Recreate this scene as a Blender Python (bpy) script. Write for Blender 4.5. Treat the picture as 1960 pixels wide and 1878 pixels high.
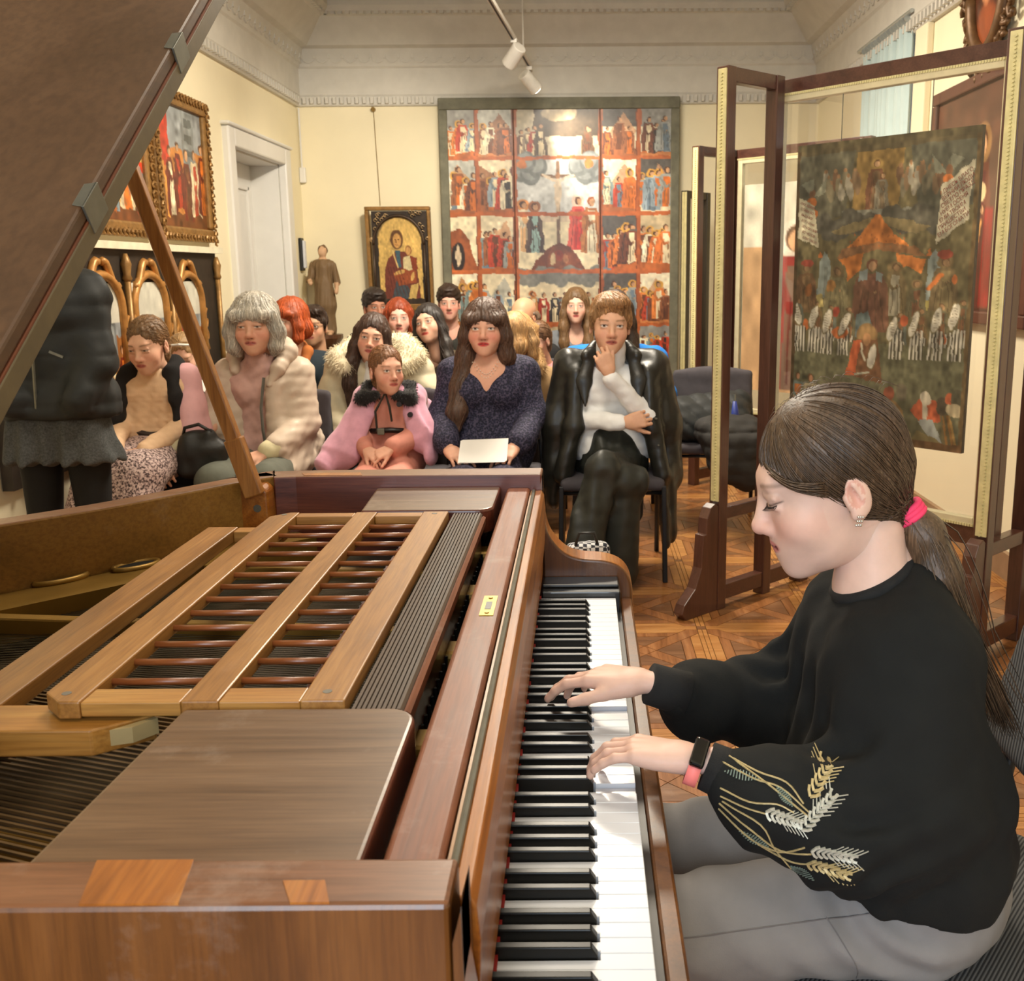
import bpy, bmesh, math, random
import numpy as np
from mathutils import Matrix, Vector

for o in list(bpy.data.objects):
    bpy.data.objects.remove(o, do_unlink=True)
scene = bpy.context.scene
COL = scene.collection

# ------------------------------------------------------------------ camera
FPX, YAW, PITCH, ROLL = 1924.66, -.00066, .19668, -.00737      # focal length in pixels of a 1960 wide frame
CAM = Vector((-.0661, -1.1016, 1.3800))
PPX, PPY = 1115.33, 902.63                                      # principal point (the photograph is a crop)
cd = bpy.data.cameras.new('camera')
cam = bpy.data.objects.new('camera', cd)
COL.objects.link(cam)
_f = Vector((-math.sin(YAW)*math.cos(PITCH), math.cos(YAW)*math.cos(PITCH), -math.sin(PITCH)))
_r = Vector((math.cos(YAW), math.sin(YAW), 0))
_u = _r.cross(_f)
_r2 = math.cos(ROLL)*_r + math.sin(ROLL)*_u
_u2 = -math.sin(ROLL)*_r + math.cos(ROLL)*_u
M = Matrix.Identity(4)
for i in range(3):
    M[i][0], M[i][1], M[i][2], M[i][3] = _r2[i], _u2[i], -_f[i], CAM[i]
cam.matrix_world = M
cd.sensor_fit = 'HORIZONTAL'
cd.sensor_width = 36.0
cd.lens = FPX*36.0/1960.0
cd.shift_x = -(PPX-980.0)/1960.0
cd.shift_y = -(939.0-PPY)/1960.0
cd.clip_start = .02
cd.dof.use_dof = True
cd.dof.focus_distance = 1.75
cd.dof.aperture_fstop = 14.0
scene.camera = cam

# ------------------------------------------------------------------ world, light, exposure
w = bpy.data.worlds.new('world'); scene.world = w
w.use_nodes = True
bg = w.node_tree.nodes['Background']
bg.inputs[0].default_value = (.72, .82, 1.0, 1)
bg.inputs[1].default_value = 1.0
vs = scene.view_settings
vs.view_transform = 'Standard'
vs.look = 'None'
vs.gamma = 1.0
vs.use_curve_mapping = False
vs.exposure = 0.0

def area_light(name, loc, rot, sx, sy, power, color, spread=math.pi):
    l = bpy.data.lights.new(name, 'AREA')
    l.shape = 'RECTANGLE'; l.size = sx; l.size_y = sy
    l.energy = power; l.color = color; l.spread = spread
    o = bpy.data.objects.new(name, l); COL.objects.link(o)
    o.location = loc; o.rotation_euler = rot
    return o
# daylight entering by the window behind the photographer
area_light('window_daylight', (-.55, -2.93, 1.75), (math.radians(90), 0, 0), 1.3, 1.9, 84, (.74, .87, 1.0))
# added unseen ceiling lamps for general light (fittings in the room section)
FILL_LAMPS = [(-.25, -1.2), (-.25, 1.6), (-.25, 4.4)]
for (lx, ly), pw in zip(FILL_LAMPS, (20, 46, 165)):
    area_light('ceiling_fill_light', (lx, ly, 3.22), (0, 0, 0), .9, .9, pw, (1.0, .895, .73))
# ------------------------------------------------------------------ helpers
def lin(c):
    c = c/255.0
    return c/12.92 if c <= .04045 else ((c+.055)/1.055)**2.4
def rgb(r, g, b):
    return (lin(r), lin(g), lin(b))
def nlin(a):
    a = np.asarray(a, float)/255.0
    return np.where(a <= .04045, a/12.92, ((a+.055)/1.055)**2.4)

MATS = {}
def _new(name):
    m = bpy.data.materials.new(name); m.use_nodes = True
    nt = m.node_tree; b = nt.nodes['Principled BSDF']
    return m, nt, b
def _lnk(nt, a, ao, b, bi):
    nt.links.new(a.outputs[ao], b.inputs[bi])
def _coords(nt, scale=(1, 1, 1), kind='Object', rot=(0, 0, 0)):
    tc = nt.nodes.new('ShaderNodeTexCoord'); mp = nt.nodes.new('ShaderNodeMapping')
    mp.inputs['Scale'].default_value = scale; mp.inputs['Rotation'].default_value = rot
    _lnk(nt, tc, kind, mp, 'Vector')
    return mp
def _noise(nt, vec, scale, detail=4, rough=.55, dist=0.0):
    n = nt.nodes.new('ShaderNodeTexNoise')
    n.inputs['Scale'].default_value = scale; n.inputs['Detail'].default_value = detail
    n.inputs['Roughness'].default_value = rough; n.inputs['Distortion'].default_value = dist
    if vec: _lnk(nt, vec, 0, n, 'Vector')
    return n
def _ramp(nt, src, out, stops):
    r = nt.nodes.new('ShaderNodeValToRGB'); e = r.color_ramp.elements
    while len(e) < len(stops): e.new(.5)
    for k, (p, c) in enumerate(stops):
        e[k].position = p; e[k].color = (*c, 1)
    _lnk(nt, src, out, r, 'Fac')
    return r
def _bump(nt, b, src, out, strength, dist=.002):
    n = nt.nodes.new('ShaderNodeBump')
    n.inputs['Strength'].default_value = strength; n.inputs['Distance'].default_value = dist
    _lnk(nt, src, out, n, 'Height'); _lnk(nt, n, 'Normal', b, 'Normal')
    return n
def plain(name, col, rough=.6, metal=0.0, var=.12, vscale=14, bump=0.0, bscale=120, spec=.5, coat=0, sheen=0, trans=0, kind='Object', sss=0):
    """colour with a slight procedural variation"""
    if name in MATS: return MATS[name]
    m, nt, b = _new(name)
    mp = _coords(nt, kind=kind)
    n = _noise(nt, mp, vscale)
    c0 = tuple(max(0, c*(1-var)) for c in col); c1 = tuple(min(1, c*(1+var)) for c in col)
    r = _ramp(nt, n, 'Fac', [(.3, c0), (.7, c1)])
    _lnk(nt, r, 'Color', b, 'Base Color')
    b.inputs['Roughness'].default_value = rough; b.inputs['Metallic'].default_value = metal
    b.inputs['Specular IOR Level'].default_value = spec
    b.inputs['Coat Weight'].default_value = coat
    b.inputs['Sheen Weight'].default_value = sheen
    b.inputs['Transmission Weight'].default_value = trans
    if sss:
        b.inputs['Subsurface Weight'].default_value = sss
        b.inputs['Subsurface Radius'].default_value = (.9, .35, .2)
        b.inputs['Subsurface Scale'].default_value = .006
    if bump:
        n2 = _noise(nt, mp, bscale, 5)
        _bump(nt, b, n2, 'Fac', bump)
    MATS[name] = m
    return m
def wood(name, dark, mid, light, axis='y', scale=1.0, rough=.42, coat=.25, wear=0.0, stretch=14, wear_glare_col=(.62, .55, .48), bump=.12):
    """grain stretched along one axis, with fine pores and optional rubbed wear, doubling as glare on the piano tops"""
    if name in MATS: return MATS[name]
    m, nt, b = _new(name)
    s = [stretch, stretch, stretch]; s['xyz'.index(axis)] = 1.0
    mp = _coords(nt, tuple(v*scale for v in s))
    n1 = _noise(nt, mp, 2.2, 8, .62, .9)
    r1 = _ramp(nt, n1, 'Fac', [(.28, dark), (.5, mid), (.74, light)])
    s2 = [90, 90, 90]; s2['xyz'.index(axis)] = 4.0
    mp2 = _coords(nt, tuple(v*scale for v in s2))
    n2 = _noise(nt, mp2, 3.0, 3, .6)
    r2 = _ramp(nt, n2, 'Fac', [(.35, (.68, .64, .6)), (.6, (1, 1, 1))])
    mx = nt.nodes.new('ShaderNodeMix'); mx.data_type = 'RGBA'; mx.blend_type = 'MULTIPLY'
    mx.inputs[0].default_value = .75
    nt.links.new(r1.outputs['Color'], mx.inputs[6]); nt.links.new(r2.outputs['Color'], mx.inputs[7])
    col = mx.outputs[2]
    if wear:
        mp3 = _coords(nt, (1, 1, 1))
        n3 = _noise(nt, mp3, 9, 10, .72)
        r3 = _ramp(nt, n3, 'Fac', [(.60-.1*wear, (0, 0, 0)), (.74, (1, 1, 1))])
        mx2 = nt.nodes.new('ShaderNodeMix'); mx2.data_type = 'RGBA'
        mm = nt.nodes.new('ShaderNodeMath'); mm.operation = 'MULTIPLY'; mm.inputs[1].default_value = .45*wear
        nt.links.new(r3.outputs['Color'], mm.inputs[0]); nt.links.new(mm.outputs[0], mx2.inputs[0])
        nt.links.new(col, mx2.inputs[6]); mx2.inputs[7].default_value = (*wear_glare_col, 1)
        col = mx2.outputs[2]
    nt.links.new(col, b.inputs['Base Color'])
    rr = _ramp(nt, n1, 'Fac', [(.2, (rough*.8,)*3), (.8, (min(1, rough*1.25),)*3)])
    _lnk(nt, rr, 'Color', b, 'Roughness')
    b.inputs['Coat Weight'].default_value = coat; b.inputs['Coat Roughness'].default_value = .22
    _bump(nt, b, n2, 'Fac', bump, .0008)
    MATS[name] = m
    return m
def vcol(name, rough=.6, spec=.4, sss=0.0, bump=0.0, bscale=300, coat=0, sheen=0, metal=0, bstretch=(1, 1, 1)):
    """takes its colour from the mesh's own colour layer"""
    if name in MATS: return MATS[name]
    m, nt, b = _new(name)
    a = nt.nodes.new('ShaderNodeVertexColor'); a.layer_name = 'Col'
    mp = _coords(nt)
    n = _noise(nt, mp, 60, 3)
    r = _ramp(nt, n, 'Fac', [(.3, (.93, .93, .93)), (.7, (1, 1, 1))])
    mx = nt.nodes.new('ShaderNodeMix'); mx.data_type = 'RGBA'; mx.blend_type = 'MULTIPLY'; mx.inputs[0].default_value = 1
    nt.links.new(a.outputs['Color'], mx.inputs[6]); nt.links.new(r.outputs['Color'], mx.inputs[7])
    nt.links.new(mx.outputs[2], b.inputs['Base Color'])
    b.inputs['Roughness'].default_value = rough; b.inputs['Specular IOR Level'].default_value = spec
    b.inputs['Coat Weight'].default_value = coat; b.inputs['Sheen Weight'].default_value = sheen
    b.inputs['Metallic'].default_value = metal
    if sss:
        b.inputs['Subsurface Weight'].default_value = sss
        b.inputs['Subsurface Radius'].default_value = (1.0, .35, .18)
        b.inputs['Subsurface Scale'].default_value = .008
    if bump:
        mp2 = _coords(nt, bstretch)
        n2 = _noise(nt, mp2, bscale, 4)
        _bump(nt, b, n2, 'Fac', bump, .001)
    MATS[name] = m
    return m
def emit(name, col, strength):
    if name in MATS: return MATS[name]
    m, nt, b = _new(name)
    b.inputs['Base Color'].default_value = (*col, 1)
    b.inputs['Emission Color'].default_value = (*col, 1); b.inputs['Emission Strength'].default_value = strength
    MATS[name] = m
    return m
def glass(name, rough=.02, tint=(1, 1, 1)):
    if name in MATS: return MATS[name]
    m = bpy.data.materials.new(name); m.use_nodes = True; nt = m.node_tree
    for n in list(nt.nodes): nt.nodes.remove(n)
    out = nt.nodes.new('ShaderNodeOutputMaterial')
    tr = nt.nodes.new('ShaderNodeBsdfTransparent'); tr.inputs[0].default_value = (*tint, 1)
    gl = nt.nodes.new('ShaderNodeBsdfGlossy'); gl.inputs['Roughness'].default_value = rough
    fr = nt.nodes.new('ShaderNodeFresnel'); fr.inputs[0].default_value = 1.45
    mx = nt.nodes.new('ShaderNodeMixShader')
    nt.links.new(fr.outputs[0], mx.inputs[0]); nt.links.new(tr.outputs[0], mx.inputs[1]); nt.links.new(gl.outputs[0], mx.inputs[2])
    nt.links.new(mx.outputs[0], out.inputs[0])
    MATS[name] = m
    return m

# ---- object plumbing
def empty(name, loc=(0, 0, 0), rz=0.0):
    o = bpy.data.objects.new(name, None); COL.objects.link(o)
    o.location = loc; o.rotation_euler = (0, 0, rz); o.empty_display_size = .05
    return o
def tag(o, label=None, cat=None, group=None, kind=None):
    if label: o['label'] = label
    if cat: o['category'] = cat
    if group: o['group'] = group
    if kind: o['kind'] = kind
    return o
def struct(o): o['kind'] = 'structure'; return o
def _inv(p):
    m = Matrix.Identity(4)
    while p is not None:
        m = Matrix.Translation(p.location) @ p.rotation_euler.to_matrix().to_4x4() if p.parent is None else m
        p = p.parent
    return m.inverted()
def link(o, parent=None, local=False):
    """children are modelled in world space (local=False) or in their parent's space"""
    COL.objects.link(o)
    if parent is not None:
        o.parent = parent
        if not local:
            root = parent
            while root.parent is not None: root = root.parent
            if parent is root:
                o.matrix_parent_inverse = _inv(root)
            else:
                # parent is itself modelled in world space with an identity world matrix
                o.matrix_parent_inverse = Matrix.Identity(4)
    return o
def mesh_obj(name, V, F, mat, parent=None, local=False, smooth=False, cols=None, bevel=0.0, seg=2, angle=None):
    me = bpy.data.meshes.new(name)
    if isinstance(F, np.ndarray) and len(F):
        V = np.asarray(V, np.float32)
        n = F.shape[1]
        me.vertices.add(len(V)); me.vertices.foreach_set('co', V.ravel())
        me.loops.add(F.size); me.loops.foreach_set('vertex_index', F.astype(np.int32).ravel())
        me.polygons.add(len(F))
        me.polygons.foreach_set('loop_start', np.arange(0, F.size, n, dtype=np.int32))
        me.polygons.foreach_set('loop_total', np.full(len(F), n, np.int32))
        me.update(calc_edges=True)
    else:
        me.from_pydata([tuple(v) for v in V], [], F); me.update()
    if cols is not None:
        a = me.color_attributes.new('Col', 'FLOAT_COLOR', 'POINT')
        cc = np.ones((len(me.vertices), 4), np.float32); cc[:, :3] = cols
        a.data.foreach_set('color', cc.ravel())
    if smooth:
        me.polygons.foreach_set('use_smooth', np.ones(len(me.polygons), bool))
    if mat: me.materials.append(mat)
    o = bpy.data.objects.new(name, me)
    link(o, parent, local)
    if bevel:
        b = o.modifiers.new('bevel', 'BEVEL'); b.width = bevel; b.segments = seg; b.limit_method = 'ANGLE'
        b.angle_limit = math.radians(35)
    return o
class MB:
    """collects simple shapes into one mesh"""
    def __init__(s): s.V = []; s.F = []
    def add(s, V, F):
        o = len(s.V); s.V += [tuple(v) for v in V]; s.F += [tuple(i+o for i in f) for f in F]; return s
    def box(s, x0, x1, y0, y1, z0, z1):
        V = [(x, y, z) for z in (z0, z1) for y in (y0, y1) for x in (x0, x1)]
        return s.add(V, [(0, 2, 3, 1), (4, 5, 7, 6), (0, 1, 5, 4), (2, 6, 7, 3), (0, 4, 6, 2), (1, 3, 7, 5)])
    def obox(s, c, ax, ay, az, hx, hy, hz):
        c = Vector(c); ax, ay, az = Vector(ax).normalized(), Vector(ay).normalized(), Vector(az).normalized()
        V = [c+ax*(sx*hx)+ay*(sy*hy)+az*(sz*hz) for sz in (-1, 1) for sy in (-1, 1) for sx in (-1, 1)]
        return s.add(V, [(0, 2, 3, 1), (4, 5, 7, 6), (0, 1, 5, 4), (2, 6, 7, 3), (0, 4, 6, 2), (1, 3, 7, 5)])
    def bar(s, a, b, w, h, up=(0, 0, 1)):
        a, b = Vector(a), Vector(b); d = (b-a); L = d.length; d.normalize()
        u = Vector(up); r = d.cross(u)
        if r.length < 1e-5: r = d.cross(Vector((0, 1, 0)))
        r.normalize(); u = r.cross(d)
        return s.obox((a+b)/2, d, r, u, L/2, w/2, h/2)
    def prism(s, poly, a0, a1, axis='z'):
        n = len(poly)
        def P(p, t):
            if axis == 'z': return (p[0], p[1], t)
            if axis == 'y': return (p[0], t, p[1])
            return (t, p[0], p[1])
        V = [P(p, a0) for p in poly]+[P(p, a1) for p in poly]
        F = [tuple(range(n))[::-1], tuple(range(n, 2*n))]+[(i, (i+1) % n, n+(i+1) % n, n+i) for i in range(n)]
        return s.add(V, F)
    def cyl(s, a, b, r0, r1=None, n=10, caps=True):
        r1 = r0 if r1 is None else r1
        a, b = Vector(a), Vector(b); d = (b-a).normalized()
        u = d.orthogonal().normalized(); v = d.cross(u)
        V = []
        for p, r in ((a, r0), (b, r1)):
            V += [p+u*(r*math.cos(2*math.pi*i/n))+v*(r*math.sin(2*math.pi*i/n)) for i in range(n)]
        F = [(i, (i+1) % n, n+(i+1) % n, n+i) for i in range(n)]
        if caps: F += [tuple(range(n))[::-1], tuple(range(n, 2*n))]
        return s.add(V, F)
    def tube(s, pts, r, n=8):
        pts = [Vector(p) for p in pts]; rs = r if isinstance(r, (list, tuple)) else [r]*len(pts)
        V = []; u = None
        for k, p in enumerate(pts):
            d = (pts[min(k+1, len(pts)-1)]-pts[max(k-1, 0)]).normalized()
            u = d.orthogonal().normalized() if u is None else (u-d*u.dot(d)).normalized()
            v = d.cross(u)
            V += [p+u*(rs[k]*math.cos(2*math.pi*i/n))+v*(rs[k]*math.sin(2*math.pi*i/n)) for i in range(n)]
        F = []
        for k in range(len(pts)-1):
            F += [(k*n+i, k*n+(i+1) % n, (k+1)*n+(i+1) % n, (k+1)*n+i) for i in range(n)]
        m = (len(pts)-1)*n
        F += [tuple(range(n))[::-1], tuple(range(m, m+n))]
        return s.add(V, F)
    def lathe(s, prof, c=(0, 0, 0), n=24):
        V = []; c = Vector(c)
        for r, z in prof:
            V += [(c.x+r*math.cos(2*math.pi*i/n), c.y+r*math.sin(2*math.pi*i/n), c.z+z) for i in range(n)]
        F = []
        for k in range(len(prof)-1):
            F += [(k*n+i, k*n+(i+1) % n, (k+1)*n+(i+1) % n, (k+1)*n+i) for i in range(n)]
        m = (len(prof)-1)*n
        F += [tuple(range(n))[::-1], tuple(range(m, m+n))]
        return s.add(V, F)
    def loft(s, rings, close=True):
        n = len(rings[0]); V = [p for r in rings for p in r]; F = []
        for k in range(len(rings)-1):
            F += [(k*n+i, k*n+(i+1) % n, (k+1)*n+(i+1) % n, (k+1)*n+i) for i in range(n)]
        if close:
            m = (len(rings)-1)*n
            F += [tuple(range(n))[::-1], tuple(range(m, m+n))]
        return s.add(V, F)
    def build(s, name, mat, parent=None, local=False, smooth=False, bevel=0.0, seg=2):
        return mesh_obj(name, s.V, s.F, mat, parent, local, smooth, None, bevel, seg)
def copy_tree(o, parent=None):
    c = o.copy(); COL.objects.link(c)
    if parent is not None:
        mpi = o.matrix_parent_inverse.copy(); c.parent = parent; c.matrix_parent_inverse = mpi
    for ch in list(o.children): copy_tree(ch, c)
    return c

# ---- signed distance modelling (organic shapes): primitives are blended, then surfaced with surface nets
def rot(ax=0, ay=0, az=0):
    cx, sx, cy, sy, cz, sz = math.cos(ax), math.sin(ax), math.cos(ay), math.sin(ay), math.cos(az), math.sin(az)
    X = np.array([[1, 0, 0], [0, cx, -sx], [0, sx, cx]]); Y = np.array([[cy, 0, sy], [0, 1, 0], [-sy, 0, cy]]); Z = np.array([[cz, -sz, 0], [sz, cz, 0], [0, 0, 1]])
    return Z@Y@X
def cap(a, b, ra, rb=None, k=.02, lab=0, op='u', flat=None):
    """tapered capsule; flat=(axis vector, factor) squashes the section along an axis"""
    return dict(t='cap', a=np.array(a, float), b=np.array(b, float), ra=ra, rb=ra if rb is None else rb, k=k, lab=lab, op=op, flat=flat)
def ell(c, r, R=None, k=.02, lab=0, op='u'):
    return dict(t='ell', c=np.array(c, float), r=np.array(r, float), R=R, k=k, lab=lab, op=op)
def rbox(c, h, rr, R=None, k=.01, lab=0, op='u'):
    return dict(t='box', c=np.array(c, float), h=np.array(h, float), rr=rr, R=R, k=k, lab=lab, op=op)
def chain(pts, rs, k=.015, lab=0, flat=None):
    rs = rs if isinstance(rs, (list, tuple)) else [rs]*len(pts)
    return [cap(pts[i], pts[i+1], rs[i], rs[i+1], k, lab, 'u', flat) for i in range(len(pts)-1)]
def half(p, n, k=.004, op='i', c=None, rad=None):
    """keep the side where (x-p).n < 0 (optionally only within rad of c)"""
    return dict(t='half', p=np.array(p, float), n=np.array(n, float)/np.linalg.norm(n), k=k, lab=0, op=op, c=c, rad=rad)
def _bb(p, m):
    if p['t'] == 'cap':
        r = max(p['ra'], p['rb'])+m
        return np.minimum(p['a'], p['b'])-r, np.maximum(p['a'], p['b'])+r
    if p['t'] == 'ell':
        r = p['r'] if p['R'] is None else np.sqrt((p['R']**2)@(p['r']**2))
        return p['c']-r-m, p['c']+r+m
    if p['t'] == 'box':
        r = p['h'] if p['R'] is None else np.abs(p['R'])@p['h']
        return p['c']-r-m, p['c']+r+m
    return None
def _dist(p, X, Y, Z):
    if p['t'] == 'cap':
        a, d = p['a'], p['b']-p['a']; L = d@d+1e-12
        qx, qy, qz = X-a[0], Y-a[1], Z-a[2]
        t = np.clip((qx*d[0]+qy*d[1]+qz*d[2])/L, 0, 1)
        ex, ey, ez = qx-t*d[0], qy-t*d[1], qz-t*d[2]
        r = p['ra']+(p['rb']-p['ra'])*t
        if p['flat'] is not None:
            ax, fa = p['flat']; ax = np.asarray(ax, float); ax = ax/np.linalg.norm(ax)
            s = ex*ax[0]+ey*ax[1]+ez*ax[2]; g = 1/fa-1
            ex, ey, ez = ex+ax[0]*s*g, ey+ax[1]*s*g, ez+ax[2]*s*g
        return np.sqrt(ex*ex+ey*ey+ez*ez)-r
    if p['t'] == 'half':
        return (X-p['p'][0])*p['n'][0]+(Y-p['p'][1])*p['n'][1]+(Z-p['p'][2])*p['n'][2]
    qx, qy, qz = X-p['c'][0], Y-p['c'][1], Z-p['c'][2]
    if p['R'] is not None:
        R = p['R']
        qx, qy, qz = (R[0, 0]*qx+R[1, 0]*qy+R[2, 0]*qz, R[0, 1]*qx+R[1, 1]*qy+R[2, 1]*qz, R[0, 2]*qx+R[1, 2]*qy+R[2, 2]*qz)
    if p['t'] == 'ell':
        r = p['r']
        k0 = np.sqrt((qx/r[0])**2+(qy/r[1])**2+(qz/r[2])**2)
        k1 = np.sqrt((qx/r[0]**2)**2+(qy/r[1]**2)**2+(qz/r[2]**2)**2)+1e-9
        return k0*(k0-1)/k1
    h = p['h']-p['rr']
    ax, ay, az = np.abs(qx)-h[0], np.abs(qy)-h[1], np.abs(qz)-h[2]
    o = np.sqrt(np.maximum(ax, 0)**2+np.maximum(ay, 0)**2+np.maximum(az, 0)**2)
    return o+np.minimum(np.maximum(ax, np.maximum(ay, az)), 0)-p['rr']
def sdf_surface(prims, res, disp=None):
    """returns verts, quads, labels"""
    lo = np.full(3, 1e9); hi = -lo
    for p in prims:
        if p['op'] == 'u':
            a, b = _bb(p, .004); lo = np.minimum(lo, a); hi = np.maximum(hi, b)
    lo = lo-3*res; hi = hi+3*res
    n = np.ceil((hi-lo)/res).astype(int)+1
    ax = [(lo[i]+res*np.arange(n[i])).astype(np.float32) for i in range(3)]
    F = np.full(n, .25, np.float32); Lb = np.zeros(n, np.int16)
    for p in prims:
        m = max(4*res, 1.6*p['k'])
        if p['t'] == 'half':
            if p['c'] is not None:
                a, b = np.array(p['c'])-p['rad'], np.array(p['c'])+p['rad']
            else: a, b = lo, hi
        else: a, b = _bb(p, m)
        i0 = np.clip(np.floor((a-lo)/res).astype(int), 0, n-1); i1 = np.clip(np.ceil((b-lo)/res).astype(int)+1, 1, n)
        if np.any(i1 <= i0): continue
        sl = tuple(slice(i0[i], i1[i]) for i in range(3))
        d = _dist(p, ax[0][sl[0]][:, None, None], ax[1][sl[1]][None, :, None], ax[2][sl[2]][None, None, :]).astype(np.float32)
        f = F[sl]; k = max(p['k'], 1e-5)
        if p['op'] == 'u':
            Lb[sl] = np.where(d < f, p['lab'], Lb[sl])
            h = np.clip(.5+.5*(f-d)/k, 0, 1)
            F[sl] = f*(1-h)+d*h-k*h*(1-h)
        else:
            if p['op'] == 's': d = -d
            h = np.clip(.5-.5*(f-d)/k, 0, 1)
            F[sl] = f*(1-h)+d*h+k*h*(1-h)
            if p['lab']: Lb[sl] = np.where(d > f-k*.5, p['lab'], Lb[sl])
    if disp is not None:
        band = np.abs(F) < .03
        idx = np.argwhere(band)
        P = lo+idx*res
        F[band] += disp(P).astype(np.float32)
    S = F < 0
    c = [S[:-1, :-1, :-1], S[1:, :-1, :-1], S[:-1, 1:, :-1], S[1:, 1:, :-1], S[:-1, :-1, 1:], S[1:, :-1, 1:], S[:-1, 1:, 1:], S[1:, 1:, 1:]]
    cnt = sum(x.astype(np.int8) for x in c)
    act = np.argwhere((cnt > 0) & (cnt < 8))
    off = np.array([[i & 1, (i >> 1) & 1, (i >> 2) & 1] for i in range(8)])
    vals = np.stack([F[act[:, 0]+o[0], act[:, 1]+o[1], act[:, 2]+o[2]] for o in off], 1)
    E = [(0, 1), (2, 3), (4, 5), (6, 7), (0, 2), (1, 3), (4, 6), (5, 7), (0, 4), (1, 5), (2, 6), (3, 7)]
    acc = np.zeros((len(act), 3)); num = np.zeros(len(act))
    for a, b in E:
        va, vb = vals[:, a], vals[:, b]; x = (va < 0) != (vb < 0)
        t = np.where(x, va/np.where(x, va-vb, 1), 0)
        acc += np.where(x[:, None], off[a]+t[:, None]*(off[b]-off[a]), 0); num += x
    V = lo+(act+acc/num[:, None])*res
    vid = np.full(np.array(F.shape)-1, -1, np.int32); vid[act[:, 0], act[:, 1], act[:, 2]] = np.arange(len(act))
    Q = []
    for axn in range(3):
        o1, o2 = [(1, 2), (2, 0), (0, 1)][axn]
        s0 = [slice(1, -1)]*3; s1 = [slice(1, -1)]*3
        s0[axn] = slice(0, -1); s1[axn] = slice(1, None)
        A, B = S[tuple(s0)], S[tuple(s1)]
        e = np.argwhere(A != B)
        if not len(e): continue
        base = e.copy()
        for q in range(3):
            if q != axn: base[:, q] += 1
        def g(d1, d2):
            z = base.copy(); z[:, o1] -= d1; z[:, o2] -= d2
            return vid[z[:, 0], z[:, 1], z[:, 2]]
        q = np.stack([g(1, 1), g(0, 1), g(0, 0), g(1, 0)], 1)
        flip = ~A[e[:, 0], e[:, 1], e[:, 2]]
        q[flip] = q[flip][:, ::-1]
        Q.append(q)
    Q = np.concatenate(Q); Q = Q[(Q >= 0).all(1)]
    L = Lb[act[:, 0]+(acc[:, 0]/num > .5), act[:, 1]+(acc[:, 1]/num > .5), act[:, 2]+(acc[:, 2]/num > .5)]
    return V, Q, L
def wobble(amp, freq, seed=0, stretch=(1, 1, 1)):
    """smooth pseudo noise used as cloth folds"""
    rs = np.random.RandomState(seed)
    K = rs.normal(size=(9, 3))*freq*np.array(stretch); ph = rs.uniform(0, 6.28, 9); w_ = rs.uniform(.5, 1, 9)
    def f(P):
        s = 0
        for i in range(9): s = s+w_[i]*np.sin(P@K[i]+ph[i])
        return amp*s/3.2
    return f
def join_parts(parts):
    Vs, Fs, Cs = [], [], []; o = 0
    for V, F, C_ in parts:
        Vs.append(V); Fs.append(F+o); Cs.append(np.broadcast_to(C_, (len(V), 3))); o += len(V)
    return np.concatenate(Vs), np.concatenate(Fs), np.concatenate(Cs)
def sdf_obj(name, prims, res, mat, parent=None, disp=None, col=None, local=False):
    V, Q, L = sdf_surface(prims, res, disp)
    cols = None
    if col is not None:
        cols = nlin(np.array([col[i] for i in L])) if isinstance(col, dict) else col(V, L)
    return mesh_obj(name, V, Q, mat, parent, local, True, cols)
# ------------------------------------------------------------------ the room
XL, XR, YF, YB, ZC = -2.34, 1.86, -3.0, 7.4, 3.42
WALL = plain('cream_wall_paint', rgb(240, 229, 196), .75, var=.03, vscale=2.5, bump=.08, bscale=40)
WHITEP = plain('white_gloss_paint', rgb(226, 224, 218), .4, var=.03, vscale=6, bump=.03)
CEIL = plain('ceiling_paint', rgb(196, 188, 164), .85, var=.03, vscale=2, bump=.05, bscale=30)
PLASTER = plain('cornice_plaster', rgb(208, 204, 194), .8, var=.05, vscale=9, bump=.15, bscale=60)
DARKSUB = plain('dark_subfloor', rgb(38, 24, 14), .9, var=.2)

m = MB(); m.box(XL-.3, XR+.3, YF-.3, YB+.3, -.12, -.012)
FLOOR = struct(m.build('floor', DARKSUB))
m = MB(); m.box(XL-.3, XR+.3, YF-.3, YB+.3, ZC, ZC+.15)
ceiling = struct(m.build('ceiling', CEIL))
for k, (a, b) in enumerate(((.55, .60), (.66, .68))):          # raised frame lines on the ceiling
    m = MB()
    m.box(XL+a, XR-a, YB-b, YB-a, ZC-.03, ZC+.01); m.box(XL+a, XR-a, YF+a, YF+b, ZC-.03, ZC+.01)
    m.box(XL+a, XL+b, YF+b, YB-b, ZC-.03, ZC+.01); m.box(XR-b, XR-a, YF+b, YB-b, ZC-.03, ZC+.01)
    m.build('ceiling_moulding', CEIL, ceiling)

def wall_x(name, x0, x1, y0, y1, hole):     # wall running along y, with an opening (ya, yb, za, zb)
    m = MB(); ya, yb, za, zb = hole
    m.box(x0, x1, y0, ya, 0, ZC); m.box(x0, x1, yb, y1, 0, ZC); m.box(x0, x1, ya, yb, zb, ZC)
    if za > 0: m.box(x0, x1, ya, yb, 0, za)
    return struct(m.build(name, WALL))
DOOR = (5.70, 6.86, 0, 2.20)
WIN = (4.95, 5.92, .85, 2.78)
wall_x('wall_left', XL-.3, XL, YF-.3, YB+.3, DOOR)
wall_x('wall_right', XR, XR+.3, YF-.3, YB+.3, WIN)
m = MB(); m.box(XL, XR, YB, YB+.3, 0, ZC); struct(m.build('wall_back', WALL))
m = MB()
WF = (-1.25, .15, .75, 2.75)
m.box(XL, WF[0], YF-.3, YF, 0, ZC); m.box(WF[1], XR, YF-.3, YF, 0, ZC)
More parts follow.
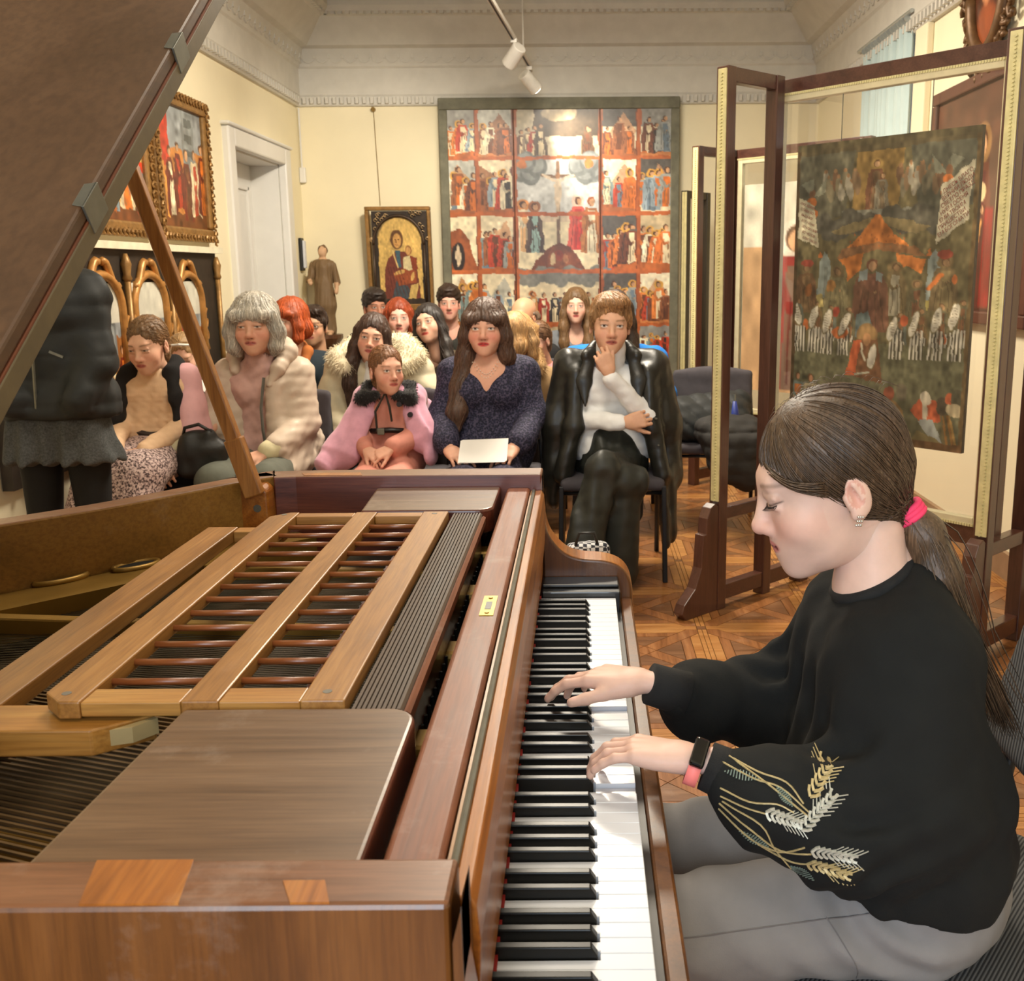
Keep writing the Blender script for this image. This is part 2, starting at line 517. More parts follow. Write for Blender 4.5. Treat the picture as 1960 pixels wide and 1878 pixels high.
m.box(WF[0], WF[1], YF-.3, YF, WF[3], ZC); m.box(WF[0], WF[1], YF-.3, YF, 0, WF[2])
struct(m.build('wall_front', WALL))

# cornice: profile (out from the wall, height) swept along each wall with its row of ornament
PROF = [(0, 2.69), (.025, 2.69), (.035, 2.70), (.035, 2.76), (.045, 2.775), (.045, 2.97), (.06, 2.985), (.085, 3.06), (.10, 3.11), (.15, 3.125), (.17, 3.15), (.30, 3.30), (.36, 3.325), (.38, 3.36), (.38, 3.425), (0, 3.425)]
def cornice(name, side):
    V = []
    for d, z in PROF:
        if side == 'back': V += [(XL+d, YB-d, z), (XR-d, YB-d, z)]
        if side == 'left': V += [(XL+d, YF+d, z), (XL+d, YB-d, z)]
        if side == 'right': V += [(XR-d, YB-d, z), (XR-d, YF+d, z)]
        if side == 'front': V += [(XR-d, YF+d, z), (XL+d, YF+d, z)]
    n = len(PROF)
    F = [(2*i, 2*i+1, 2*((i+1) % n)+1, 2*((i+1) % n)) for i in range(n)]
    o = struct(mesh_obj(name, V, F, PLASTER))
    m = MB()
    L0, L1 = (XL+.08, XR-.08) if side in ('back', 'front') else ((YF+.08, YB-.08) if side == 'right' else (3.2, YB-.08))
    if side == 'right': L0 = 3.2
    if side == 'front': L0 = L1
    def P(t, d, z):
        return {'back': (t, YB-d, z), 'left': (XL+d, t, z), 'right': (XR-d, t, z), 'front': (t, YF+d, z)}[side]
    t = L0
    while t < L1:
        m.obox(P(t, .05, 2.73), (1, 0, 0), (0, 1, 0), (0, 0, 1), .012, .012, .024)
        t += .06
    t = L0
    while t < L1:                                                # swags: small hanging arcs
        pts = [P(t+.11*s, .075, 3.045-.035*math.sin(math.pi*s)) for s in (0, .2, .4, .6, .8, 1)]
        m.tube(pts, .007, 4)
        m.obox(P(t, .08, 3.055), (1, 0, 0), (0, 1, 0), (0, 0, 1), .011, .011, .016)
        t += .11
    t = L0
    while t < L1:
        m.obox(P(t, .345, 3.318), (1, 0, 0), (0, 1, 0), (0, 0, 1), .016, .016, .014)
        t += .055
    if m.V:
        q = m.build('cornice_ornament', PLASTER, o); q['kind'] = 'stuff'
cornice('trim_1', 'back'); cornice('trim_2', 'left'); cornice('trim_3', 'right'); cornice('trim_4', 'front')
BASEM = plain('baseboard_paint', rgb(150, 120, 92), .45)
m = MB(); m.box(XL, XR, YB-.025, YB, 0, .12); struct(m.build('baseboard_back', BASEM))
m = MB(); m.box(XL, XL+.025, YF, DOOR[0]-.12, 0, .12); m.box(XL, XL+.025, DOOR[1]+.12, YB-.03, 0, .12); struct(m.build('baseboard_left', BASEM))
m = MB(); m.box(XR-.025, XR, YF, YB-.03, 0, .12); struct(m.build('baseboard_right', BASEM))

# door in the left wall: casing, lining, leaf with raised panels
door = empty('door_1', (XL, 6.28, 0)); struct(door)
m = MB(); a, b, _, t = DOOR
m.box(XL-.02, XL+.045, a-.11, a+.01, 0, t+.11); m.box(XL-.02, XL+.045, b-.01, b+.13, 0, t+.11); m.box(XL-.02, XL+.045, a+.01, b-.01, t-.01, t+.11)
m.box(XL-.02, XL+.06, a-.13, b+.15, t+.11, t+.135)
m.build('door_casing', WHITEP, door, bevel=.012)
m = MB(); m.box(XL-.29, XL-.02, a-.001, a+.02, 0, t); m.box(XL-.29, XL-.02, b-.02, b+.001, 0, t); m.box(XL-.29, XL-.02, a+.02, b-.02, t-.02, t)
m.build('door_lining', WHITEP, door)
m = MB(); m.box(XL-.27, XL-.23, a+.02, b-.02, .01, t-.02)
leaf = m.build('door_leaf', WHITEP, door, bevel=.004)
mid = (a+b)/2
for (y0, y1, z0, z1) in ((a+.13, mid-.05, 1.15, 2.02), (mid+.05, b-.13, 1.15, 2.02), (a+.13, mid-.05, .18, 1.0), (mid+.05, b-.13, .18, 1.0)):
    m = MB()
    for (p, q, r, s) in ((y0, y0+.03, z0, z1), (y1-.03, y1, z0, z1), (y0, y1, z0, z0+.03), (y0, y1, z1-.03, z1)):
        m.box(XL-.235, XL-.212, p, q, r, s)
    m.box(XL-.235, XL-.222, y0+.06, y1-.06, z0+.06, z1-.06)
    m.build('door_panel', WHITEP, leaf, bevel=.006)
m = MB(); m.cyl((XL-.23, b-.10, 1.03), (XL-.17, b-.10, 1.03), .011); m.bar((XL-.175, b-.10, 1.03), (XL-.175, b-.22, 1.03), .018, .018)
m.build('door_handle', plain('brass_dull', rgb(150, 122, 70), .35, .9, var=.1), leaf)

# window in the right wall, daylight behind the panes, pale curtain
def window(n, axis, h, wall0, wall1):
    w_ = empty('window_%d' % n, (wall0, (h[0]+h[1])/2, h[2]) if axis == 'y' else ((h[0]+h[1])/2, wall0, h[2])); struct(w_)
    mid_ = (wall0+wall1)/2
    def bx(m, a0, a1, d0, d1, z0, z1):
        if axis == 'y': m.box(min(d0, d1), max(d0, d1), a0, a1, z0, z1)
        else: m.box(a0, a1, min(d0, d1), max(d0, d1), z0, z1)
    m = MB(); a0, a1, z0, z1 = h; d0, d1 = mid_-.04, mid_+.04
    bx(m, a0, a0+.06, d0, d1, z0, z1); bx(m, a1-.06, a1, d0, d1, z0, z1); bx(m, a0+.06, a1-.06, d0, d1, z0, z0+.06); bx(m, a0+.06, a1-.06, d0, d1, z1-.06, z1)
    m.build('window_frame', WHITEP, w_, bevel=.006)
    m = MB(); c = (a0+a1)/2; zc = z0+.68*(z1-z0)
    bx(m, c-.03, c+.03, d0+.01, d1-.01, z0+.06, z1-.06); bx(m, a0+.06, a1-.06, d0+.012, d1-.012, zc-.03, zc+.03)
    m.build('glazing_bar', WHITEP, w_, bevel=.004)
    for (p, q) in ((a0+.06, c-.03), (c+.03, a1-.06)):
        for (r, s) in ((z0+.06, zc-.03), (zc+.03, z1-.06)):
            m = MB(); bx(m, p, q, mid_-.003, mid_+.003, r, s)
            m.build('pane', glass('window_glass'), w_)
    return w_
window(1, 'y', WIN, XR, XR+.3)
window(2, 'x', WF, YF, YF-.3)
# reveal linings coloured like varnished wood, as at the jamb in the photograph
m = MB(); m.box(XR-.03, XR+.12, WIN[1]-.001, WIN[1]+.05, WIN[2]-.05, WIN[3]+.04)
struct(m.build('trim_5', wood('jamb_wood', rgb(150, 90, 45), rgb(190, 120, 62), rgb(205, 140, 80), 'z')))
# pilaster line on the right wall
m = MB(); m.box(XR-.04, XR, 4.70, 4.90, .12, 2.69); struct(m.build('trim_6', WALL, bevel=.008))

CURT = plain('pale_blue_curtain_cloth', rgb(190, 208, 208), .8, var=.06, vscale=5, bump=.1, bscale=300)
cur = empty('curtain', (XR-.05, 5.4, 2.74))
V = []; F = []; N = 90
for j in range(2):
    for i in range(N+1):
        s = i/N; y = 4.97+s*.93; x = XR-.045+.02*math.sin(s*75)+.008*math.sin(s*31+1)
        V.append((x, y, 2.74-j*1.75))
F = [(i, i+1, N+2+i, N+1+i) for i in range(N)]
o = mesh_obj('curtain_cloth', V, F, CURT, cur, smooth=True)
sm = o.modifiers.new('t', 'SOLIDIFY'); sm.thickness = .003
m = MB(); m.cyl((XR-.06, 4.92, 2.80), (XR-.06, 6.02, 2.80), .012, n=10)
for y in (5.0, 5.9): m.box(XR-.06, XR, y-.01, y+.01, 2.79, 2.81)
m.build('curtain_rail', plain('rail_metal', rgb(190, 195, 192), .35, .6, var=.05), cur)
for i in range(14):
    m = MB(); m.cyl((XR-.06, 4.99+i*.068, 2.775), (XR-.06, 4.985+i*.068+.012, 2.775), .02, n=8); m.build('curtain_ring', MATS['rail_metal'], cur)
tag(cur, 'pale blue curtain gathered on a rail across the window', 'curtain')

# added fill lamps: shallow round opal dishes, unseen above the frame
for k, (lx, ly) in enumerate(FILL_LAMPS):
    e = empty('ceiling_fill_lamp', (lx, ly, ZC))
    m = MB(); m.lathe([(.02, 0), (.5, 0), (.52, -.03), (.5, -.06), (.02, -.06)], (lx, ly, ZC)); m.build('fill_lamp_body', WHITEP, e)
    m = MB(); m.lathe([(.02, -.062), (.46, -.062), (.40, -.10), (.02, -.12)], (lx, ly, ZC)); m.build('fill_lamp_diffuser', emit('fill_lamp_glow', (1, .86, .66), 1.5), e)
    tag(e, ('added unseen opal fill lamp by the window wall', 'added unseen opal fill lamp above the piano', 'added unseen opal fill lamp above the audience')[k], 'lamp', 'added fill lamps')

# ---- parquet: square panels framed by paired strips, crossed by diagonal planks; every block its own piece near the camera
PK = [wood('parquet_light', rgb(156, 100, 50), rgb(184, 128, 70), rgb(202, 150, 92), 'x', 1.2, .33, .3, .2, bump=.1),
      wood('parquet_mid', rgb(122, 76, 40), rgb(152, 98, 54), rgb(172, 118, 70), 'y', 1.2, .33, .3, .35, bump=.1),
      wood('parquet_dark', rgb(94, 60, 34), rgb(124, 82, 48), rgb(146, 102, 64), 'x', 1.2, .36, .25, .35, bump=.1)]
S = .47; G = .0012
def shrink(poly, g=G):
    c = np.mean(poly, 0); out = []
    n = len(poly)
    lines = []
    for i in range(n):
        p, q = np.array(poly[i]), np.array(poly[(i+1) % n]); d = (q-p)/np.linalg.norm(q-p); nn = np.array([-d[1], d[0]])
        if (c-p)@nn < 0: nn = -nn
        lines.append((p+nn*g, d))
    for i in range(n):
        (p, d), (q, e) = lines[i-1], lines[i]
        A = np.array([d, -e]).T
        t = np.linalg.solve(A, q-p); out.append(tuple(p+d*t[0]))
    return out
def module():
    """pieces of one panel: (polygon, material index)"""
    P = []; b = .036; h = b/2
    # paired border strips along two sides, corner square
    P += [([(b, 0), (S, 0), (S, h), (b, h)], 0), ([(b, h), (S, h), (S, b), (b, b)], 0)]
    P += [([(0, b), (h, b), (h, S), (0, S)], 0), ([(h, b), (b, b), (b, S), (h, S)], 0)]
    P += [([(0, 0), (b, 0), (b, b), (0, b)], 2)]
    x0, x1 = b, S; c = (x0+x1)/2; w_ = .030; q = w_*math.sqrt(2)
    # centre square turned by 45 degrees and four diagonal arms
    P += [([(c-q, c), (c, c-q), (c+q, c), (c, c+q)], 1)]
    for sx in (-1, 1):
        for sy in (-1, 1):
            ex, ey = (x1 if sx > 0 else x0), (x1 if sy > 0 else x0)
            P.append(([(c+sx*q, c), (c, c+sy*q), (ex-sx*q, ey), (ex, ey), (ex, ey-sy*q)], 1))
    # four triangles, each of an inner triangle and two outer laths
    for k in range(4):
        a = k*math.pi/2; ca, sa = round(math.cos(a)), round(math.sin(a)); H = (x1-x0)/2
        def T(p):
            return (c+ca*p[0]-sa*p[1], c+sa*p[0]+ca*p[1])
        # triangle with apex near the centre (q,0) and base at distance H, half width H-q
        s0, s1, s2 = q, H-.075, H-.036
        tri = [(s0, 0), (s1, -(s1-q)), (s1, s1-q)]
        P.append(([T(p) for p in tri], 2))
        for (u, v) in ((s1, s2), (s2, H)):
            P.append(([T((u, -(u-q))), T((v, -(v-q))), T((v, v-q)), T((u, u-q))], 0 if u == s2 else 1))
    return P
MOD = module()
near = []; far = {0: MB(), 1: MB(), 2: MB()}
random.seed(4)
meshes = []
for poly, mi in MOD:
    mb = MB(); mb.prism(shrink(poly), -.011, 0)
    me = bpy.data.meshes.new('parquet_block'); me.from_pydata(mb.V, [], mb.F); me.materials.append(PK[mi]); meshes.append(me)
X0, Y0 = XL-.1, YF
cells = []
for i in range(int((XR-XL)/S)+2):
    for j in range(int((YB-YF)/S)+2):
        x, y = X0+i*S, Y0+j*S
        cx, cy = x+S/2, y+S/2
        vis = (.05 < cx < 1.9 and 1.0 < cy < 4.4 and cx > .05+.1*(cy-1.2))
        cells.append((0 if vis else 1, math.hypot(cx-.5, cy-1.6), x, y))
cells.sort()
cnt = 0
for v, d, x, y in cells:
    if v == 0 and cnt+len(meshes) <= 300:
        for me in meshes:
            o = bpy.data.objects.new('parquet_block', me); COL.objects.link(o); o.parent = FLOOR; o.location = (x, y, 0); cnt += 1
    else:
        if x < XL-S+.02 or x > XR or y > YB: continue
        for poly, mi in MOD:
            far[mi].prism([(px+x, py+y) for px, py in shrink(poly)], -.011, 0)
for mi in far:
    o = far[mi].build('parquet_blocks', PK[mi], FLOOR); o['kind'] = 'stuff'
# ------------------------------------------------------------------ the grand piano
ZR = .97                                    # top of the rim
CASE = wood('piano_case_wood', rgb(66, 36, 10), rgb(100, 58, 18), rgb(120, 74, 28), 'z', .9, .38, .35, .25, stretch=7)
CASEX = wood('piano_rim_top_wood', rgb(86, 52, 30), rgb(118, 74, 44), rgb(136, 90, 58), 'x', 1.0, .36, .35, .55, wear_glare_col=(.52, .44, .38), stretch=10)  # pale wear also stands in for glare on the rim corner
REDW = wood('piano_red_inner_wood', rgb(72, 30, 18), rgb(98, 44, 26), rgb(116, 58, 36), 'x', 1.0, .4, .3)
GOLDW = wood('piano_gold_inner_wood', rgb(120, 84, 30), rgb(146, 104, 42), rgb(160, 120, 54), 'x', .6, .5, .15, .2, stretch=5)
BLOCKT = wood('piano_cover_wood', rgb(80, 54, 32), rgb(102, 72, 44), rgb(118, 87, 57), 'x', .8, .4, .3, .45, wear_glare_col=(.50, .42, .36), stretch=16)  # grey tone and pale wear also carry reflected haze and glare
BEAM = wood('piano_beam_wood', rgb(96, 50, 28), rgb(126, 70, 42), rgb(142, 88, 58), 'y', .9, .5, .1, .4, stretch=10)
FALL = wood('piano_fallboard_wood', rgb(118, 64, 16), rgb(160, 94, 28), rgb(178, 118, 48), 'y', .9, .36, .35, .2, stretch=12)
RAIL = wood('music_desk_wood', rgb(128, 84, 34), rgb(156, 106, 46), rgb(172, 124, 62), 'y', .9, .45, .25, .15, stretch=11)
RAILX = wood('music_desk_cross_wood', rgb(138, 90, 32), rgb(168, 114, 46), rgb(184, 136, 66), 'x', .9, .45, .25, .1, stretch=11)
DOWEL = wood('dowel_wood', rgb(104, 54, 24), rgb(138, 76, 36), rgb(156, 92, 48), 'x', 1.0, .4, .3)
LIDW = wood('piano_lid_wood', rgb(68, 45, 26), rgb(82, 55, 32), rgb(92, 64, 38), 'y', .35, .5, .12, .05, stretch=5, bump=.05)
RUSTC = 0
LIDE = plain('lid_edge_olive', rgb(92, 80, 56), .5, var=.12, vscale=30, bump=.1)
RUST = plain('lid_edge_rust', rgb(104, 54, 26), .7, var=.2, vscale=40)
BLACKW = plain('piano_black_lacquer', rgb(26, 25, 24), .35, var=.2, vscale=40, coat=.4)
GOLDP = plain('cast_plate_gold', rgb(150, 116, 52), .42, .55, var=.18, vscale=9, bump=.12, bscale=90)
BRASS = plain('brass_plate', rgb(170, 138, 62), .34, .85, var=.2, vscale=30)
STEEL = plain('steel_plate', rgb(120, 120, 110), .4, .7, var=.15, vscale=30)
IVORY = plain('white_key_plastic', rgb(220, 225, 233), .3, var=.012, vscale=20, coat=.1)  # bluish base carries the cool daylight falling on the keys
EBONY = plain('black_key_gloss', rgb(18, 18, 17), .32, var=.1, vscale=30, coat=.0, spec=.35)
FELT = plain('red_felt', rgb(150, 28, 22), .9, var=.2)

piano = empty('grand_piano', (-.7, .25, 0))
tag(piano, 'open brown wooden grand piano with raised lid and folded slatted music desk', 'piano')

def catmull(pts, n=8):
    pts = [np.array(p, float) for p in pts]; out = []
    P = [2*pts[0]-pts[1]]+pts+[2*pts[-1]-pts[-2]]
    for i in range(1, len(P)-2):
        for k in range(n):
            t = k/n
            out.append(tuple(.5*((2*P[i])+(-P[i-1]+P[i+1])*t+(2*P[i-1]-5*P[i]+4*P[i+1]-P[i+2])*t*t+(-P[i-1]+3*P[i]-3*P[i+1]+P[i+2])*t**3)))
    out.append(tuple(pts[-1])); return out
bent = catmull([(-.72, .985), (-.79, .913), (-.947, .707), (-1.069, .583), (-1.22, .44), (-1.40, .28), (-1.53, .10), (-1.585, -.10), (-1.58, -.30), (-1.50, -.45), (-1.36, -.505)], 7)
outer = [(-.149, 1.003), (-.45, 1.0), (-.66, .993)]+bent+[(-.9, -.505), (-.156, -.505)]
def offset(path, d):
    path = [np.array(p) for p in path]; out = []
    for i in range(len(path)):
        t = path[min(i+1, len(path)-1)]-path[max(i-1, 0)]; t = t/np.linalg.norm(t)
        out.append(path[i]+d*np.array([-t[1], t[0]]))
    return out
inner = [tuple(p) for p in offset(outer, .052)]
inner[0] = (-.149, .932); inner[1] = (-.45, .93); inner[2] = (-.655, .925); inner[3] = (-.70, .918); inner[-1] = (-.156, -.45); inner[-2] = (-.9, -.45)
ZB_ = .62
n = len(outer)
V = [(x, y, z) for z in (ZR, ZB_) for (x, y) in outer]+[(x, y, z) for z in (ZR, ZB_) for (x, y) in inner]
F = []
for i in range(n-1):
    F += [(n+i, n+i+1, i+1, i), (3*n+i+1, 3*n+i, 2*n+i, 2*n+i+1), (i, i+1, 2*n+i+1, 2*n+i), (n+i+1, n+i, 3*n+i, 3*n+i+1)]
F += [(0, 2*n, 3*n, n), (n-1, 2*n-1, 4*n-1, 3*n-1)]
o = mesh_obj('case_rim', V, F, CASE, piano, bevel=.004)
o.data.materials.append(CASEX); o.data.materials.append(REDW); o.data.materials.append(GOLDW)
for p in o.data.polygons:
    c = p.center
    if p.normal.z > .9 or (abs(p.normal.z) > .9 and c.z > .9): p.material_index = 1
    elif all(v >= 2*n for v in p.vertices):
        p.material_index = 2 if (c.x > -.70 and c.y > 0) else 3
# repaired, paler patches let into the rim tops
for nm, (x0, x1, y0, y1), mt in (('veneer_patch', (-.402, -.336, -.503, -.452), FALL), ('veneer_patch', (-.262, -.236, -.503, -.478), FALL), ('veneer_patch', (-.64, -.52, .934, .960), FALL)):
    m = MB(); m.prism([(x0, y0), (x1, y0), (x1-.009, y1), (x0-.012, y1)], ZR-.004, ZR+.0008); m.build(nm, mt, piano)
# cheeks: the arms that curve down beside the keyboard
prof = catmull([(-.149, .905), (-.143, .865), (-.132, .834), (-.105, .803), (-.072, .789), (-.017, .783), (.018, .767), (.036, .736), (.040, .69)], 5)
poly = [(-.149, ZR), (-.149, .94)]+prof+[(.040, .60), (-.30, .60), (-.30, ZR)]
for nm, y0, y1 in (('cheek', .932, 1.0025), ('cheek', -.5045, -.45)):
    m = MB(); m.prism(poly[:-2]+[(-.149, .60)], y0, y1, 'y'); o = m.build(nm, CASE, piano, bevel=.006, seg=3)
    o.data.materials.append(FALL)
    for p in o.data.polygons:
        if p.normal.z > .25 or (p.normal.x > .3 and abs(p.normal.y) < .2): p.material_index = 1
# key bed, key slip, key blocks
m = MB(); m.box(-.32, .0, -.45, .932, .60, .668); m.build('key_bed', CASE, piano)
m = MB(); m.box(.012, .036, -.45, .932, .60, .703); m.build('key_slip', CASE, piano, bevel=.004)
m = MB(); m.box(.001, .0115, -.45, .932, .60, .699); m.build('key_slip_lining', BLACKW, piano)
m = MB(); m.box(-.150, .010, .851, .9315, .668, .742); m.box(-.150, .008, .875, .9315, .742, .750); m.build('key_block', BLACKW, piano, bevel=.003)
m = MB(); m.box(-.150, .010, -.4495, -.381, .668, .742); m.build('key_block', BLACKW, piano, bevel=.003)
# fallboard with hinge, nameboard felt
m = MB(); m.prism([(-.163, .936), (-.150, .937), (-.145, .928), (-.1425, .90), (-.1445, .83), (-.149, .785), (-.150, .760), (-.166, .760)], -.448, .930, 'y')
m.build('fallboard', FALL, piano, bevel=.002)
m = MB(); m.cyl((-.1655, -.44, .9375), (-.1655, .92, .9375), .0035, n=8); m.build('fallboard_hinge', STEEL, piano)
m = MB(); m.box(-.172, -.1665, -.448, .930, .90, .936); m.build('hinge_strip', RAIL, piano)
m = MB(); m.box(-.1535, -.1505, -.376, .846, .728, .7355); m.build('nameboard_felt', FELT, piano)
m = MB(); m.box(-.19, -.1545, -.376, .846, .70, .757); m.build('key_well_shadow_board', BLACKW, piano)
# the red-brown beam behind the fallboard, with its brass latch plate
m = MB(); m.prism([(-.221, .905), (-.221, .938), (-.217, .942), (-.178, .942), (-.1735, .938), (-.1735, .905)], -.4495, .9315, 'y'); beam = m.build('lock_beam', BEAM, piano, bevel=.002)
m = MB(); m.box(-.2015, -.183, .142, .222, .9418, .9430); lp = m.build('latch_plate', BRASS, beam)
m = MB(); m.box(-.1965, -.188, .166, .196, .9428, .9434); m.build('latch_hole', BLACKW, lp)
for y in (.152, .212):
    m = MB(); m.cyl((-.192, y, .943), (-.192, y, .9442), .003, n=8); m.build('screw_head', BRASS, lp)
# flat cover boards beside the music desk
def cover(name, y0, y1, corner):
    x0, x1 = -.49, -.234; r = .032; pts = []
    if corner > 0: poly = [(x0, y0), (x1, y0)]+[(x1-r+r*math.cos(a), y1-r+r*math.sin(a)) for a in np.linspace(0, math.pi/2, 7)]+[(x0+.015, y1)]
    else: poly = [(x0, y1), (x1, y1)]+[(x1-r+r*math.cos(a), y0+r-r*math.sin(a)) for a in np.linspace(0, math.pi/2, 7)]+[(x0+.01, y0)]; poly = poly[::-1]
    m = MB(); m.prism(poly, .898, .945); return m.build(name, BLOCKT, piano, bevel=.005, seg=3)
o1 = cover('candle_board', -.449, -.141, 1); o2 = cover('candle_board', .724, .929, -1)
for o in (o1, o2):
    o.data.materials.append(REDW)
    for p in o.data.polygons:
        if p.normal.z < .5: p.material_index = 1
# ribbed dark board next to the desk
m = MB(); prof2 = [(-.252, .905), (-.252, .937)]
for i in range(10):
    x = -.255-.0052*i; prof2 += [(x, .940), (x-.0030, .940), (x-.0034, .9375), (x-.0048, .9375)]
prof2 += [(-.309, .905)]
prof2 = [(x, max(z, .926)) for x, z in prof2]; m.prism(prof2, -.135, .72, 'y'); m.build('ribbed_board', wood('ribbed_board_wood', rgb(58, 44, 32), rgb(78, 60, 44), rgb(92, 72, 54), 'y', .8, .6, .1), piano)
m = MB(); m.prism([(-.2515, .924), (-.2515, .937), (-.248, .939), (-.244, .936), (-.244, .924)], -.138, .70, 'y'); m.build('ribbed_board_edge', BEAM, piano)
# ---- music desk, folded flat
desk = MB(); desk = None
mdp = MB(); mdp.box(-.480, -.441, -.136, .690, .932, .9505)
md = mdp.build('music_desk', RAIL, piano, bevel=.002)
for (x0, x1, ch) in ((-.630, -.583, True), (-.357, -.311, False)):
    m = MB()
    pol = [(x0, -.112), (x0+.025, -.137), (x1, -.137), (x1, .690), (x0+.03, .690), (x0, .66)] if ch else [(x0, -.137), (x1, -.137), (x1, .690), (x0, .690)]
    m.prism(pol, .932, .951); q = m.build('desk_rail', RAIL, md, bevel=.002)
    for y in (-.115, .672):
        m = MB(); m.cyl(((x0+x1)/2, y, .9508), ((x0+x1)/2, y, .9514), .005, n=10); m.build('peg', plain('peg_grey', rgb(110, 104, 92), .6), q)
for (y0, y1) in ((-.136, -.100), (.662, .689)):
    for (x0, x1) in ((-.583, -.480), (-.441, -.357)):
        m = MB(); m.box(x0+.0003, x1-.0003, y0, y1, .934, .9495); m.build('desk_crossbar', RAILX, md, bevel=.0015)
for k in range(13):
    y = -.062+k*.0565
    for (x0, x1) in ((-.585, -.478), (-.443, -.355)):
        m = MB(); m.cyl((x0, y, .941), (x1, y, .941), .0042, n=8); m.build('desk_dowel', DOWEL, md, smooth=True)
# lower sliding frame of the desk
m = MB(); m.box(-.745, -.690, -.16, .668, .908, .930); lf = m.build('desk_slide_frame', RAIL, piano, bevel=.002)
m = MB(); m.box(-.690, -.60, .640, .672, .908, .928); m.build('slide_crossbar', RAILX, lf, bevel=.002)
m = MB(); m.prism([(-.95, -.156), (-.565, -.156), (-.515, -.118), (-.53, -.092), (-.95, -.092)], .900, .9285); m.build('slide_crossbar', RAILX, lf, bevel=.002)
m = MB(); m.prism([(-.545, -.1565), (-.512, -.125), (-.508, -.128), (-.525, -.150)], .912, .9290); m.build('torn_veneer', plain('pale_splinter', rgb(160, 138, 92), .7), lf)
for (x0, x1, y0, y1) in ((-.745, -.69, -.09, -.05), (-.31, -.255, -.13, .71)):
    m = MB(); m.box(x0, x1, y0, y1, .86, .905); m.build('desk_bearer', REDW, piano)
# ---- cast plate, soundboard, strings
inr = [np.array(p) for p in offset(outer, .056)]
m = MB(); m.prism([(-.2, .92), (-.69, .91)]+[tuple(p) for p in offset(outer, .06)[8:-3]]+[(-.9, -.44), (-.2, -.44)], .765, .775); m.build('soundboard', plain('soundboard_spruce', rgb(70, 52, 30), .6, var=.2), piano)
bi = [tuple(p) for p in offset(bent, .056)]; bo = [tuple(p) for p in offset(bent, .165)]
holes = [((-.985, .598), .044, .020), ((-.885, .676), .040, .020), ((-1.12, .48), .045, .02)]
k = len(bi)
V = [(x, y, .852) for x, y in bi]+[(x, y, .857) for x, y in bo]+[(x, y, .80) for x, y in bo]
F = [(i, i+1, k+i+1, k+i) for i in range(k-1)]+[(k+i, k+i+1, 2*k+i+1, 2*k+i) for i in range(k-1)]
plate = mesh_obj('cast_plate', V, F, GOLDP, piano, smooth=False)
th = math.atan2(.583-.707, -1.069+.947)
for (cx, cy), ra, rb_ in holes:
    ring = []; ca, sa = math.cos(th), math.sin(th)
    m = MB(); m.tube([(cx+ca*ra*math.cos(t)-sa*rb_*math.sin(t), cy+sa*ra*math.cos(t)+ca*rb_*math.sin(t), .8560) for t in np.linspace(0, 2*math.pi, 25)], .006, 6)
    h_ = m.build('plate_hole_rim', GOLDP, plate, smooth=True)
    m = MB(); m.prism([(cx+ca*ra*math.cos(t)-sa*rb_*math.sin(t), cy+sa*ra*math.cos(t)+ca*rb_*math.sin(t)) for t in np.linspace(0, 2*math.pi, 24, endpoint=False)], .80, .8580); m.build('plate_hole', plain('hole_dark', rgb(16, 12, 8), .9), plate)
m = MB()
for (a, b) in (((-.32, .62), (-.86, .70)), ((-.32, .33), (-1.12, .42)), ((-.32, .03), (-1.36, .17)), ((-.32, -.30), (-1.50, .0))):
    m.bar((*a, .842), (*b, .842), .022, .03)
m.build('plate_strut', GOLDP, plate, bevel=.004)
m = MB(); m.box(-.345, -.315, -.44, .915, .80, .862); m.build('plate_bridge', GOLDP, plate, bevel=.006)
m = MB(); m.box(-.315, -.225, -.44, .915, .80, .836); m.build('pin_block', plain('pin_block_olive', rgb(62, 54, 30), .45, .3, var=.25), piano)
for y in (-.35, -.08, .20, .46, .70):
    m = MB(); m.box(-.312, -.222, y, y+.055, .836, .868); m.build('plate_web', GOLDP, plate, bevel=.008)
m = MB()
random.seed(3)
for i in range(150):
    y = -.43+i*.0088
    m.cyl((-.30+.022*(i % 3)+.004*random.random(), y, .836), (-.298+.022*(i % 3), y, .866), .0032, n=5)
q = m.build('tuning_pins', plain('pin_steel', rgb(52, 52, 50), .4, .8), piano); q['kind'] = 'stuff'
# strings: treble wires and, in the bass, thick wound strings running under the near cover board
def wires(name, lst, r, mat):
    m = MB()
    for a, b in lst: m.cyl(a, b, r, n=4, caps=False)
    q = m.build(name, mat, piano); q['kind'] = 'stuff'
STEELW = plain('string_steel', rgb(120, 112, 92), .4, .85, var=.2)
wires('treble_strings', [((-.335, .86-i*.0078, .850), (-.60-.0060*i, .78-i*.0050, .828)) for i in range(120)], .0007, STEELW)
wires('bass_strings', [((-.335, -.02-i*.0105, .862), (-1.42+.002*i, .26-i*.0085, .872)) for i in range(40)], .0021, plain('string_copper', rgb(122, 98, 66), .42, .7, var=.25))
m = MB()
for i in range(66):
    y = .88-i*.0172; m.box(-.40, -.37, y-.004, y+.004, .862, .893)
q = m.build('damper_heads', BLACKW, piano); q['kind'] = 'stuff'
m = MB(); m.box(-.395, -.385, -.44, .90, .893, .898); m.build('damper_rail', REDW, piano)
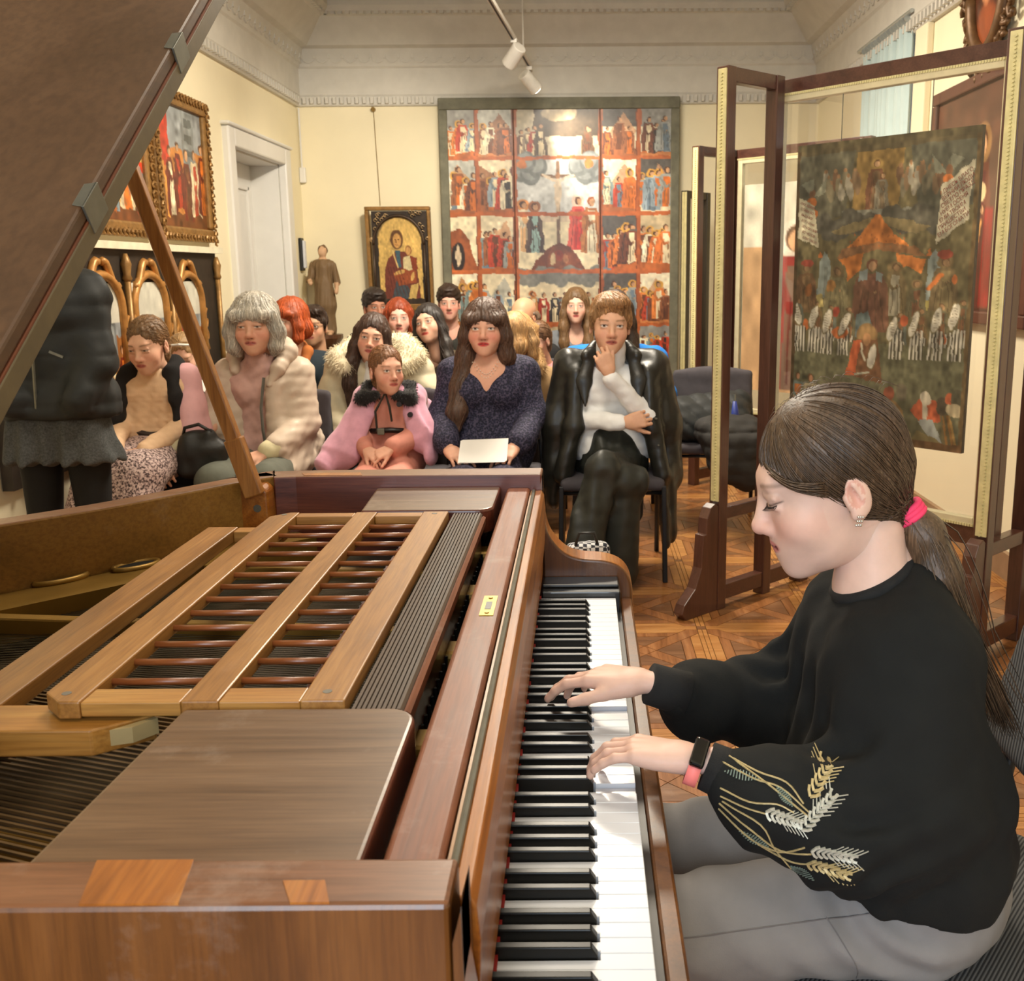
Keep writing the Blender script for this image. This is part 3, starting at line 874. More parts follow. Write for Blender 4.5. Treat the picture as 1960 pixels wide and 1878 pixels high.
# ---- prop stick in its block
m = MB(); m.prism([(-.772, .78), (-.772, .955), (-.764, .966), (-.712, .960), (-.700, .950), (-.696, .78)], .876, .928, 'y'); pb = m.build('prop_block', FALL, piano, bevel=.006, seg=3)
m = MB(); m.cyl((-.722, .8745, .915), (-.722, .878, .915), .008, n=12); m.build('screw_head', STEEL, pb)
pa = Vector((-.722, .868, .944)); pd = Vector((-.889, .85, 1.525))-pa
tip = pa+pd*1.69
m = MB(); m.bar(pa, pa+pd*.20, .036, .026, up=(0, 1, 0)); m.bar(pa+pd*.19, tip, .027, .022, up=(0, 1, 0))
m.build('prop_stick', wood('prop_wood', rgb(120, 74, 28), rgb(158, 102, 44), rgb(176, 122, 60), 'z', 1.0, .4, .3), piano, bevel=.003)
# worn white paint scuff on the inner rim
m = MB()
a0, a1 = np.array(inner[8]), np.array(inner[13])
def onrim(s, z):
    p = a0+(a1-a0)*s; t = (a1-a0)/np.linalg.norm(a1-a0); nn = np.array([-t[1], t[0]])
    return (p[0]+nn[0]*.001, p[1]+nn[1]*.001, z)
# ---- lid: main leaf hinged on the spine, front flap folded back over it
TH = math.radians(37.0); HY, HZ = -.49, .935
u_ = np.array([0, math.cos(TH), math.sin(TH)]); nrm = np.array([0, -math.sin(TH), math.cos(TH)])
def LP(x, t, h): return tuple(np.array([x, HY, HZ])+u_*t+nrm*h)
XF = -.652
lido = [(XF, 0), (XF, 1.60)]+[(p[0], (p[1]+.505)*1.03+.03) for p in bent[1:] if p[0] < XF-.05]+[(-1.2, 0)]
lido = [(XF, 0), (XF, 1.60), (-.80, 1.56)]+[(p[0]-.03, (p[1]+.505)+.09) for p in bent[6:-2]]+[(-1.45, 0)]
def slab(name, pts, h0, h1, mat, parent, bevel=0.0):
    k = len(pts); V = [LP(x, t, h0) for x, t in pts]+[LP(x, t, h1) for x, t in pts]
    F = [tuple(range(k)), tuple(range(k, 2*k))[::-1]]+[((i+1) % k, i, k+i, k+(i+1) % k) for i in range(k)]
    return mesh_obj(name, V, F, mat, parent, bevel=bevel)
lid = slab('lid', lido, 0, .0265, LIDE, piano, .002)
slab('lid_flap', [(XF-.002, .02), (XF-.002, 1.58), (XF-.43, 1.56), (XF-.43, .02)], .0295, .049, LIDW, lid, .004)
slab('lid_flap_edge', [(XF-.001, .02), (XF-.001, 1.58), (XF-.43, 1.56), (XF-.43, .02)], .0267, .0293, RUST, lid)
for t in (.40, .83, 1.23):
    V = []
    o = slab('lid_hinge', [(XF+.0015, t-.026), (XF+.0015, t+.026), (XF-.002, t+.026), (XF-.002, t-.026)], .012, .0505, STEEL, lid, .0008)
    slab('lid_hinge', [(XF+.0012, t-.026), (XF+.0012, t+.026), (XF-.014, t+.022), (XF-.014, t-.022)], .049, .0505, STEEL, lid, .0008)
# legs
for (x, y) in ((-.22, .80), (-.22, -.30), (-1.35, -.05)):
    m = MB(); m.lathe([(.045, 0), (.05, .05), (.035, .08), (.045, .14), (.06, .40), (.068, .56), (.05, .58), (.07, .61)], (x, y, 0), 16); m.build('leg', CASE, piano, smooth=True)
# ---- keys
PRESS = {-14: .007, -7: .007, -4: .006}
WK = .0235; WKW = .0229
# white key n spans y from (-n-1)*WK to -n*WK ; n = 0 is the B below middle octave start, C3|B2 border at y = 0
names = 'CDEFGAB'
BO = {'C': -.0022, 'D': .0022, 'F': -.0032, 'G': 0, 'A': .0032}          # offset of the sharp above each natural
BW = .0112
for i in range(52):                                         # A0 .. C8
    step = i-2                                              # C1 = 0
    nm = names[step % 7]
    octv = step//7
    y0 = (step-14)*WK                                       # C3 starts at y = 0
    n_ = -(step-14)-1
    lo_cut = hi_cut = 0
    prev = names[(step-1) % 7]
    if prev in BO and i > 0: lo_cut = BW/2+BO[prev]+.0009
    if nm in BO and i < 51: hi_cut = BW/2-BO[nm]+.0009
    dz = PRESS.get(n_, 0)
    a, b = y0+.0003, y0+WK-.0003
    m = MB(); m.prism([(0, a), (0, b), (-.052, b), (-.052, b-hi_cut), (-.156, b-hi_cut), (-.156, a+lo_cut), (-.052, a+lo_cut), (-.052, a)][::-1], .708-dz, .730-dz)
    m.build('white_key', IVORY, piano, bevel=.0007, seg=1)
    if nm in BO and i < 51:
        c = y0+WK+BO[nm]; h, g = BW/2, .0047
        ztop = .7425
        V = [(-.156, c-h, .722), (-.156, c+h, .722), (-.0545, c-h, .722), (-.0545, c+h, .722), (-.156, c-g, ztop), (-.156, c+g, ztop), (-.0605, c-g, ztop-.0005), (-.0605, c+g, ztop-.0005), (-.0545, c-h, .7325), (-.0545, c+h, .7325)]
        F = [(0, 1, 3, 2), (4, 6, 7, 5), (0, 4, 5, 1), (2, 3, 9, 8), (8, 9, 7, 6), (0, 2, 8, 6, 4), (1, 5, 7, 9, 3)]
        mesh_obj('black_key', V, F, EBONY, piano, bevel=.0012, seg=2)
# ------------------------------------------------------------------ painted panels: pictures are drawn as colours on a fine mesh
class Canvas:
    def __init__(s, w_, h_, bgc):
        s.w, s.h = w_, h_
        s.a = np.zeros((h_, w_, 3)); s.a[:] = bgc
        s.X, s.Y = np.meshgrid((np.arange(w_)+.5)/w_, (np.arange(h_)+.5)/h_)      # 0..1, y down
        s.asp = h_/w_
    def mask(s, m, c, op=1.0):
        k = (np.clip(m, 0, 1)*op)[..., None]; s.a = s.a*(1-k)+np.array(c, float)*k
    def ell(s, x, y, rx, ry, c, ang=0, op=1.0, soft=.12):
        dx = (s.X-x); dy = (s.Y-y)*s.asp
        ca, sa = math.cos(ang), math.sin(ang)
        d = np.sqrt(((dx*ca+dy*sa)/rx)**2+((-dx*sa+dy*ca)/(ry*s.asp))**2)
        s.mask((1-d)/soft+.5, c, op)
    def rect(s, x0, y0, x1, y1, c, op=1.0):
        s.mask(((s.X >= x0) & (s.X <= x1) & (s.Y >= y0) & (s.Y <= y1)).astype(float), c, op)
    def poly(s, pts, c, op=1.0):
        ins = np.zeros(s.X.shape, bool); n = len(pts)
        for i in range(n):
            (x0, y0), (x1, y1) = pts[i], pts[(i+1) % n]
            if y0 == y1: continue
            ins ^= ((s.Y < y0) != (s.Y < y1)) & (s.X < (x1-x0)*(s.Y-y0)/(y1-y0)+x0)
        s.mask(ins.astype(float), c, op)
    def line(s, pts, wd, c, op=1.0):
        for (x0, y0), (x1, y1) in zip(pts[:-1], pts[1:]):
            dx, dy = x1-x0, (y1-y0)*s.asp; L = dx*dx+dy*dy+1e-12
            t = np.clip(((s.X-x0)*dx+(s.Y-y0)*s.asp*dy)/L, 0, 1)
            d = np.sqrt((s.X-x0-t*dx)**2+((s.Y-y0)*s.asp-t*dy)**2)
            s.mask((wd-d)/(wd*.5)+.5, c, op)
    def noise(s, amp, cells, seed):
        rs = np.random.RandomState(seed)
        g = rs.normal(size=(cells+2, cells+2, 1))
        u, v = s.X*cells, s.Y*cells; i, j = u.astype(int), v.astype(int); fu, fv = (u-i)[..., None], (v-j)[..., None]
        fu = fu*fu*(3-2*fu); fv = fv*fv*(3-2*fv)
        z = (g[j, i]*(1-fu)+g[j, i+1]*fu)*(1-fv)+(g[j+1, i]*(1-fu)+g[j+1, i+1]*fu)*fv
        s.a = np.clip(s.a*(1+amp*z), 0, 255)
    def warp(s, amp, cells, seed):
        """bends every outline a little, as a brush would"""
        rs = np.random.RandomState(seed); out = []
        for _ in range(2):
            g = rs.normal(size=(cells+2, cells+2)); u, v = s.X*cells, s.Y*cells; i, j = u.astype(int), v.astype(int); fu, fv = u-i, v-j
            fu = fu*fu*(3-2*fu); fv = fv*fv*(3-2*fv)
            out.append((g[j, i]*(1-fu)+g[j, i+1]*fu)*(1-fv)+(g[j+1, i]*(1-fu)+g[j+1, i+1]*fu)*fv)
        xi = np.clip((s.X+amp*out[0])*s.w, 0, s.w-1).astype(int); yi = np.clip((s.Y+amp*out[1]/s.asp)*s.h, 0, s.h-1).astype(int)
        s.a = s.a[yi, xi]
    def figure(s, x, y, h, robe, under, skin=(196, 150, 110), hair=(84, 52, 32), halo=None, lean=0.0, wide=1.0):
        """a standing draped figure: feet at (x, y), height h in panel heights"""
        A = s.asp; w_ = h*A*.20*wide; hx = x+lean*h*A
        if halo: s.ell(hx, y-h*.89, h*A*.115, h*.115, halo)
        s.poly([(x-w_*.9, y), (hx-w_*.75, y-h*.60), (hx-w_*.45, y-h*.79), (hx+w_*.45, y-h*.79), (hx+w_*.75, y-h*.60), (x+w_*.9, y)], robe)
        s.poly([(x-w_*.35, y), (hx-w_*.25, y-h*.74), (hx+w_*.30, y-h*.74), (x+w_*.45, y)], under)
        s.line([(hx-w_*.55, y-h*.7), (hx-w_*.1, y-h*.48), (hx+w_*.2, y-h*.52)], h*A*.028, tuple(c*.85 for c in robe))
        s.ell(hx+w_*.22, y-h*.53, h*A*.022, h*.022, skin)
        for q in (-.6, -.15, .3, .65): s.line([(hx+q*w_*.6, y-h*.55), (x+q*w_, y-h*.04)], h*A*.007, tuple(c*.55 for c in robe), .7)
        s.ell(hx, y-h*.895, h*A*.062, h*.075, hair); s.ell(hx+.004, y-h*.88, h*A*.046, h*.060, skin)
def picture(name, cv, P0, U, Vv, mat, parent, thick=.012):
    """canvas cv on the rectangle P0 + u*U + v*V (v down); with real edges and back"""
    P0, U, Vv = np.array(P0, float), np.array(U, float), np.array(Vv, float)
    h, w_ = cv.h, cv.w
    jj, ii = np.meshgrid(np.arange(h), np.arange(w_), indexing='ij')
    V = P0+(ii/(w_-1))[..., None]*U+(jj/(h-1))[..., None]*Vv
    V = V.reshape(-1, 3); idx = np.arange(h*w_).reshape(h, w_)
    F = np.stack([idx[:-1, :-1], idx[1:, :-1], idx[1:, 1:], idx[:-1, 1:]], -1).reshape(-1, 4)
    nn = np.cross(U, -Vv); nn /= np.linalg.norm(nn)
    b = len(V)
    cor = [P0, P0+U, P0+U+Vv, P0+Vv]
    V2 = np.concatenate([V, np.array(cor), np.array([c-nn*thick for c in cor])])
    F2 = np.array([(b+0, b+1, b+5, b+4), (b+1, b+2, b+6, b+5), (b+2, b+3, b+7, b+6), (b+3, b+0, b+4, b+7), (b+4, b+5, b+6, b+7)])
    C_ = np.concatenate([nlin(cv.a.reshape(-1, 3)), np.tile(nlin(np.array([70, 52, 34])), (8, 1))])
    return mesh_obj(name, V2, np.concatenate([F, F2]), mat, parent, cols=C_)
VARN = vcol('varnished_paint', .30, .5, bump=.06, bscale=150)
MATTP = vcol('matt_paint', .55, .35, bump=.08, bscale=150)
rnd = random.Random(11)
ORG, RED, BRN, CRM, GRY, BLU, DRK, TEAL = (206, 112, 44), (176, 58, 34), (112, 64, 36), (232, 214, 176), (128, 132, 130), (112, 128, 140), (62, 52, 44), (86, 112, 112)

# ---- the large many-scened panel on the back wall
def big_panel():
    cv = Canvas(250, 320, (214, 196, 158))
    cx = [0, .133, .300, .683, .850, 1.0]
    rw = [0, .178, .380, .592, .793, .93, 1.0]
    W_, H_ = 1.0, 1.0
    rr = random.Random(5)
    def scene_(x0, x1, y0, y1, k):
        w_, h_ = x1-x0, y1-y0
        sky = rr.choice([(240, 226, 192), (232, 216, 180), (224, 210, 178), (244, 232, 202), (190, 190, 180)])
        cv.rect(x0, y0, x1, y1, sky)
        t = rr.random()
        if t < .45: cv.rect(x0, y0, x1, y0+h_*.38, rr.choice([(92, 86, 80), (146, 144, 138), (196, 176, 140)]))
        if t > .3: cv.poly([(x0+w_*rr.random(), y0+h_*.1), (x0+w_*.95, y0+h_*.5), (x0+w_*.4, y0+h_*.8), (x0, y0+h_*.7)], rr.choice([(186, 122, 66), (150, 92, 54), (200, 150, 110), (170, 170, 160)]), .8)
        cv.rect(x0, y1-h_*.16, x1, y1, rr.choice([(186, 104, 52), (206, 132, 76), (232, 214, 176), (170, 100, 58)]))
        nf = rr.choice([3, 4, 5])
        for q in range(nf):
            fx = x0+w_*(.14+.74*(q+.2*rr.random())/(nf-.6)); fh = h_*rr.uniform(.56, .74)
            c1 = rr.choice([(222, 130, 62), (196, 74, 46), (150, 92, 56), (150, 164, 172), (164, 166, 160), (236, 222, 190), (214, 118, 56), (132, 150, 148), (120, 70, 46)])
            c2 = rr.choice([BRN, CRM, BLU, ORG, DRK])
            cv.figure(min(fx, x1-w_*.08), y1-h_*rr.uniform(.05, .16), fh, c1, c2, halo=(214, 160, 70) if rr.random() < .35 else None, lean=rr.uniform(-.05, .05), wide=1.15)
    for r in range(6):
        for c in range(5):
            if c == 2 and r in (1, 2): continue
            scene_(cx[c], cx[c+1], rw[r], rw[r+1], r*5+c)
    # row one centre: figures before a dark interior
    x0, x1 = cx[2], cx[3]
    cv.rect(x0, 0, x1, rw[1], (196, 184, 158)); cv.rect(x0+.09, 0, x1, .10, (84, 70, 54)); cv.ell(x0+.2, .02, .08, .03, (170, 150, 116))
    for q, cc in enumerate((BRN, (150, 130, 110), RED, (92, 70, 50))): cv.figure(x0+.035+q*.027, .19-.006*q, .12, cc, CRM, wide=1.1)
    cv.figure(x1-.06, .19, .13, (104, 74, 50), BRN)
    # centre field: crucified figure between clouds, four standing figures, hill with a cave
    y0, y1 = rw[1], rw[3]
    cv.rect(x0, y0, x1, y1, (206, 208, 206)); cv.rect(x0, y0+.22, x1, y1, (232, 218, 184)); cv.rect(x0, y0+.20, x1, y0+.23, (216, 196, 170))
    for s_ in (0, 1):
        for (a, b, c_) in ((.03, .045, .045), (.07, .06, .038), (.10, .03, .04), (.05, .015, .04)):
            xx = x0+a if s_ == 0 else x1-a
            cv.ell(xx, y0+b, .045, c_, (120, 124, 122)); cv.ell(xx-.005, y0+b-.006, .034, c_*.72, (146, 150, 148))
        cv.ell(x0+.035 if s_ == 0 else x1-.055, y0+.022, .022, .017, (196, 118, 64))
    cm = (x0+x1)/2
    cv.line([(cm, y0+.02), (cm, y1-.10)], .008, (128, 100, 78)); cv.line([(cm-.07, y0+.065), (cm+.07, y0+.065)], .007, (128, 100, 78))
    cv.ell(cm, y0+.12, .016, .05, (222, 204, 180)); cv.line([(cm-.065, y0+.062), (cm, y0+.085), (cm+.065, y0+.062)], .007, (222, 204, 180)); cv.ell(cm, y0+.062, .010, .012, (168, 120, 84)); cv.line([(cm, y0+.165), (cm-.004, y0+.215)], .008, (214, 192, 164))
    cv.figure(x0+.035, y1-.075, .19, (234, 220, 190), (214, 170, 120), halo=(222, 150, 84), wide=.95)
    cv.figure(x0+.085, y1-.070, .19, (92, 72, 60), (150, 178, 172), halo=(150, 96, 60), wide=.95)
    cv.figure(x1-.105, y1-.080, .20, (222, 96, 78), (196, 60, 44), halo=(240, 200, 180), wide=1.0)
    cv.figure(x1-.045, y1-.070, .21, (172, 112, 62), (206, 196, 170), hair=(150, 80, 40), wide=1.0)
    cv.poly([(cm-.135, y1), (cm-.10, y1-.04), (cm-.055, y1-.085), (cm, y1-.105), (cm+.05, y1-.09), (cm+.09, y1-.045), (cm+.125, y1)], (122, 66, 38))
    cv.ell(cm, y1-.045, .055, .05, (138, 78, 46)); cv.ell(cm-.03, y1-.045, .012, .022, (206, 180, 140)); cv.ell(cm+.03, y1-.05, .012, .02, (180, 120, 80)); cv.ell(cm, y1-.06, .02, .02, (160, 70, 40))
    # entombment cave at the left, grey clouds in the lower centre
    cv.rect(0, rw[2], cx[1], rw[3], (236, 222, 186)); cv.poly([(0, rw[3]), (0, rw[2]+.06), (.05, rw[2]+.05), (.09, rw[2]+.09), (.10, rw[2]+.14), (cx[1], rw[3])], (154, 84, 46)); cv.ell(.038, rw[3]-.055, .03, .055, (44, 34, 30)); cv.ell(.036, rw[3]-.06, .011, .04, (214, 192, 160))
    cv.rect(x0, rw[3], x1, rw[3]+.10, (222, 206, 172))
    for q in range(9): cv.ell(x0+.03+q*.042, rw[3]+.018+.012*math.sin(q*2.1), .036, .032, (126, 124, 116))
    for q, cc in enumerate(((206, 150, 90), RED, DRK, (196, 190, 170), (150, 60, 40), (214, 196, 160))): cv.figure(x0+.07+q*.05, rw[4]-.012, .115, cc, CRM, halo=(200, 120, 60) if q == 0 else None)
    # orange dividing bands
    for x in cx[1:-1]: cv.rect(x-.010, 0, x+.010, 1, (172, 92, 46)); cv.rect(x-.010, 0, x-.006, 1, (120, 62, 34))
    for k, y in enumerate(rw[1:-1]):
        cv.rect(0, y-.007, 1, y+.007, (186, 100, 50))
    cv.warp(.0026, 36, 1)
    cv.noise(.06, 80, 2); cv.noise(.06, 24, 5); cv.noise(.05, 9, 3)
    return cv
bp_ = empty('many_scene_icon', (-.24, 7.36, .5))
BX0, BX1, BZ0, BZ1 = -1.19, .735, .42, 2.735
tilt = .05
m = MB()
for (a, b, c, d) in ((BX0, BX1, BZ1-.09, BZ1), (BX0, BX1, BZ0, BZ0+.09), (BX0, BX0+.07, BZ0+.09, BZ1-.09), (BX1-.07, BX1, BZ0+.09, BZ1-.09)):
    m.box(a, b, 7.29, 7.385, c, d)
m.build('panel_frame', plain('weathered_olive_frame', rgb(112, 110, 92), .7, var=.25, vscale=12, bump=.3, bscale=50), bp_, bevel=.008)
picture('painted_board', big_panel(), (BX0+.06, 7.305, BZ1-.08), (BX1-BX0-.12, 0, 0), (0, 0, -(BZ1-BZ0-.16)), VARN, bp_)
for x in (.300, .683):
    m = MB(); xx = BX0+.06+x*(BX1-BX0-.12); m.box(xx-.010, xx-.002, 7.296, 7.31, BZ0+.09, BZ1-.09); m.build('board_joint', plain('joint_brown', rgb(84, 48, 28), .7), bp_)
tag(bp_, 'huge painted panel divided by orange bands into many small figure scenes', 'painting')

# ---- arched icon leaning out from the wall beside it
ic = empty('arched_icon', (-1.55, 7.3, 1.0))
def icon2():
    cv = Canvas(110, 165, (54, 44, 36))
    gold = (206, 170, 98)
    cv.rect(.10, .27, .88, .94, gold); cv.ell(.49, .30, .39, .235, gold)
    cv.noise(.05, 8, 4)
    # woman with child
    cv.ell(.49, .36, .0, .0, gold) if False else None
    cv.poly([(.17, .94), (.20, .62), (.27, .50), (.40, .43), (.58, .43), (.74, .52), (.80, .68), (.83, .94)], (112, 58, 46))
    cv.poly([(.30, .94), (.40, .74), (.60, .80), (.70, .94)], (70, 78, 84)); cv.poly([(.60, .94), (.66, .80), (.80, .76), (.74, .94)], (200, 168, 100))
    cv.ell(.44, .30, .115, .105, (98, 66, 40)); cv.ell(.445, .315, .075, .078, (196, 148, 86)); cv.line([(.44, .30), (.435, .335)], .008, (120, 78, 44)); cv.line([(.41, .355), (.46, .355)], .006, (130, 60, 40))
    for xx in (.415, .475): cv.ell(xx, .302, .012, .006, (70, 44, 28))
    cv.poly([(.40, .42), (.48, .42), (.50, .60), (.44, .60)], (66, 92, 104)); cv.line([(.35, .42), (.44, .60)], .012, (214, 184, 120))
    cv.ell(.64, .42, .055, .05, (150, 104, 62)); cv.ell(.635, .425, .038, .038, (200, 152, 92))
    cv.poly([(.54, .50), (.62, .47), (.76, .49), (.80, .60), (.66, .66), (.54, .62)], (206, 190, 144)); cv.poly([(.66, .47), (.78, .50), (.80, .62), (.70, .64)], (134, 62, 40))
    cv.poly([(.34, .66), (.56, .62), (.78, .64), (.76, .76), (.44, .80)], (146, 76, 46)); cv.ell(.46, .655, .10, .022, (206, 164, 96), -.25); cv.ell(.70, .70, .03, .05, (206, 164, 96), .4)
    for q in range(5): cv.line([(.26+q*.05, .60), (.34+q*.07, .92)], .006, (84, 40, 34), .7)
    cv.warp(.005, 16, 8); cv.noise(.06, 40, 8)
    return cv
IX0, IX1, IZ0, IZ1 = -1.80, -1.275, 1.075, 1.90
def ICP(x, z, d): return (x+.0*(z), 7.30-.06*((z-IZ0)/(IZ1-IZ0))-d, z)
GOLDFR = plain('dull_gilt', rgb(150, 112, 62), .42, .35, var=.3, vscale=25, bump=.25, bscale=60)
picture('painted_board', icon2(), ICP(IX0+.05, IZ1-.035, .0), (IX1-IX0-.08, 0, 0), np.array(ICP(0, IZ0+.05, 0))-np.array(ICP(0, IZ1-.035, 0)), MATTP, ic, .03)
m = MB()
sh = np.array(ICP(0, IZ1, 0))-np.array(ICP(0, IZ0, 0)); shn = sh/np.linalg.norm(sh)
def fb(x0, x1, z0, z1, d0, d1):
    V = []
    for z in (z0, z1):
        for d in (d0, d1):
            for x in (x0, x1): V.append(ICP(x, z, d))
    m.add(V, [(0, 1, 3, 2), (4, 6, 7, 5), (0, 4, 5, 1), (2, 3, 7, 6), (0, 2, 6, 4), (1, 5, 7, 3)])
fb(IX0, IX1, IZ1-.03, IZ1, -.05, .02); fb(IX0, IX1, IZ0, IZ0+.05, -.05, .02); fb(IX0, IX0+.03, IZ0+.05, IZ1-.03, -.05, .02); fb(IX1-.025, IX1, IZ0+.05, IZ1-.03, -.05, .02)
m.build('icon_frame', GOLDFR, ic, bevel=.006)
m = MB(); m.box(-1.56, -1.52, 7.28, YB, 1.80, 1.86); m.build('wall_hanger', GOLDFR, ic)
cxm, zc_, ra = (IX0+IX1)/2, 1.60, .205
m = MB(); m.tube([ICP(cxm-ra*math.cos(t), zc_+ra*1.12*math.sin(t), .012) for t in np.linspace(0, math.pi, 25)], .012, 6); m.build('arch_moulding', plain('dark_carving', rgb(66, 50, 36), .5, .2, var=.3), ic, smooth=True)
for s_ in (-1, 1):
    m = MB(); m.tube([ICP(cxm+s_*ra, 1.60, .012), ICP(cxm+s_*(ra+.002), IZ0+.06, .012)], .011, 6)
    m.build('side_colonnette', MATS['dark_carving'], ic, smooth=True)
m = MB(); rr = random.Random(9)
for s_ in (-1, 1):
    for q in range(26):
        x = cxm+s_*rr.uniform(.06, .235); z = rr.uniform(1.62, 1.86)
        if (x-cxm)**2+((z-1.60)/1.12)**2 < (.215)**2: continue
        p = ICP(x, z, .016); m.tube([(p[0]+.012*math.cos(t), p[1], p[2]+.012*math.sin(t)) for t in np.linspace(0, 5, 7)], .0035, 4)
q = m.build('corner_scrollwork', plain('bright_gilt', rgb(178, 150, 110), .35, .5, var=.3), ic); q['kind'] = 'stuff'
tag(ic, 'arched icon of a woman holding a child in a dark carved frame', 'painting')

# ---- carved wooden statue on a bracket
st = empty('statue', (-2.14, 7.17, .88))
SX, SY, SZ = -2.14, 7.17, .89
def sp(x, y, z): return (SX+x, SY+y, SZ+z)
pr = [ell(sp(0, 0, .655), (.032, .036, .045), k=.01, lab=1), ell(sp(0, .022, .670), (.040, .036, .042), k=.008, lab=2), cap(sp(0, .005, .62), sp(0, .01, .57), .020, .028, .015, 1),
      cap(sp(-.06, .01, .555), sp(.06, .01, .555), .035, .035, .03), cap(sp(0, .005, .53), sp(0, .0, .36), .068, .062, .03), cap(sp(0, 0, .40), sp(.005, 0, .24), .07, .09, .03),
      cap(sp(-.005, 0, .26), sp(.01, .01, .04), .066, .075, .03), cap(sp(-.08, .01, .55), sp(-.112, -.02, .43), .028, .026, .012), cap(sp(-.112, -.02, .43), sp(-.085, -.085, .41), .022, .016, .01, 1),
      cap(sp(.08, .01, .55), sp(.105, .0, .42), .028, .027, .012), cap(sp(.105, .0, .42), sp(.105, -.04, .34), .022, .015, .01, 1), cap(sp(.03, -.03, .02), sp(.05, -.09, .005), .03, .016, .015, 1)]
fold = wobble(.006, 1, 3, (150, 90, 12))
sdf_obj('statue_body', pr, .006, vcol('statue_paint', .6, .3, bump=.2, bscale=80), st, disp=fold, col={0: (120, 96, 68), 1: (206, 166, 130), 2: (110, 84, 58)})
m = MB(); m.lathe([(.03, -.20), (.06, -.12), (.11, -.06), (.13, -.03), (.13, 0)], (SX, SY, SZ), 20); o = m.build('bracket', wood('bracket_wood', rgb(70, 44, 26), rgb(96, 62, 38), rgb(116, 80, 50), 'z'), st, smooth=False)
m = MB(); m.box(SX-.05, SX+.05, SY+.03, YB, SZ-.10, SZ-.03); m.build('bracket_arm', MATS['bracket_wood'], st)
tag(st, 'small carved wooden statue of a draped figure on a wall bracket', 'statue')

# ---- left wall: gilt framed pictures above, carved gilded altar panel below
def wallpic(name, y0, y1, z0, z1, cv, label, fw=.075):
    e = empty(name, (XL+.03, (y0+y1)/2, z0))
    m = MB()
    for (a, b, c, d) in ((y0, y1, z1-fw, z1), (y0, y1, z0, z0+fw), (y0, y0+fw, z0+fw, z1-fw), (y1-fw, y1, z0+fw, z1-fw)): m.box(XL+.004, XL+.055, a, b, c, d)
    m.build('gilt_frame', GOLDFR, e, bevel=.012)
    m = MB(); rr = random.Random(int(y0*100))
    per = []
    t = y0
    while t < y1: per += [(t, z0+.02), (t, z1-.02)]; t += .045
    t = z0
    while t < z1: per += [(y0+.02, t), (y1-.02, t)]; t += .045
    for (y, z) in per:
        m.tube([(XL+.058+.006*rr.random(), y+.018*math.cos(a), z+.018*math.sin(a)) for a in np.linspace(0, 4.6, 7)], .007, 5)
    q = m.build('carved_leaves', GOLDFR, e); q['kind'] = 'stuff'
    picture('canvas', cv, (XL+.03, y0+fw*.8, z1-fw*.8), (0, y1-y0-1.6*fw, 0), (0, 0, -(z1-z0-1.6*fw)), VARN, e)
    tag(e, label, 'painting')
def crowd(w_, h_, seed, bgc, n, hs=.5):
    cv = Canvas(w_, h_, bgc); rr = random.Random(seed)
    cv.rect(0, 0, 1, .35, (150, 156, 158)); cv.rect(.55, .05, .8, .55, (128, 134, 134)); cv.rect(.0, 0, .25, .5, (190, 60, 40)); cv.rect(0, .86, 1, 1, (112, 66, 36))
    for q in range(3): cv.rect(.60, .1+.12*q, .75, .16+.12*q, (86, 92, 92))
    for q in range(n):
        cv.figure(.08+.86*q/(n-1), .94-rr.random()*.12, hs*rr.uniform(.9, 1.3), rr.choice([(206, 66, 40), (228, 208, 168), (214, 150, 70), (120, 140, 146), (110, 40, 28), (196, 90, 40)]), rr.choice([CRM, RED, BLU, ORG, BRN]))
    cv.warp(.010, 16, seed); cv.noise(.12, 18, seed); return cv
wallpic('framed_painting', 4.40, 5.20, 1.565, 2.365, crowd(110, 110, 3, (196, 128, 62), 6), 'gilt framed painting of crowded red and white robed figures near the door')
wallpic('framed_painting', 3.40, 4.34, 1.565, 2.365, crowd(90, 90, 8, (206, 170, 96), 5), 'gilt framed golden toned painting beside the raised piano lid')
al = empty('altar_panel', (XL+.03, 4.3, .55))
m = MB(); m.box(XL+.005, XL+.05, 2.75, 5.16, .55, 1.50); m.build('backing', plain('altar_dark', rgb(44, 36, 28), .55, var=.3), al)
m = MB(); m.box(XL+.004, XL+.09, 2.72, 5.19, 1.50, 1.535); m.build('ledge', plain('altar_ledge', rgb(226, 218, 190), .6), al)
ya = [4.66, 4.14, 3.62, 3.10]
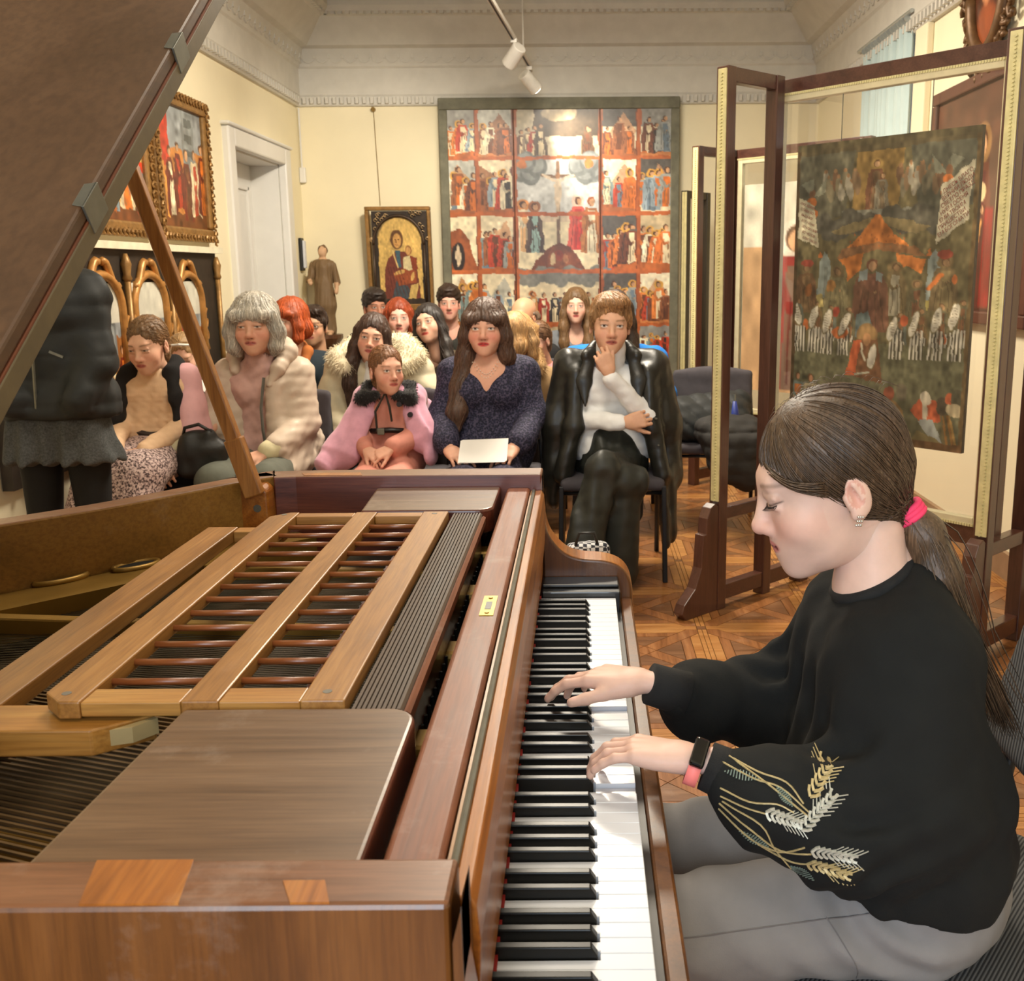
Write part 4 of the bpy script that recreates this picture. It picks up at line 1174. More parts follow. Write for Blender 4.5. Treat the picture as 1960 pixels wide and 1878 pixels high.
for k, yc in enumerate(ya):
    hw = .19
    cv = crowd(56, 100, 20+k, (150, 96, 50), 4, .45)
    cv.rect(0, 0, 1, .26, (214, 212, 196)); cv.noise(.05, 12, k)
    picture('altar_picture', cv, (XL+.056, yc-hw, 1.34), (0, 2*hw, 0), (0, 0, -.72), VARN, al, .004)
    m = MB()
    arch = [(XL+.062, yc-hw, .62)]+[(XL+.062, yc-hw*math.cos(t), 1.22+.16*math.sin(t)) for t in np.linspace(0, math.pi, 15)]+[(XL+.062, yc+hw, .62)]
    m.tube(arch, .022, 6)
    for s_ in (-1, 1):
        m.tube([(XL+.062, yc+s_*hw*(.9-.8*t), 1.43-.03*math.sin(t*6)-.10*(1-t)) for t in np.linspace(0, 1, 9)], .020, 6)
    m.build('gilded_arch', plain('altar_gilt', rgb(186, 132, 70), .4, .3, var=.25, vscale=20, bump=.2), al, smooth=True)
    m = MB(); rr = random.Random(k)
    for s_ in (-1, 1):
        for q in range(9):
            z = .66+q*.062; y = yc+s_*(hw+.032)
            m.tube([(XL+.066, y+.018*math.sin(a+q), z+.026*math.cos(a)) for a in np.linspace(0, 3.6, 6)], .009, 5)
    q = m.build('gilded_scrolls', MATS['altar_gilt'], al); q['kind'] = 'stuff'
for yc in (5.12, 4.40, 3.88, 3.36, 2.86):
    m = MB(); m.tube([(XL+.07, yc, .56), (XL+.07, yc, 1.36)], .016, 8); m.lathe([(.012, 1.34), (.024, 1.36), (.018, 1.38), (.026, 1.43), (.010, 1.48)], (XL+.07, yc, 0), 10)
    m.build('turned_column', GOLDFR, al, smooth=True)
tag(al, 'carved gilded altar panel with arched pictures below the framed paintings', 'altar panel')

# ---- right wall: tall brown picture and the oval portrait
def brown():
    cv = Canvas(120, 110, (96, 62, 46))
    cv.rect(0, .8, 1, 1, (70, 40, 32)); cv.figure(.52, .96, .78, (116, 66, 48), (100, 46, 40), halo=(150, 112, 70)); cv.ell(.50, .38, .035, .07, (232, 210, 160)); cv.ell(.54, .47, .04, .04, (226, 200, 150)); cv.ell(.53, .66, .014, .08, (220, 160, 90), .3)
    for q in range(4): cv.line([(.59+.02*q, .55), (.58+.025*q, .95)], .01, (150, 36, 34))
    cv.noise(.1, 14, 5); return cv
bw = empty('wall_painting', (XR-.02, 4.1, 1.13))
m = MB()
for (a, b, c, d) in ((3.20, 4.52, 2.22, 2.28), (3.20, 4.52, 1.12, 1.18), (3.20, 3.26, 1.18, 2.22), (4.46, 4.52, 1.18, 2.22)): m.box(XR-.05, XR-.003, a, b, c, d)
m.build('picture_frame', plain('frame_dark_brown', rgb(92, 54, 40), .45, var=.15), bw, bevel=.008)
picture('canvas', brown(), (XR-.028, 4.48, 2.24), (0, -1.24, 0), (0, 0, -1.08), VARN, bw)
tag(bw, 'tall brown framed painting hanging behind the glazed display screen', 'painting')
ov = empty('oval_portrait', (XR-.03, 3.86, 2.3))
m = MB(); m.tube([(XR-.035, 3.86+.20*math.cos(t), 2.64+.27*math.sin(t)) for t in np.linspace(0, 2*math.pi, 33)], .035, 8); m.build('oval_frame', plain('carved_bronze', rgb(104, 74, 44), .45, .3, var=.35, vscale=18, bump=.5, bscale=50), ov, smooth=True)
m = MB(); rr = random.Random(2)
for q in range(46):
    t = 2*math.pi*q/46; R1 = rr.uniform(.03, .08)
    c = (XR-.03, 3.86+(.22+R1)*math.cos(t), 2.64+(.29+R1)*math.sin(t))
    m.tube([(c[0]-.02*rr.random(), c[1]+.026*math.cos(a+t), c[2]+.03*math.sin(a+t)) for a in np.linspace(0, 4.4, 7)], .014, 6)
q = m.build('carved_foliage', MATS['carved_bronze'], ov, smooth=True); q['kind'] = 'stuff'
cvp = Canvas(60, 80, (84, 46, 30)); cvp.ell(.5, .95, .4, .35, (150, 78, 44)); cvp.ell(.5, .42, .2, .2, (206, 140, 96)); cvp.ell(.5, .30, .23, .16, (70, 40, 26)); cvp.noise(.08, 10, 1)
V = [(XR-.03, 3.86, 2.64)]; cc = [cvp.a[40, 30]]; NR, NT = 16, 36
for i in range(1, NR+1):
    for j in range(NT):
        t = 2*math.pi*j/NT; a, b = i/NR*math.cos(t), i/NR*math.sin(t)
        V.append((XR-.03-.02*(1-(i/NR)**2), 3.86+.19*a, 2.64+.26*b)); cc.append(cvp.a[min(79, int((1-(b+1)/2)*79)), min(59, int((1-(a+1)/2)*59))])
F = [(0, 1+(j+1) % NT, 1+j) for j in range(NT)]+[(1+(i-1)*NT+j, 1+(i-1)*NT+(j+1) % NT, 1+i*NT+(j+1) % NT, 1+i*NT+j) for i in range(1, NR) for j in range(NT)]
mesh_obj('portrait', V, F, VARN, ov, cols=nlin(np.array(cc)), smooth=True)
tag(ov, 'oval portrait in a carved dark gilt foliage frame high on the wall', 'painting')

# ---- small wall fittings
e = empty('cable_conduit', (XL+.02, 7.36, 2.1))
m = MB(); m.tube([(XL+.02, 7.385, 2.68), (XL+.02, 7.385, 2.22)], .008, 6); m.build('conduit', WHITEP, e)
m = MB(); m.box(XL+.002, XL+.05, 7.36, 7.398, 2.10, 2.22); m.build('sensor_box', WHITEP, e, bevel=.006)
tag(e, 'white cable conduit ending in a small sensor box in the wall corner', 'conduit')
e = empty('wall_phone', (XL+.02, 7.25, 1.42))
m = MB(); m.box(XL+.001, XL+.025, 7.21, 7.29, 1.40, 1.66); m.build('holder', plain('black_plastic', rgb(22, 22, 24), .45), e, bevel=.006)
m = MB(); m.box(XL+.025, XL+.045, 7.225, 7.285, 1.42, 1.64); m.build('handset', plain('pale_plastic', rgb(214, 216, 222), .4), e, bevel=.008)
tag(e, 'slim black and white handset holder on the wall beside the door', 'wall phone')
# picture rail hooks and wires on the back wall
e = empty('picture_wire', (-1.7, 7.39, 2.6))
m = MB(); m.cyl((-1.72, YB-.004, 2.665), (-1.72, YB-.03, 2.665), .018, n=10); m.build('hook_rosette', MATS['brass_dull'], e)
m = MB(); m.cyl((-1.72, YB-.01, 2.66), (-1.70, YB-.01, 1.92), .0025, n=5); m.build('wire', MATS['brass_dull'], e)
tag(e, 'thin hanging wire with rosette hook above the arched icon', 'wire')

# ---- ceiling track with spot lamps
tr = empty('track_light', (-.52, 6.6, 3.1))
Ta, Tb = Vector((-.72, 4.4, 3.08)), Vector((-.435, 6.95, 2.90))
TRM = plain('track_white', rgb(216, 212, 204), .45, var=.04)
m = MB(); m.bar(Ta, Tb, .034, .030); m.build('track_rail', TRM, tr, bevel=.003)
m = MB(); m.bar(Ta+Vector((0, 0, -.016)), Tb+Vector((0, 0, -.016)), .012, .004); m.build('track_slot', plain('slot_black', rgb(24, 24, 24), .5), tr)
for t in (.2, .88):
    p = Ta.lerp(Tb, t); m = MB(); m.cyl(p, (p.x, p.y, ZC), .006, n=6); m.build('suspension_rod', TRM, tr)
def spot(pos, aim, lit):
    d = (Vector(aim)-Vector(pos)).normalized(); p = Vector(pos)
    m = MB(); m.cyl(p, p+Vector((0, 0, -.06)), .010, n=8); m.box(p.x-.022, p.x+.022, p.y-.05, p.y+.05, p.z-.012, p.z+.015); arm = m.build('spot_arm', TRM, tr, bevel=.003)
    c = p+Vector((0, 0, -.085))
    m = MB(); m.cyl(c-d*.075, c+d*.085, .050, .052, 24); h = m.build('spot_head', TRM if not lit else plain('spot_head_lit_white', rgb(242, 240, 232), .4), tr, bevel=.006)  # heads of lit spots get a paler white, their brightness put into the colour
    m = MB(); m.cyl(c+d*.0852, c+d*.087, .044, n=20); m.build('spot_lens', emit('spot_lens_glow', (1, .95, .85), 14) if lit else plain('spot_lens_off', rgb(180, 190, 190), .2), h)
    if lit:
        l = bpy.data.lights.new('spot_beam', 'SPOT'); l.energy = lit; l.color = (1, .90, .74); l.spot_size = math.radians(62); l.spot_blend = .9; l.shadow_soft_size = .05
        o = bpy.data.objects.new('spot_beam', l); COL.objects.link(o); o.location = c+d*.10; o.rotation_euler = d.to_track_quat('-Z', 'Y').to_euler()
spot(Ta.lerp(Tb, .73)+Vector((0, 0, -.02)), (-1.6, 7.4, 1.7), 0)
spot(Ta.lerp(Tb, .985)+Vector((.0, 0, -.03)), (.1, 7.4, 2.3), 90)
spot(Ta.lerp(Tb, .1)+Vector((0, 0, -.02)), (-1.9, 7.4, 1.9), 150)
tag(tr, 'white track light with adjustable spot lamps hanging from the ceiling', 'track light')
# ------------------------------------------------------------------ glazed display screens
SCW = wood('screen_brown_wood', rgb(62, 34, 26), rgb(82, 48, 36), rgb(94, 58, 44), 'z', .8, .34, .35, stretch=8)
SCX = wood('screen_brown_rail', rgb(62, 34, 26), rgb(82, 48, 36), rgb(94, 58, 44), 'x', .8, .32, .35, stretch=8)
GILT = plain('screen_gilt', rgb(214, 204, 152), .36, .2, var=.12, vscale=30)
CHAMP = plain('champagne_moulding', rgb(214, 204, 168), .34, .15, var=.08, vscale=20)
GLASS = glass('screen_glass')
HS = 2.13
def rope_strip(name, p, n, zlo, zhi, parent, w_=.016):
    """gilded moulding with a rope twist standing on the face of a post"""
    p = Vector((p[0], p[1], 0)); n = Vector((n[0], n[1], 0)).normalized(); t = Vector((-n.y, n.x, 0))
    m = MB(); m.obox((p.x, p.y, (zlo+zhi)/2), t, n, (0, 0, 1), w_, .004, (zhi-zlo)/2); s = m.build(name, GILT, parent, bevel=.002)
    m = MB(); z = zlo+.006
    c = p+n*.005
    while z < zhi-.006:
        m.obox((c.x, c.y, z), (t+Vector((0, 0, .55))), n, Vector((0, 0, 1))-t*.55, .0052, .0035, .0042); z += .0125
    q = m.build('rope_twist', GILT, s); q['kind'] = 'stuff'
def bar2(m, a, b, w_, h_):       # horizontal bar between two points
    m.bar(a, b, w_, h_)
def side_frame(label, A, d, L, H=HS, post=.05, second=.30, foot=True, mid=.43, gilt=True, mats=None):
    """narrow two-post frame on a curved foot; A = front post, d = direction"""
    W1, W2 = mats or (SCW, SCX)
    d = Vector((d[0], d[1], 0)).normalized(); n = Vector((-d.y, d.x, 0)); A = Vector((A[0], A[1], 0))
    e = empty('display_stand', A)
    ps = [A, A+d*second]
    for p in ps:
        m = MB(); m.obox((p.x, p.y, H/2), d, n, (0, 0, 1), post/2, .028, H/2); m.build('post', W1, e, bevel=.003)
    for (z0, z1, nm, t0, t1) in ((H-.055, H, 'top_rail', post/2, second-post/2), (mid-.05, mid, 'middle_rail', post/2, L), (.035, .10, 'bottom_rail', -.0+post/2, L)):
        m = MB(); a, b = A+d*t0, A+d*t1; m.obox(((a.x+b.x)/2, (a.y+b.y)/2, (z0+z1)/2), d, n, (0, 0, 1), (t1-t0)/2, .022, (z1-z0)/2); m.build(nm, W2, e, bevel=.003)
    if L > second+.1:
        p = A+d*(L-.04); m = MB(); m.obox((p.x, p.y, mid/2), d, n, (0, 0, 1), .025, .025, mid/2); m.build('post', W1, e, bevel=.003)
    if foot:
        prof = [(-post/2, .44), (-post/2-.02, .455), (-post/2-.05, .44), (-post/2-.07, .40), (-post/2-.075, .335), (-post/2-.09, .335), (-post/2-.10, .20), (-post/2-.135, .12), (-post/2-.20, .065), (-post/2-.215, .03), (-post/2-.19, 0), (-post/2, 0)]
        V = []; k = len(prof)
        for s_ in (-.024, .024): V += [tuple(A+d*u+n*s_+Vector((0, 0, z))) for u, z in prof]
        F = [tuple(range(k)), tuple(range(k, 2*k))[::-1]]+[((i+1) % k, i, k+i, k+(i+1) % k) for i in range(k)]
        mesh_obj('curved_foot', V, F, W1, e, bevel=.003)
    p0 = A+d*(L-.03); m = MB(); m.obox((p0.x, p0.y, .018), d, n, (0, 0, 1), .03, .03, .018); m.build('foot_block', W1, e)
    if gilt: rope_strip('gilt_strip', A-d*(post/2+.003)-n*.004, -d, .46, H-.01, e, .020)
    tag(e, label, 'display stand')
    return e
D1 = (.74, .67)
side_frame('brown display stand frame with curved foot beside the leather coat chair', (.49, 2.90), D1, .60)
side_frame('brown display stand frame with gilt rope strip behind the pianist', (1.343, 2.319), D1, .60)

def glazed(label, name, B, Cc, z0, z1, post=.05, inner=True):
    B, Cc = Vector((B[0], B[1], 0)), Vector((Cc[0], Cc[1], 0)); L = (Cc-B).length; d = (Cc-B).normalized(); n = Vector((d.y, -d.x, 0))
    if n.dot(Vector((CAM.x, CAM.y, 0))-B) < 0: n = -n
    e = empty(name, (B+Cc)/2)
    def bx(nm, u0, u1, za, zb, t, off, mat, bev=.003):
        m = MB(); c = B+d*((u0+u1)/2)+n*off; m.obox((c.x, c.y, (za+zb)/2), d, n, (0, 0, 1), (u1-u0)/2, t/2, (zb-za)/2); return m.build(nm, mat, e, bevel=bev)
    bx('frame_stile', 0, post, z0, z1, .05, 0, SCW); bx('frame_stile', L-post, L, z0, z1, .05, 0, SCW)
    bx('frame_rail', post, L-post, z1-.055, z1, .05, 0, SCX); bx('frame_rail', post, L-post, z0, z0+.07, .05, 0, SCX)
    g = .034; a, b, zl, zh = post, L-post, z0+.07, z1-.055
    bx('liner', a, a+g, zl, zh, .034, .016, CHAMP); bx('liner', b-g, b, zl, zh, .034, .016, CHAMP)
    bx('liner', a+g, b-g, zh-g, zh, .034, .016, CHAMP); bx('liner', a+g, b-g, zl, zl+g, .034, .016, CHAMP)
    bx('glass_pane', a+g, b-g, zl+g, zh-g, .004, .0, GLASS, 0)
    m = MB(); u = a
    while u < b:
        c = B+d*u+n*.034; m.obox((c.x, c.y, zh-.006), d, n, (0, 0, 1), .0035, .003, .0045); m.obox((c.x, c.y, zl+.006), d, n, (0, 0, 1), .0035, .003, .0045); u += .0105
    q = m.build('bead_moulding', GILT, e); q['kind'] = 'stuff'
    for (u, z) in ((.03, z1-.02), (L-.06, z1-.035), (L*.72, z0+.08)):
        c = B+d*u+n*.036; m = MB(); m.obox((c.x, c.y, z), d, n, (0, 0, 1), .006, .004, .022); m.build('clip', STEEL, e, bevel=.002)
    tag(e, label, 'display screen')
    return B, d, n, L, e
MB_, Md, Mn, ML, Me = glazed('large glazed display screen holding the old dark painted icon', 'display_screen', (.725, 3.25), (1.440, 2.425), .38, HS)

# ---- dark old icon hung in the large glazed screen
def protection():
    cv = Canvas(230, 340, (84, 78, 54))
    rr = random.Random(21)
    OL = (92, 86, 60)
    cv.rect(0, 0, 1, .06, (74, 66, 48)); cv.noise(.12, 12, 1)
    cv.poly([(.0, .05), (.35, .05), (.3, .33), (.12, .36), (0, .3)], (74, 76, 66)); cv.poly([(.65, .05), (1, .05), (1, .3), (.86, .34), (.7, .30)], (74, 78, 70))
    cv.poly([(.36, .06), (.62, .06), (.60, .31), (.34, .31)], (140, 108, 56))
    for k in range(11): cv.ell(.18+.019*k, .17+.05*((k*7) % 3)/2, .017, .05, rr.choice([(118, 92, 70), (150, 146, 132), (96, 66, 50), (110, 104, 84)])); cv.ell(.18+.019*k, .13+.05*((k*7) % 3)/2, .010, .010, (140, 100, 70))
    for k in range(12): cv.ell(.60+.019*k, .165+.05*((k*5) % 3)/2, .017, .05, rr.choice([(118, 92, 70), (150, 146, 132), (96, 66, 50), (104, 100, 84)])); cv.ell(.60+.019*k, .125+.05*((k*5) % 3)/2, .010, .010, (140, 100, 70))
    cv.figure(.47, .31, .22, (104, 60, 44), (112, 84, 60), halo=(160, 126, 66)); cv.figure(.505, .31, .16, (126, 120, 106), (100, 84, 66))
    cv.poly([(.28, .31), (.72, .31), (.68, .345), (.32, .345)], (122, 126, 118))
    for k in range(8): cv.ell(.17+.04*k, .365+.018*math.sin(k*1.3)+.012*k*(1 if k < 4 else 0), .05, .05, (62, 64, 62)); cv.ell(.83-.04*k, .36+.018*math.sin(k*1.7), .05, .05, (62, 64, 62))
    cv.poly([(.22, .40), (.36, .36), (.5, .34), (.64, .36), (.78, .40), (.7, .42), (.5, .38), (.3, .42)], (112, 100, 70))
    # orange canopy
    cv.poly([(.475, .335), (.50, .335), (.58, .42), (.68, .475), (.30, .49), (.40, .42)], (186, 98, 40)); cv.poly([(.26, .53), (.30, .48), (.50, .455), (.70, .475), (.76, .52), (.5, .49)], (122, 78, 50))
    cv.poly([(.27, .53), (.42, .50), (.40, .58), (.33, .63), (.32, .56)], (196, 104, 42)); cv.poly([(.60, .505), (.76, .53), (.74, .60), (.66, .555), (.61, .58)], (190, 100, 42))
    for k in range(26): cv.ell(.34+.012*k, .45+.03*math.sin(k*2.4), .004, .006, (140, 70, 34))
    # towers
    for x in (.19, .80):
        cv.poly([(x-.03, .60), (x-.03, .535), (x+.005, .49), (x+.035, .535), (x+.035, .60), (x+.05, .70), (x-.04, .71)], (124, 142, 144)); cv.poly([(x+.0, .70), (x+.0, .56), (x+.02, .56), (x+.03, .70)], (96, 110, 112)); cv.poly([(x-.045, .515), (x-.025, .485), (x-.01, .515)], (190, 96, 44))
    cv.rect(.74, .71, .81, .76, (156, 146, 78)); cv.poly([(.13, .69), (.19, .69), (.20, .75), (.15, .75)], (160, 146, 88))
    # angels and scrolls
    for (x, y, sgn) in ((.10, .24, 1), (.85, .185, -1)):
        cv.poly([(x, y), (x-.07*sgn, y-.06), (x+.01, y-.085)], (110, 116, 104)); cv.poly([(x, y), (x+.09*sgn, y-.09), (x+.07*sgn, y-.01)], (120, 126, 112)); cv.ell(x, y-.015, .018, .02, (110, 70, 50)); cv.ell(x, y+.022, .03, .022, (196, 98, 44)); cv.ell(x+.02*sgn, y+.075, .016, .022, (186, 92, 42))
    s1 = [(.015, .235), (.115, .275), (.155, .475), (.02, .425)]; s2 = [(.82, .23), (.975, .13), (.955, .37), (.80, .47)]
    cv.poly(s1, (196, 190, 162)); cv.poly(s2, (204, 198, 172))
    # ranks of dark figures
    for (x, y, h, c1, c2) in ((.08, .78, .24, (96, 66, 46), (110, 84, 58)), (.27, .80, .24, (104, 100, 74), (88, 84, 60)), (.60, .78, .24, (98, 84, 58), (150, 146, 128)), (.86, .76, .24, (90, 76, 54), (104, 92, 64)), (.72, .80, .18, (84, 80, 60), (100, 60, 44))):
        cv.figure(x, y, h, c1, c2, skin=(132, 100, 72), hair=(74, 52, 38), halo=(104, 86, 58), wide=1.2)
    cv.ell(.085, .545, .04, .018, (140, 46, 40)); cv.ell(.855, .515, .04, .02, (142, 48, 40))
    cv.line([(.78, .66), (.84, .60)], .012, (186, 92, 40)); cv.ell(.91, .62, .014, .02, (190, 92, 44)); cv.ell(.10, .67, .02, .03, (150, 84, 44)); cv.ell(.235, .65, .025, .03, (140, 92, 46))
    # central figure in red over blue
    cv.figure(.47, .86, .34, (96, 58, 48), (88, 50, 44), skin=(150, 112, 84), hair=(84, 44, 34), wide=1.25); cv.poly([(.40, .59), (.45, .57), (.45, .62), (.40, .63)], (108, 126, 134)); cv.poly([(.49, .58), (.53, .60), (.53, .635), (.49, .62)], (108, 126, 134))
    cv.poly([(.39, .78), (.46, .76), (.50, .86), (.48, .90), (.38, .88)], (88, 112, 120))
    # row of men with oval shields and striped white leggings
    for (x, y) in ((.025, .79), (.145, .80), (.23, .82), (.34, .825), (.63, .845), (.74, .825), (.845, .805), (.945, .785)):
        yy = y
        cv.figure(x+.01, yy+.075, .16, rr.choice([(84, 82, 64), (96, 78, 52), (80, 92, 88)]), (110, 70, 48), skin=(150, 112, 80), hair=(80, 54, 36))
        for q in range(4): cv.line([(x-.02+.018*q, yy+.05), (x-.03+.020*q, yy+.13)], .005, (196, 194, 182)); cv.line([(x-.012+.018*q, yy+.055), (x-.022+.02*q, yy+.13)], .0028, (44, 44, 40))
    for (x, y, c) in ((.09, .835, (196, 92, 44)), (.33, .875, (196, 86, 42)), (.86, .875, (176, 76, 40)), (.27, .77, (150, 44, 36)), (.66, .80, (176, 70, 40))): cv.ell(x, y, .02, .025, c)
    cv.rect(0, .905, 1, 1, (82, 84, 64))
    return cv
def lower(cv):
    """foreground ground with kneeling crowd"""
    cv.noise(.10, 30, 6); cv.noise(.08, 70, 7)
    return cv
def full_icon():
    a = protection()
    cv = Canvas(230, 345, (80, 82, 62))
    # squeeze the upper scene into the top 71 % and draw the crowd below
    H1 = int(345*.735); src = (np.arange(H1)/H1*340).astype(int)
    cv.a[:H1] = a.a[src]
    rr = random.Random(3)
    y0 = .735
    cv.rect(0, .70, 1, 1, (80, 84, 66)); 
    for k in range(40): cv.ell(rr.random(), rr.uniform(.68, .80), .05, .012, rr.choice([(74, 78, 60), (88, 92, 72), (66, 70, 54)]), rr.uniform(-.3, .3), .6)
    # striped legs again below the squeeze, central kneeling man with scimitar and oval
    for x in (.05, .14, .22, .32, .62, .73, .83, .93):
        for q in range(4): cv.line([(x-.025+.018*q, .62), (x-.03+.020*q, .715-.02*abs(x-.5))], .005, (200, 198, 186)); cv.line([(x-.017+.018*q, .625), (x-.022+.02*q, .715-.02*abs(x-.5))], .003, (40, 40, 36))
    cv.ell(.46, .64, .06, .04, (122, 92, 58)); cv.poly([(.36, .78), (.40, .66), (.52, .65), (.56, .80)], (98, 60, 42)); cv.poly([(.34, .78), (.39, .66), (.43, .66), (.40, .78)], (188, 76, 44)); cv.ell(.30, .635, .05, .02, (196, 92, 44)); cv.line([(.43, .67), (.44, .70), (.46, .725)], .006, (196, 192, 170)); cv.line([(.40, .775), (.48, .765)], .005, (160, 164, 150)); cv.ell(.46, .655, .02, .022, (150, 104, 70))
    for (x, y, s_) in ((.03, .575, .3), (.135, .585, -.3), (.22, .60, -.25), (.325, .605, -.45), (.60, .615, -.35), (.715, .60, -.3), (.83, .585, -.22), (.92, .57, -.25)):
        cv.ell(x, y, .026, .046, (96, 88, 60), -s_); cv.ell(x, y, .022, .041, (212, 208, 192), -s_)
        for q in range(6): cv.line([(x-.012, y-.022+.009*q), (x+.012, y-.024+.009*q)], .0016, (128, 122, 104), .8)
    cv.ell(.495, .71, .025, .046, (96, 88, 60), .15); cv.ell(.495, .71, .021, .041, (214, 210, 196), .15)
    # kneeling crowd
    for (x, y, h, c1, c2) in ((.05, .96, .18, (96, 118, 118), (186, 100, 50)), (.13, .97, .19, (172, 164, 136), (120, 108, 84)), (.24, .97, .16, (120, 60, 44), (84, 72, 56)), (.36, .98, .14, (150, 120, 80), (170, 140, 90)), (.46, .98, .14, (110, 66, 48), (140, 110, 76))):
        cv.figure(x, y, h, c1, c2, skin=(176, 120, 90), wide=1.5)
    cv.poly([(.53, .94), (.56, .86), (.62, .84), (.68, .88), (.70, .95), (.6, .97)], (128, 98, 62)); cv.ell(.60, .83, .03, .025, (122, 52, 40)); cv.ell(.67, .82, .03, .03, (84, 80, 70)); cv.poly([(.52, .98), (.55, .94), (.72, .95), (.74, .99)], (196, 186, 128))
    cv.poly([(.72, .88), (.78, .83), (.86, .84), (.88, .90), (.80, .93)], (176, 70, 44)); cv.ell(.80, .835, .03, .022, (196, 190, 172)); cv.line([(.795, .84), (.80, .90)], .012, (206, 200, 180)); cv.poly([(.76, .91), (.84, .90), (.90, .98), (.84, .965)], (140, 152, 156))
    cv.ell(.885, .855, .03, .03, (58, 52, 46)); cv.ell(.92, .83, .02, .02, (186, 80, 50)); cv.ell(.955, .825, .03, .028, (62, 64, 54)); cv.ell(.95, .865, .04, .022, (190, 176, 142)); cv.poly([(.72, .985), (.76, .94), (.86, .96), (.92, .99)], (112, 102, 68))
    for q in range(5): cv.line([(.88+.012*q, .885), (.91+.014*q, .98)], .006, rr.choice([(150, 100, 50), (92, 84, 60), (170, 130, 70)]))
    # worn edges
    cv.rect(0, 0, .022, 1, (62, 46, 30)); cv.rect(.978, 0, 1, 1, (84, 66, 42)); cv.rect(0, .975, 1, 1, (90, 60, 38)); cv.rect(0, 0, 1, .022, (70, 64, 46))
    cv.warp(.0028, 34, 3)
    cv.a = cv.a*.66+np.array((120, 106, 76))*.36
    cv.noise(.10, 60, 16); cv.noise(.10, 30, 6); cv.noise(.10, 11, 7)
    return cv
def MP(u, z, off): return tuple(MB_+Md*u+Mn*off+Vector((0, 0, z)))
U0, U1, Z0, Z1 = .165, .945, .715, 1.865
ik = empty('old_icon', MP((U0+U1)/2, Z0, .05))
picture('painted_board', full_icon(), MP(U0, Z1, .030), np.array(Md)*(U1-U0), (0, 0, -(Z1-Z0)), vcol('old_varnish', .42, .45, bump=.15, bscale=90), ik, .020)
# the two scrolls carry lines of old church lettering
def scroll_text(lines, u, z, size, slant, rotz):
    for i, tx in enumerate(lines):
        cu = bpy.data.curves.new('scroll_line', 'FONT'); cu.body = tx; cu.size = size; cu.extrude = 0.0; cu.resolution_u = 2; cu.fill_mode = 'FRONT'; cu.shear = .1; cu.space_character = .9
        ob = bpy.data.objects.new('scroll_line', cu)
        dg = None
        COL.objects.link(ob)
        bpy.context.view_layer.update()
        me = bpy.data.meshes.new_from_object(ob.evaluated_get(bpy.context.evaluated_depsgraph_get()))
        COL.objects.unlink(ob); bpy.data.objects.remove(ob)
        V = np.array([v.co[:] for v in me.vertices]); 
        if not len(V): continue
        c, s_ = math.cos(rotz), math.sin(rotz)
        W_ = [MP(u+slant*i+(x*c-y*s_), z-i*(.0225 if size < .018 else .0255)+(x*s_+y*c), .0325+h) for x, y, h in V]
        me.vertices.foreach_set('co', np.array(W_, np.float32).ravel()); me.materials.append(plain('scroll_ink', rgb(128, 74, 58), .7)); me.update()
        o = bpy.data.objects.new('scroll_line', me); link(o, ik)
scroll_text(['ИЖЕ ХЕРУВ', 'СЛАВА ВО', 'ВЫШНИХ', 'БОГУ И НА', 'ЗЕМЛИ МИР', 'ВО ЧЕЛОВ', 'БЛАГОВОЛ'], U0+.020, 1.640, .0140, .0028, -.37)
scroll_text(['ДНЕСЬ БЛАГО', 'ВЕРНИИ ЛЮДИ', 'СВЕТЛО ПРАЗД', 'НУЕМ ОСЕНЯ', 'ЕМИ ТВОИМ', 'ПРИШЕСТВИ', 'ЕМ БОГОМАТИ'], U0+.648, 1.642, .0200, -.0016, .60)
m = MB()
for u in (U0+.2, U1-.2): m.cyl(MP(u, Z1-.002, .024), MP(u, HS-.09, .024), .0018, n=5)
m.build('hanging_wire', STEEL, ik)
tag(ik, 'old dark icon with orange canopy, white scrolls and oval shields behind glass', 'painting')

# ---- further screens standing behind
side_frame('brown display stand with gilt edge standing behind the empty coat chair', (.665, 5.36), D1, .55, foot=False)
DGW = wood('screen_dark_wood', rgb(34, 28, 20), rgb(48, 40, 28), rgb(58, 48, 34), 'z', .8, .4, .3, stretch=8)
side_frame('dark green brown display stand nearest the back wall', (.735, 6.75), (.6, .8), .50, H=1.97, foot=False, mats=(DGW, DGW))
def crowdpanel(label, B, Cc, z0, z1, seed, bgc):
    b, d, n, L, e = glazed(label, 'display_screen', B, Cc, z0, z1)
    cv = Canvas(60, 110, bgc); rr = random.Random(seed)
    cv.rect(0, 0, 1, .3, (196, 190, 170)); cv.figure(.5, .98, .80, (150, 60, 54), (120, 96, 80), halo=(222, 210, 190)); cv.noise(.08, 14, seed)
    P = b+d*(.10)+n*.02
    pi = empty('icon_in_screen', tuple(P))
    picture('painted_board', cv, (P.x, P.y, z1-.22), tuple(d*(L-.2)), (0, 0, -(z1-z0-.45)), VARN, pi, .015)
    tag(pi, 'pale icon with a red robed saint inside the further glazed screen', 'painting')
crowdpanel('glazed display screen with a pale icon seen through the large screen', (.93, 5.62), (1.62, 4.92), .38, HS, 4, (186, 150, 110))
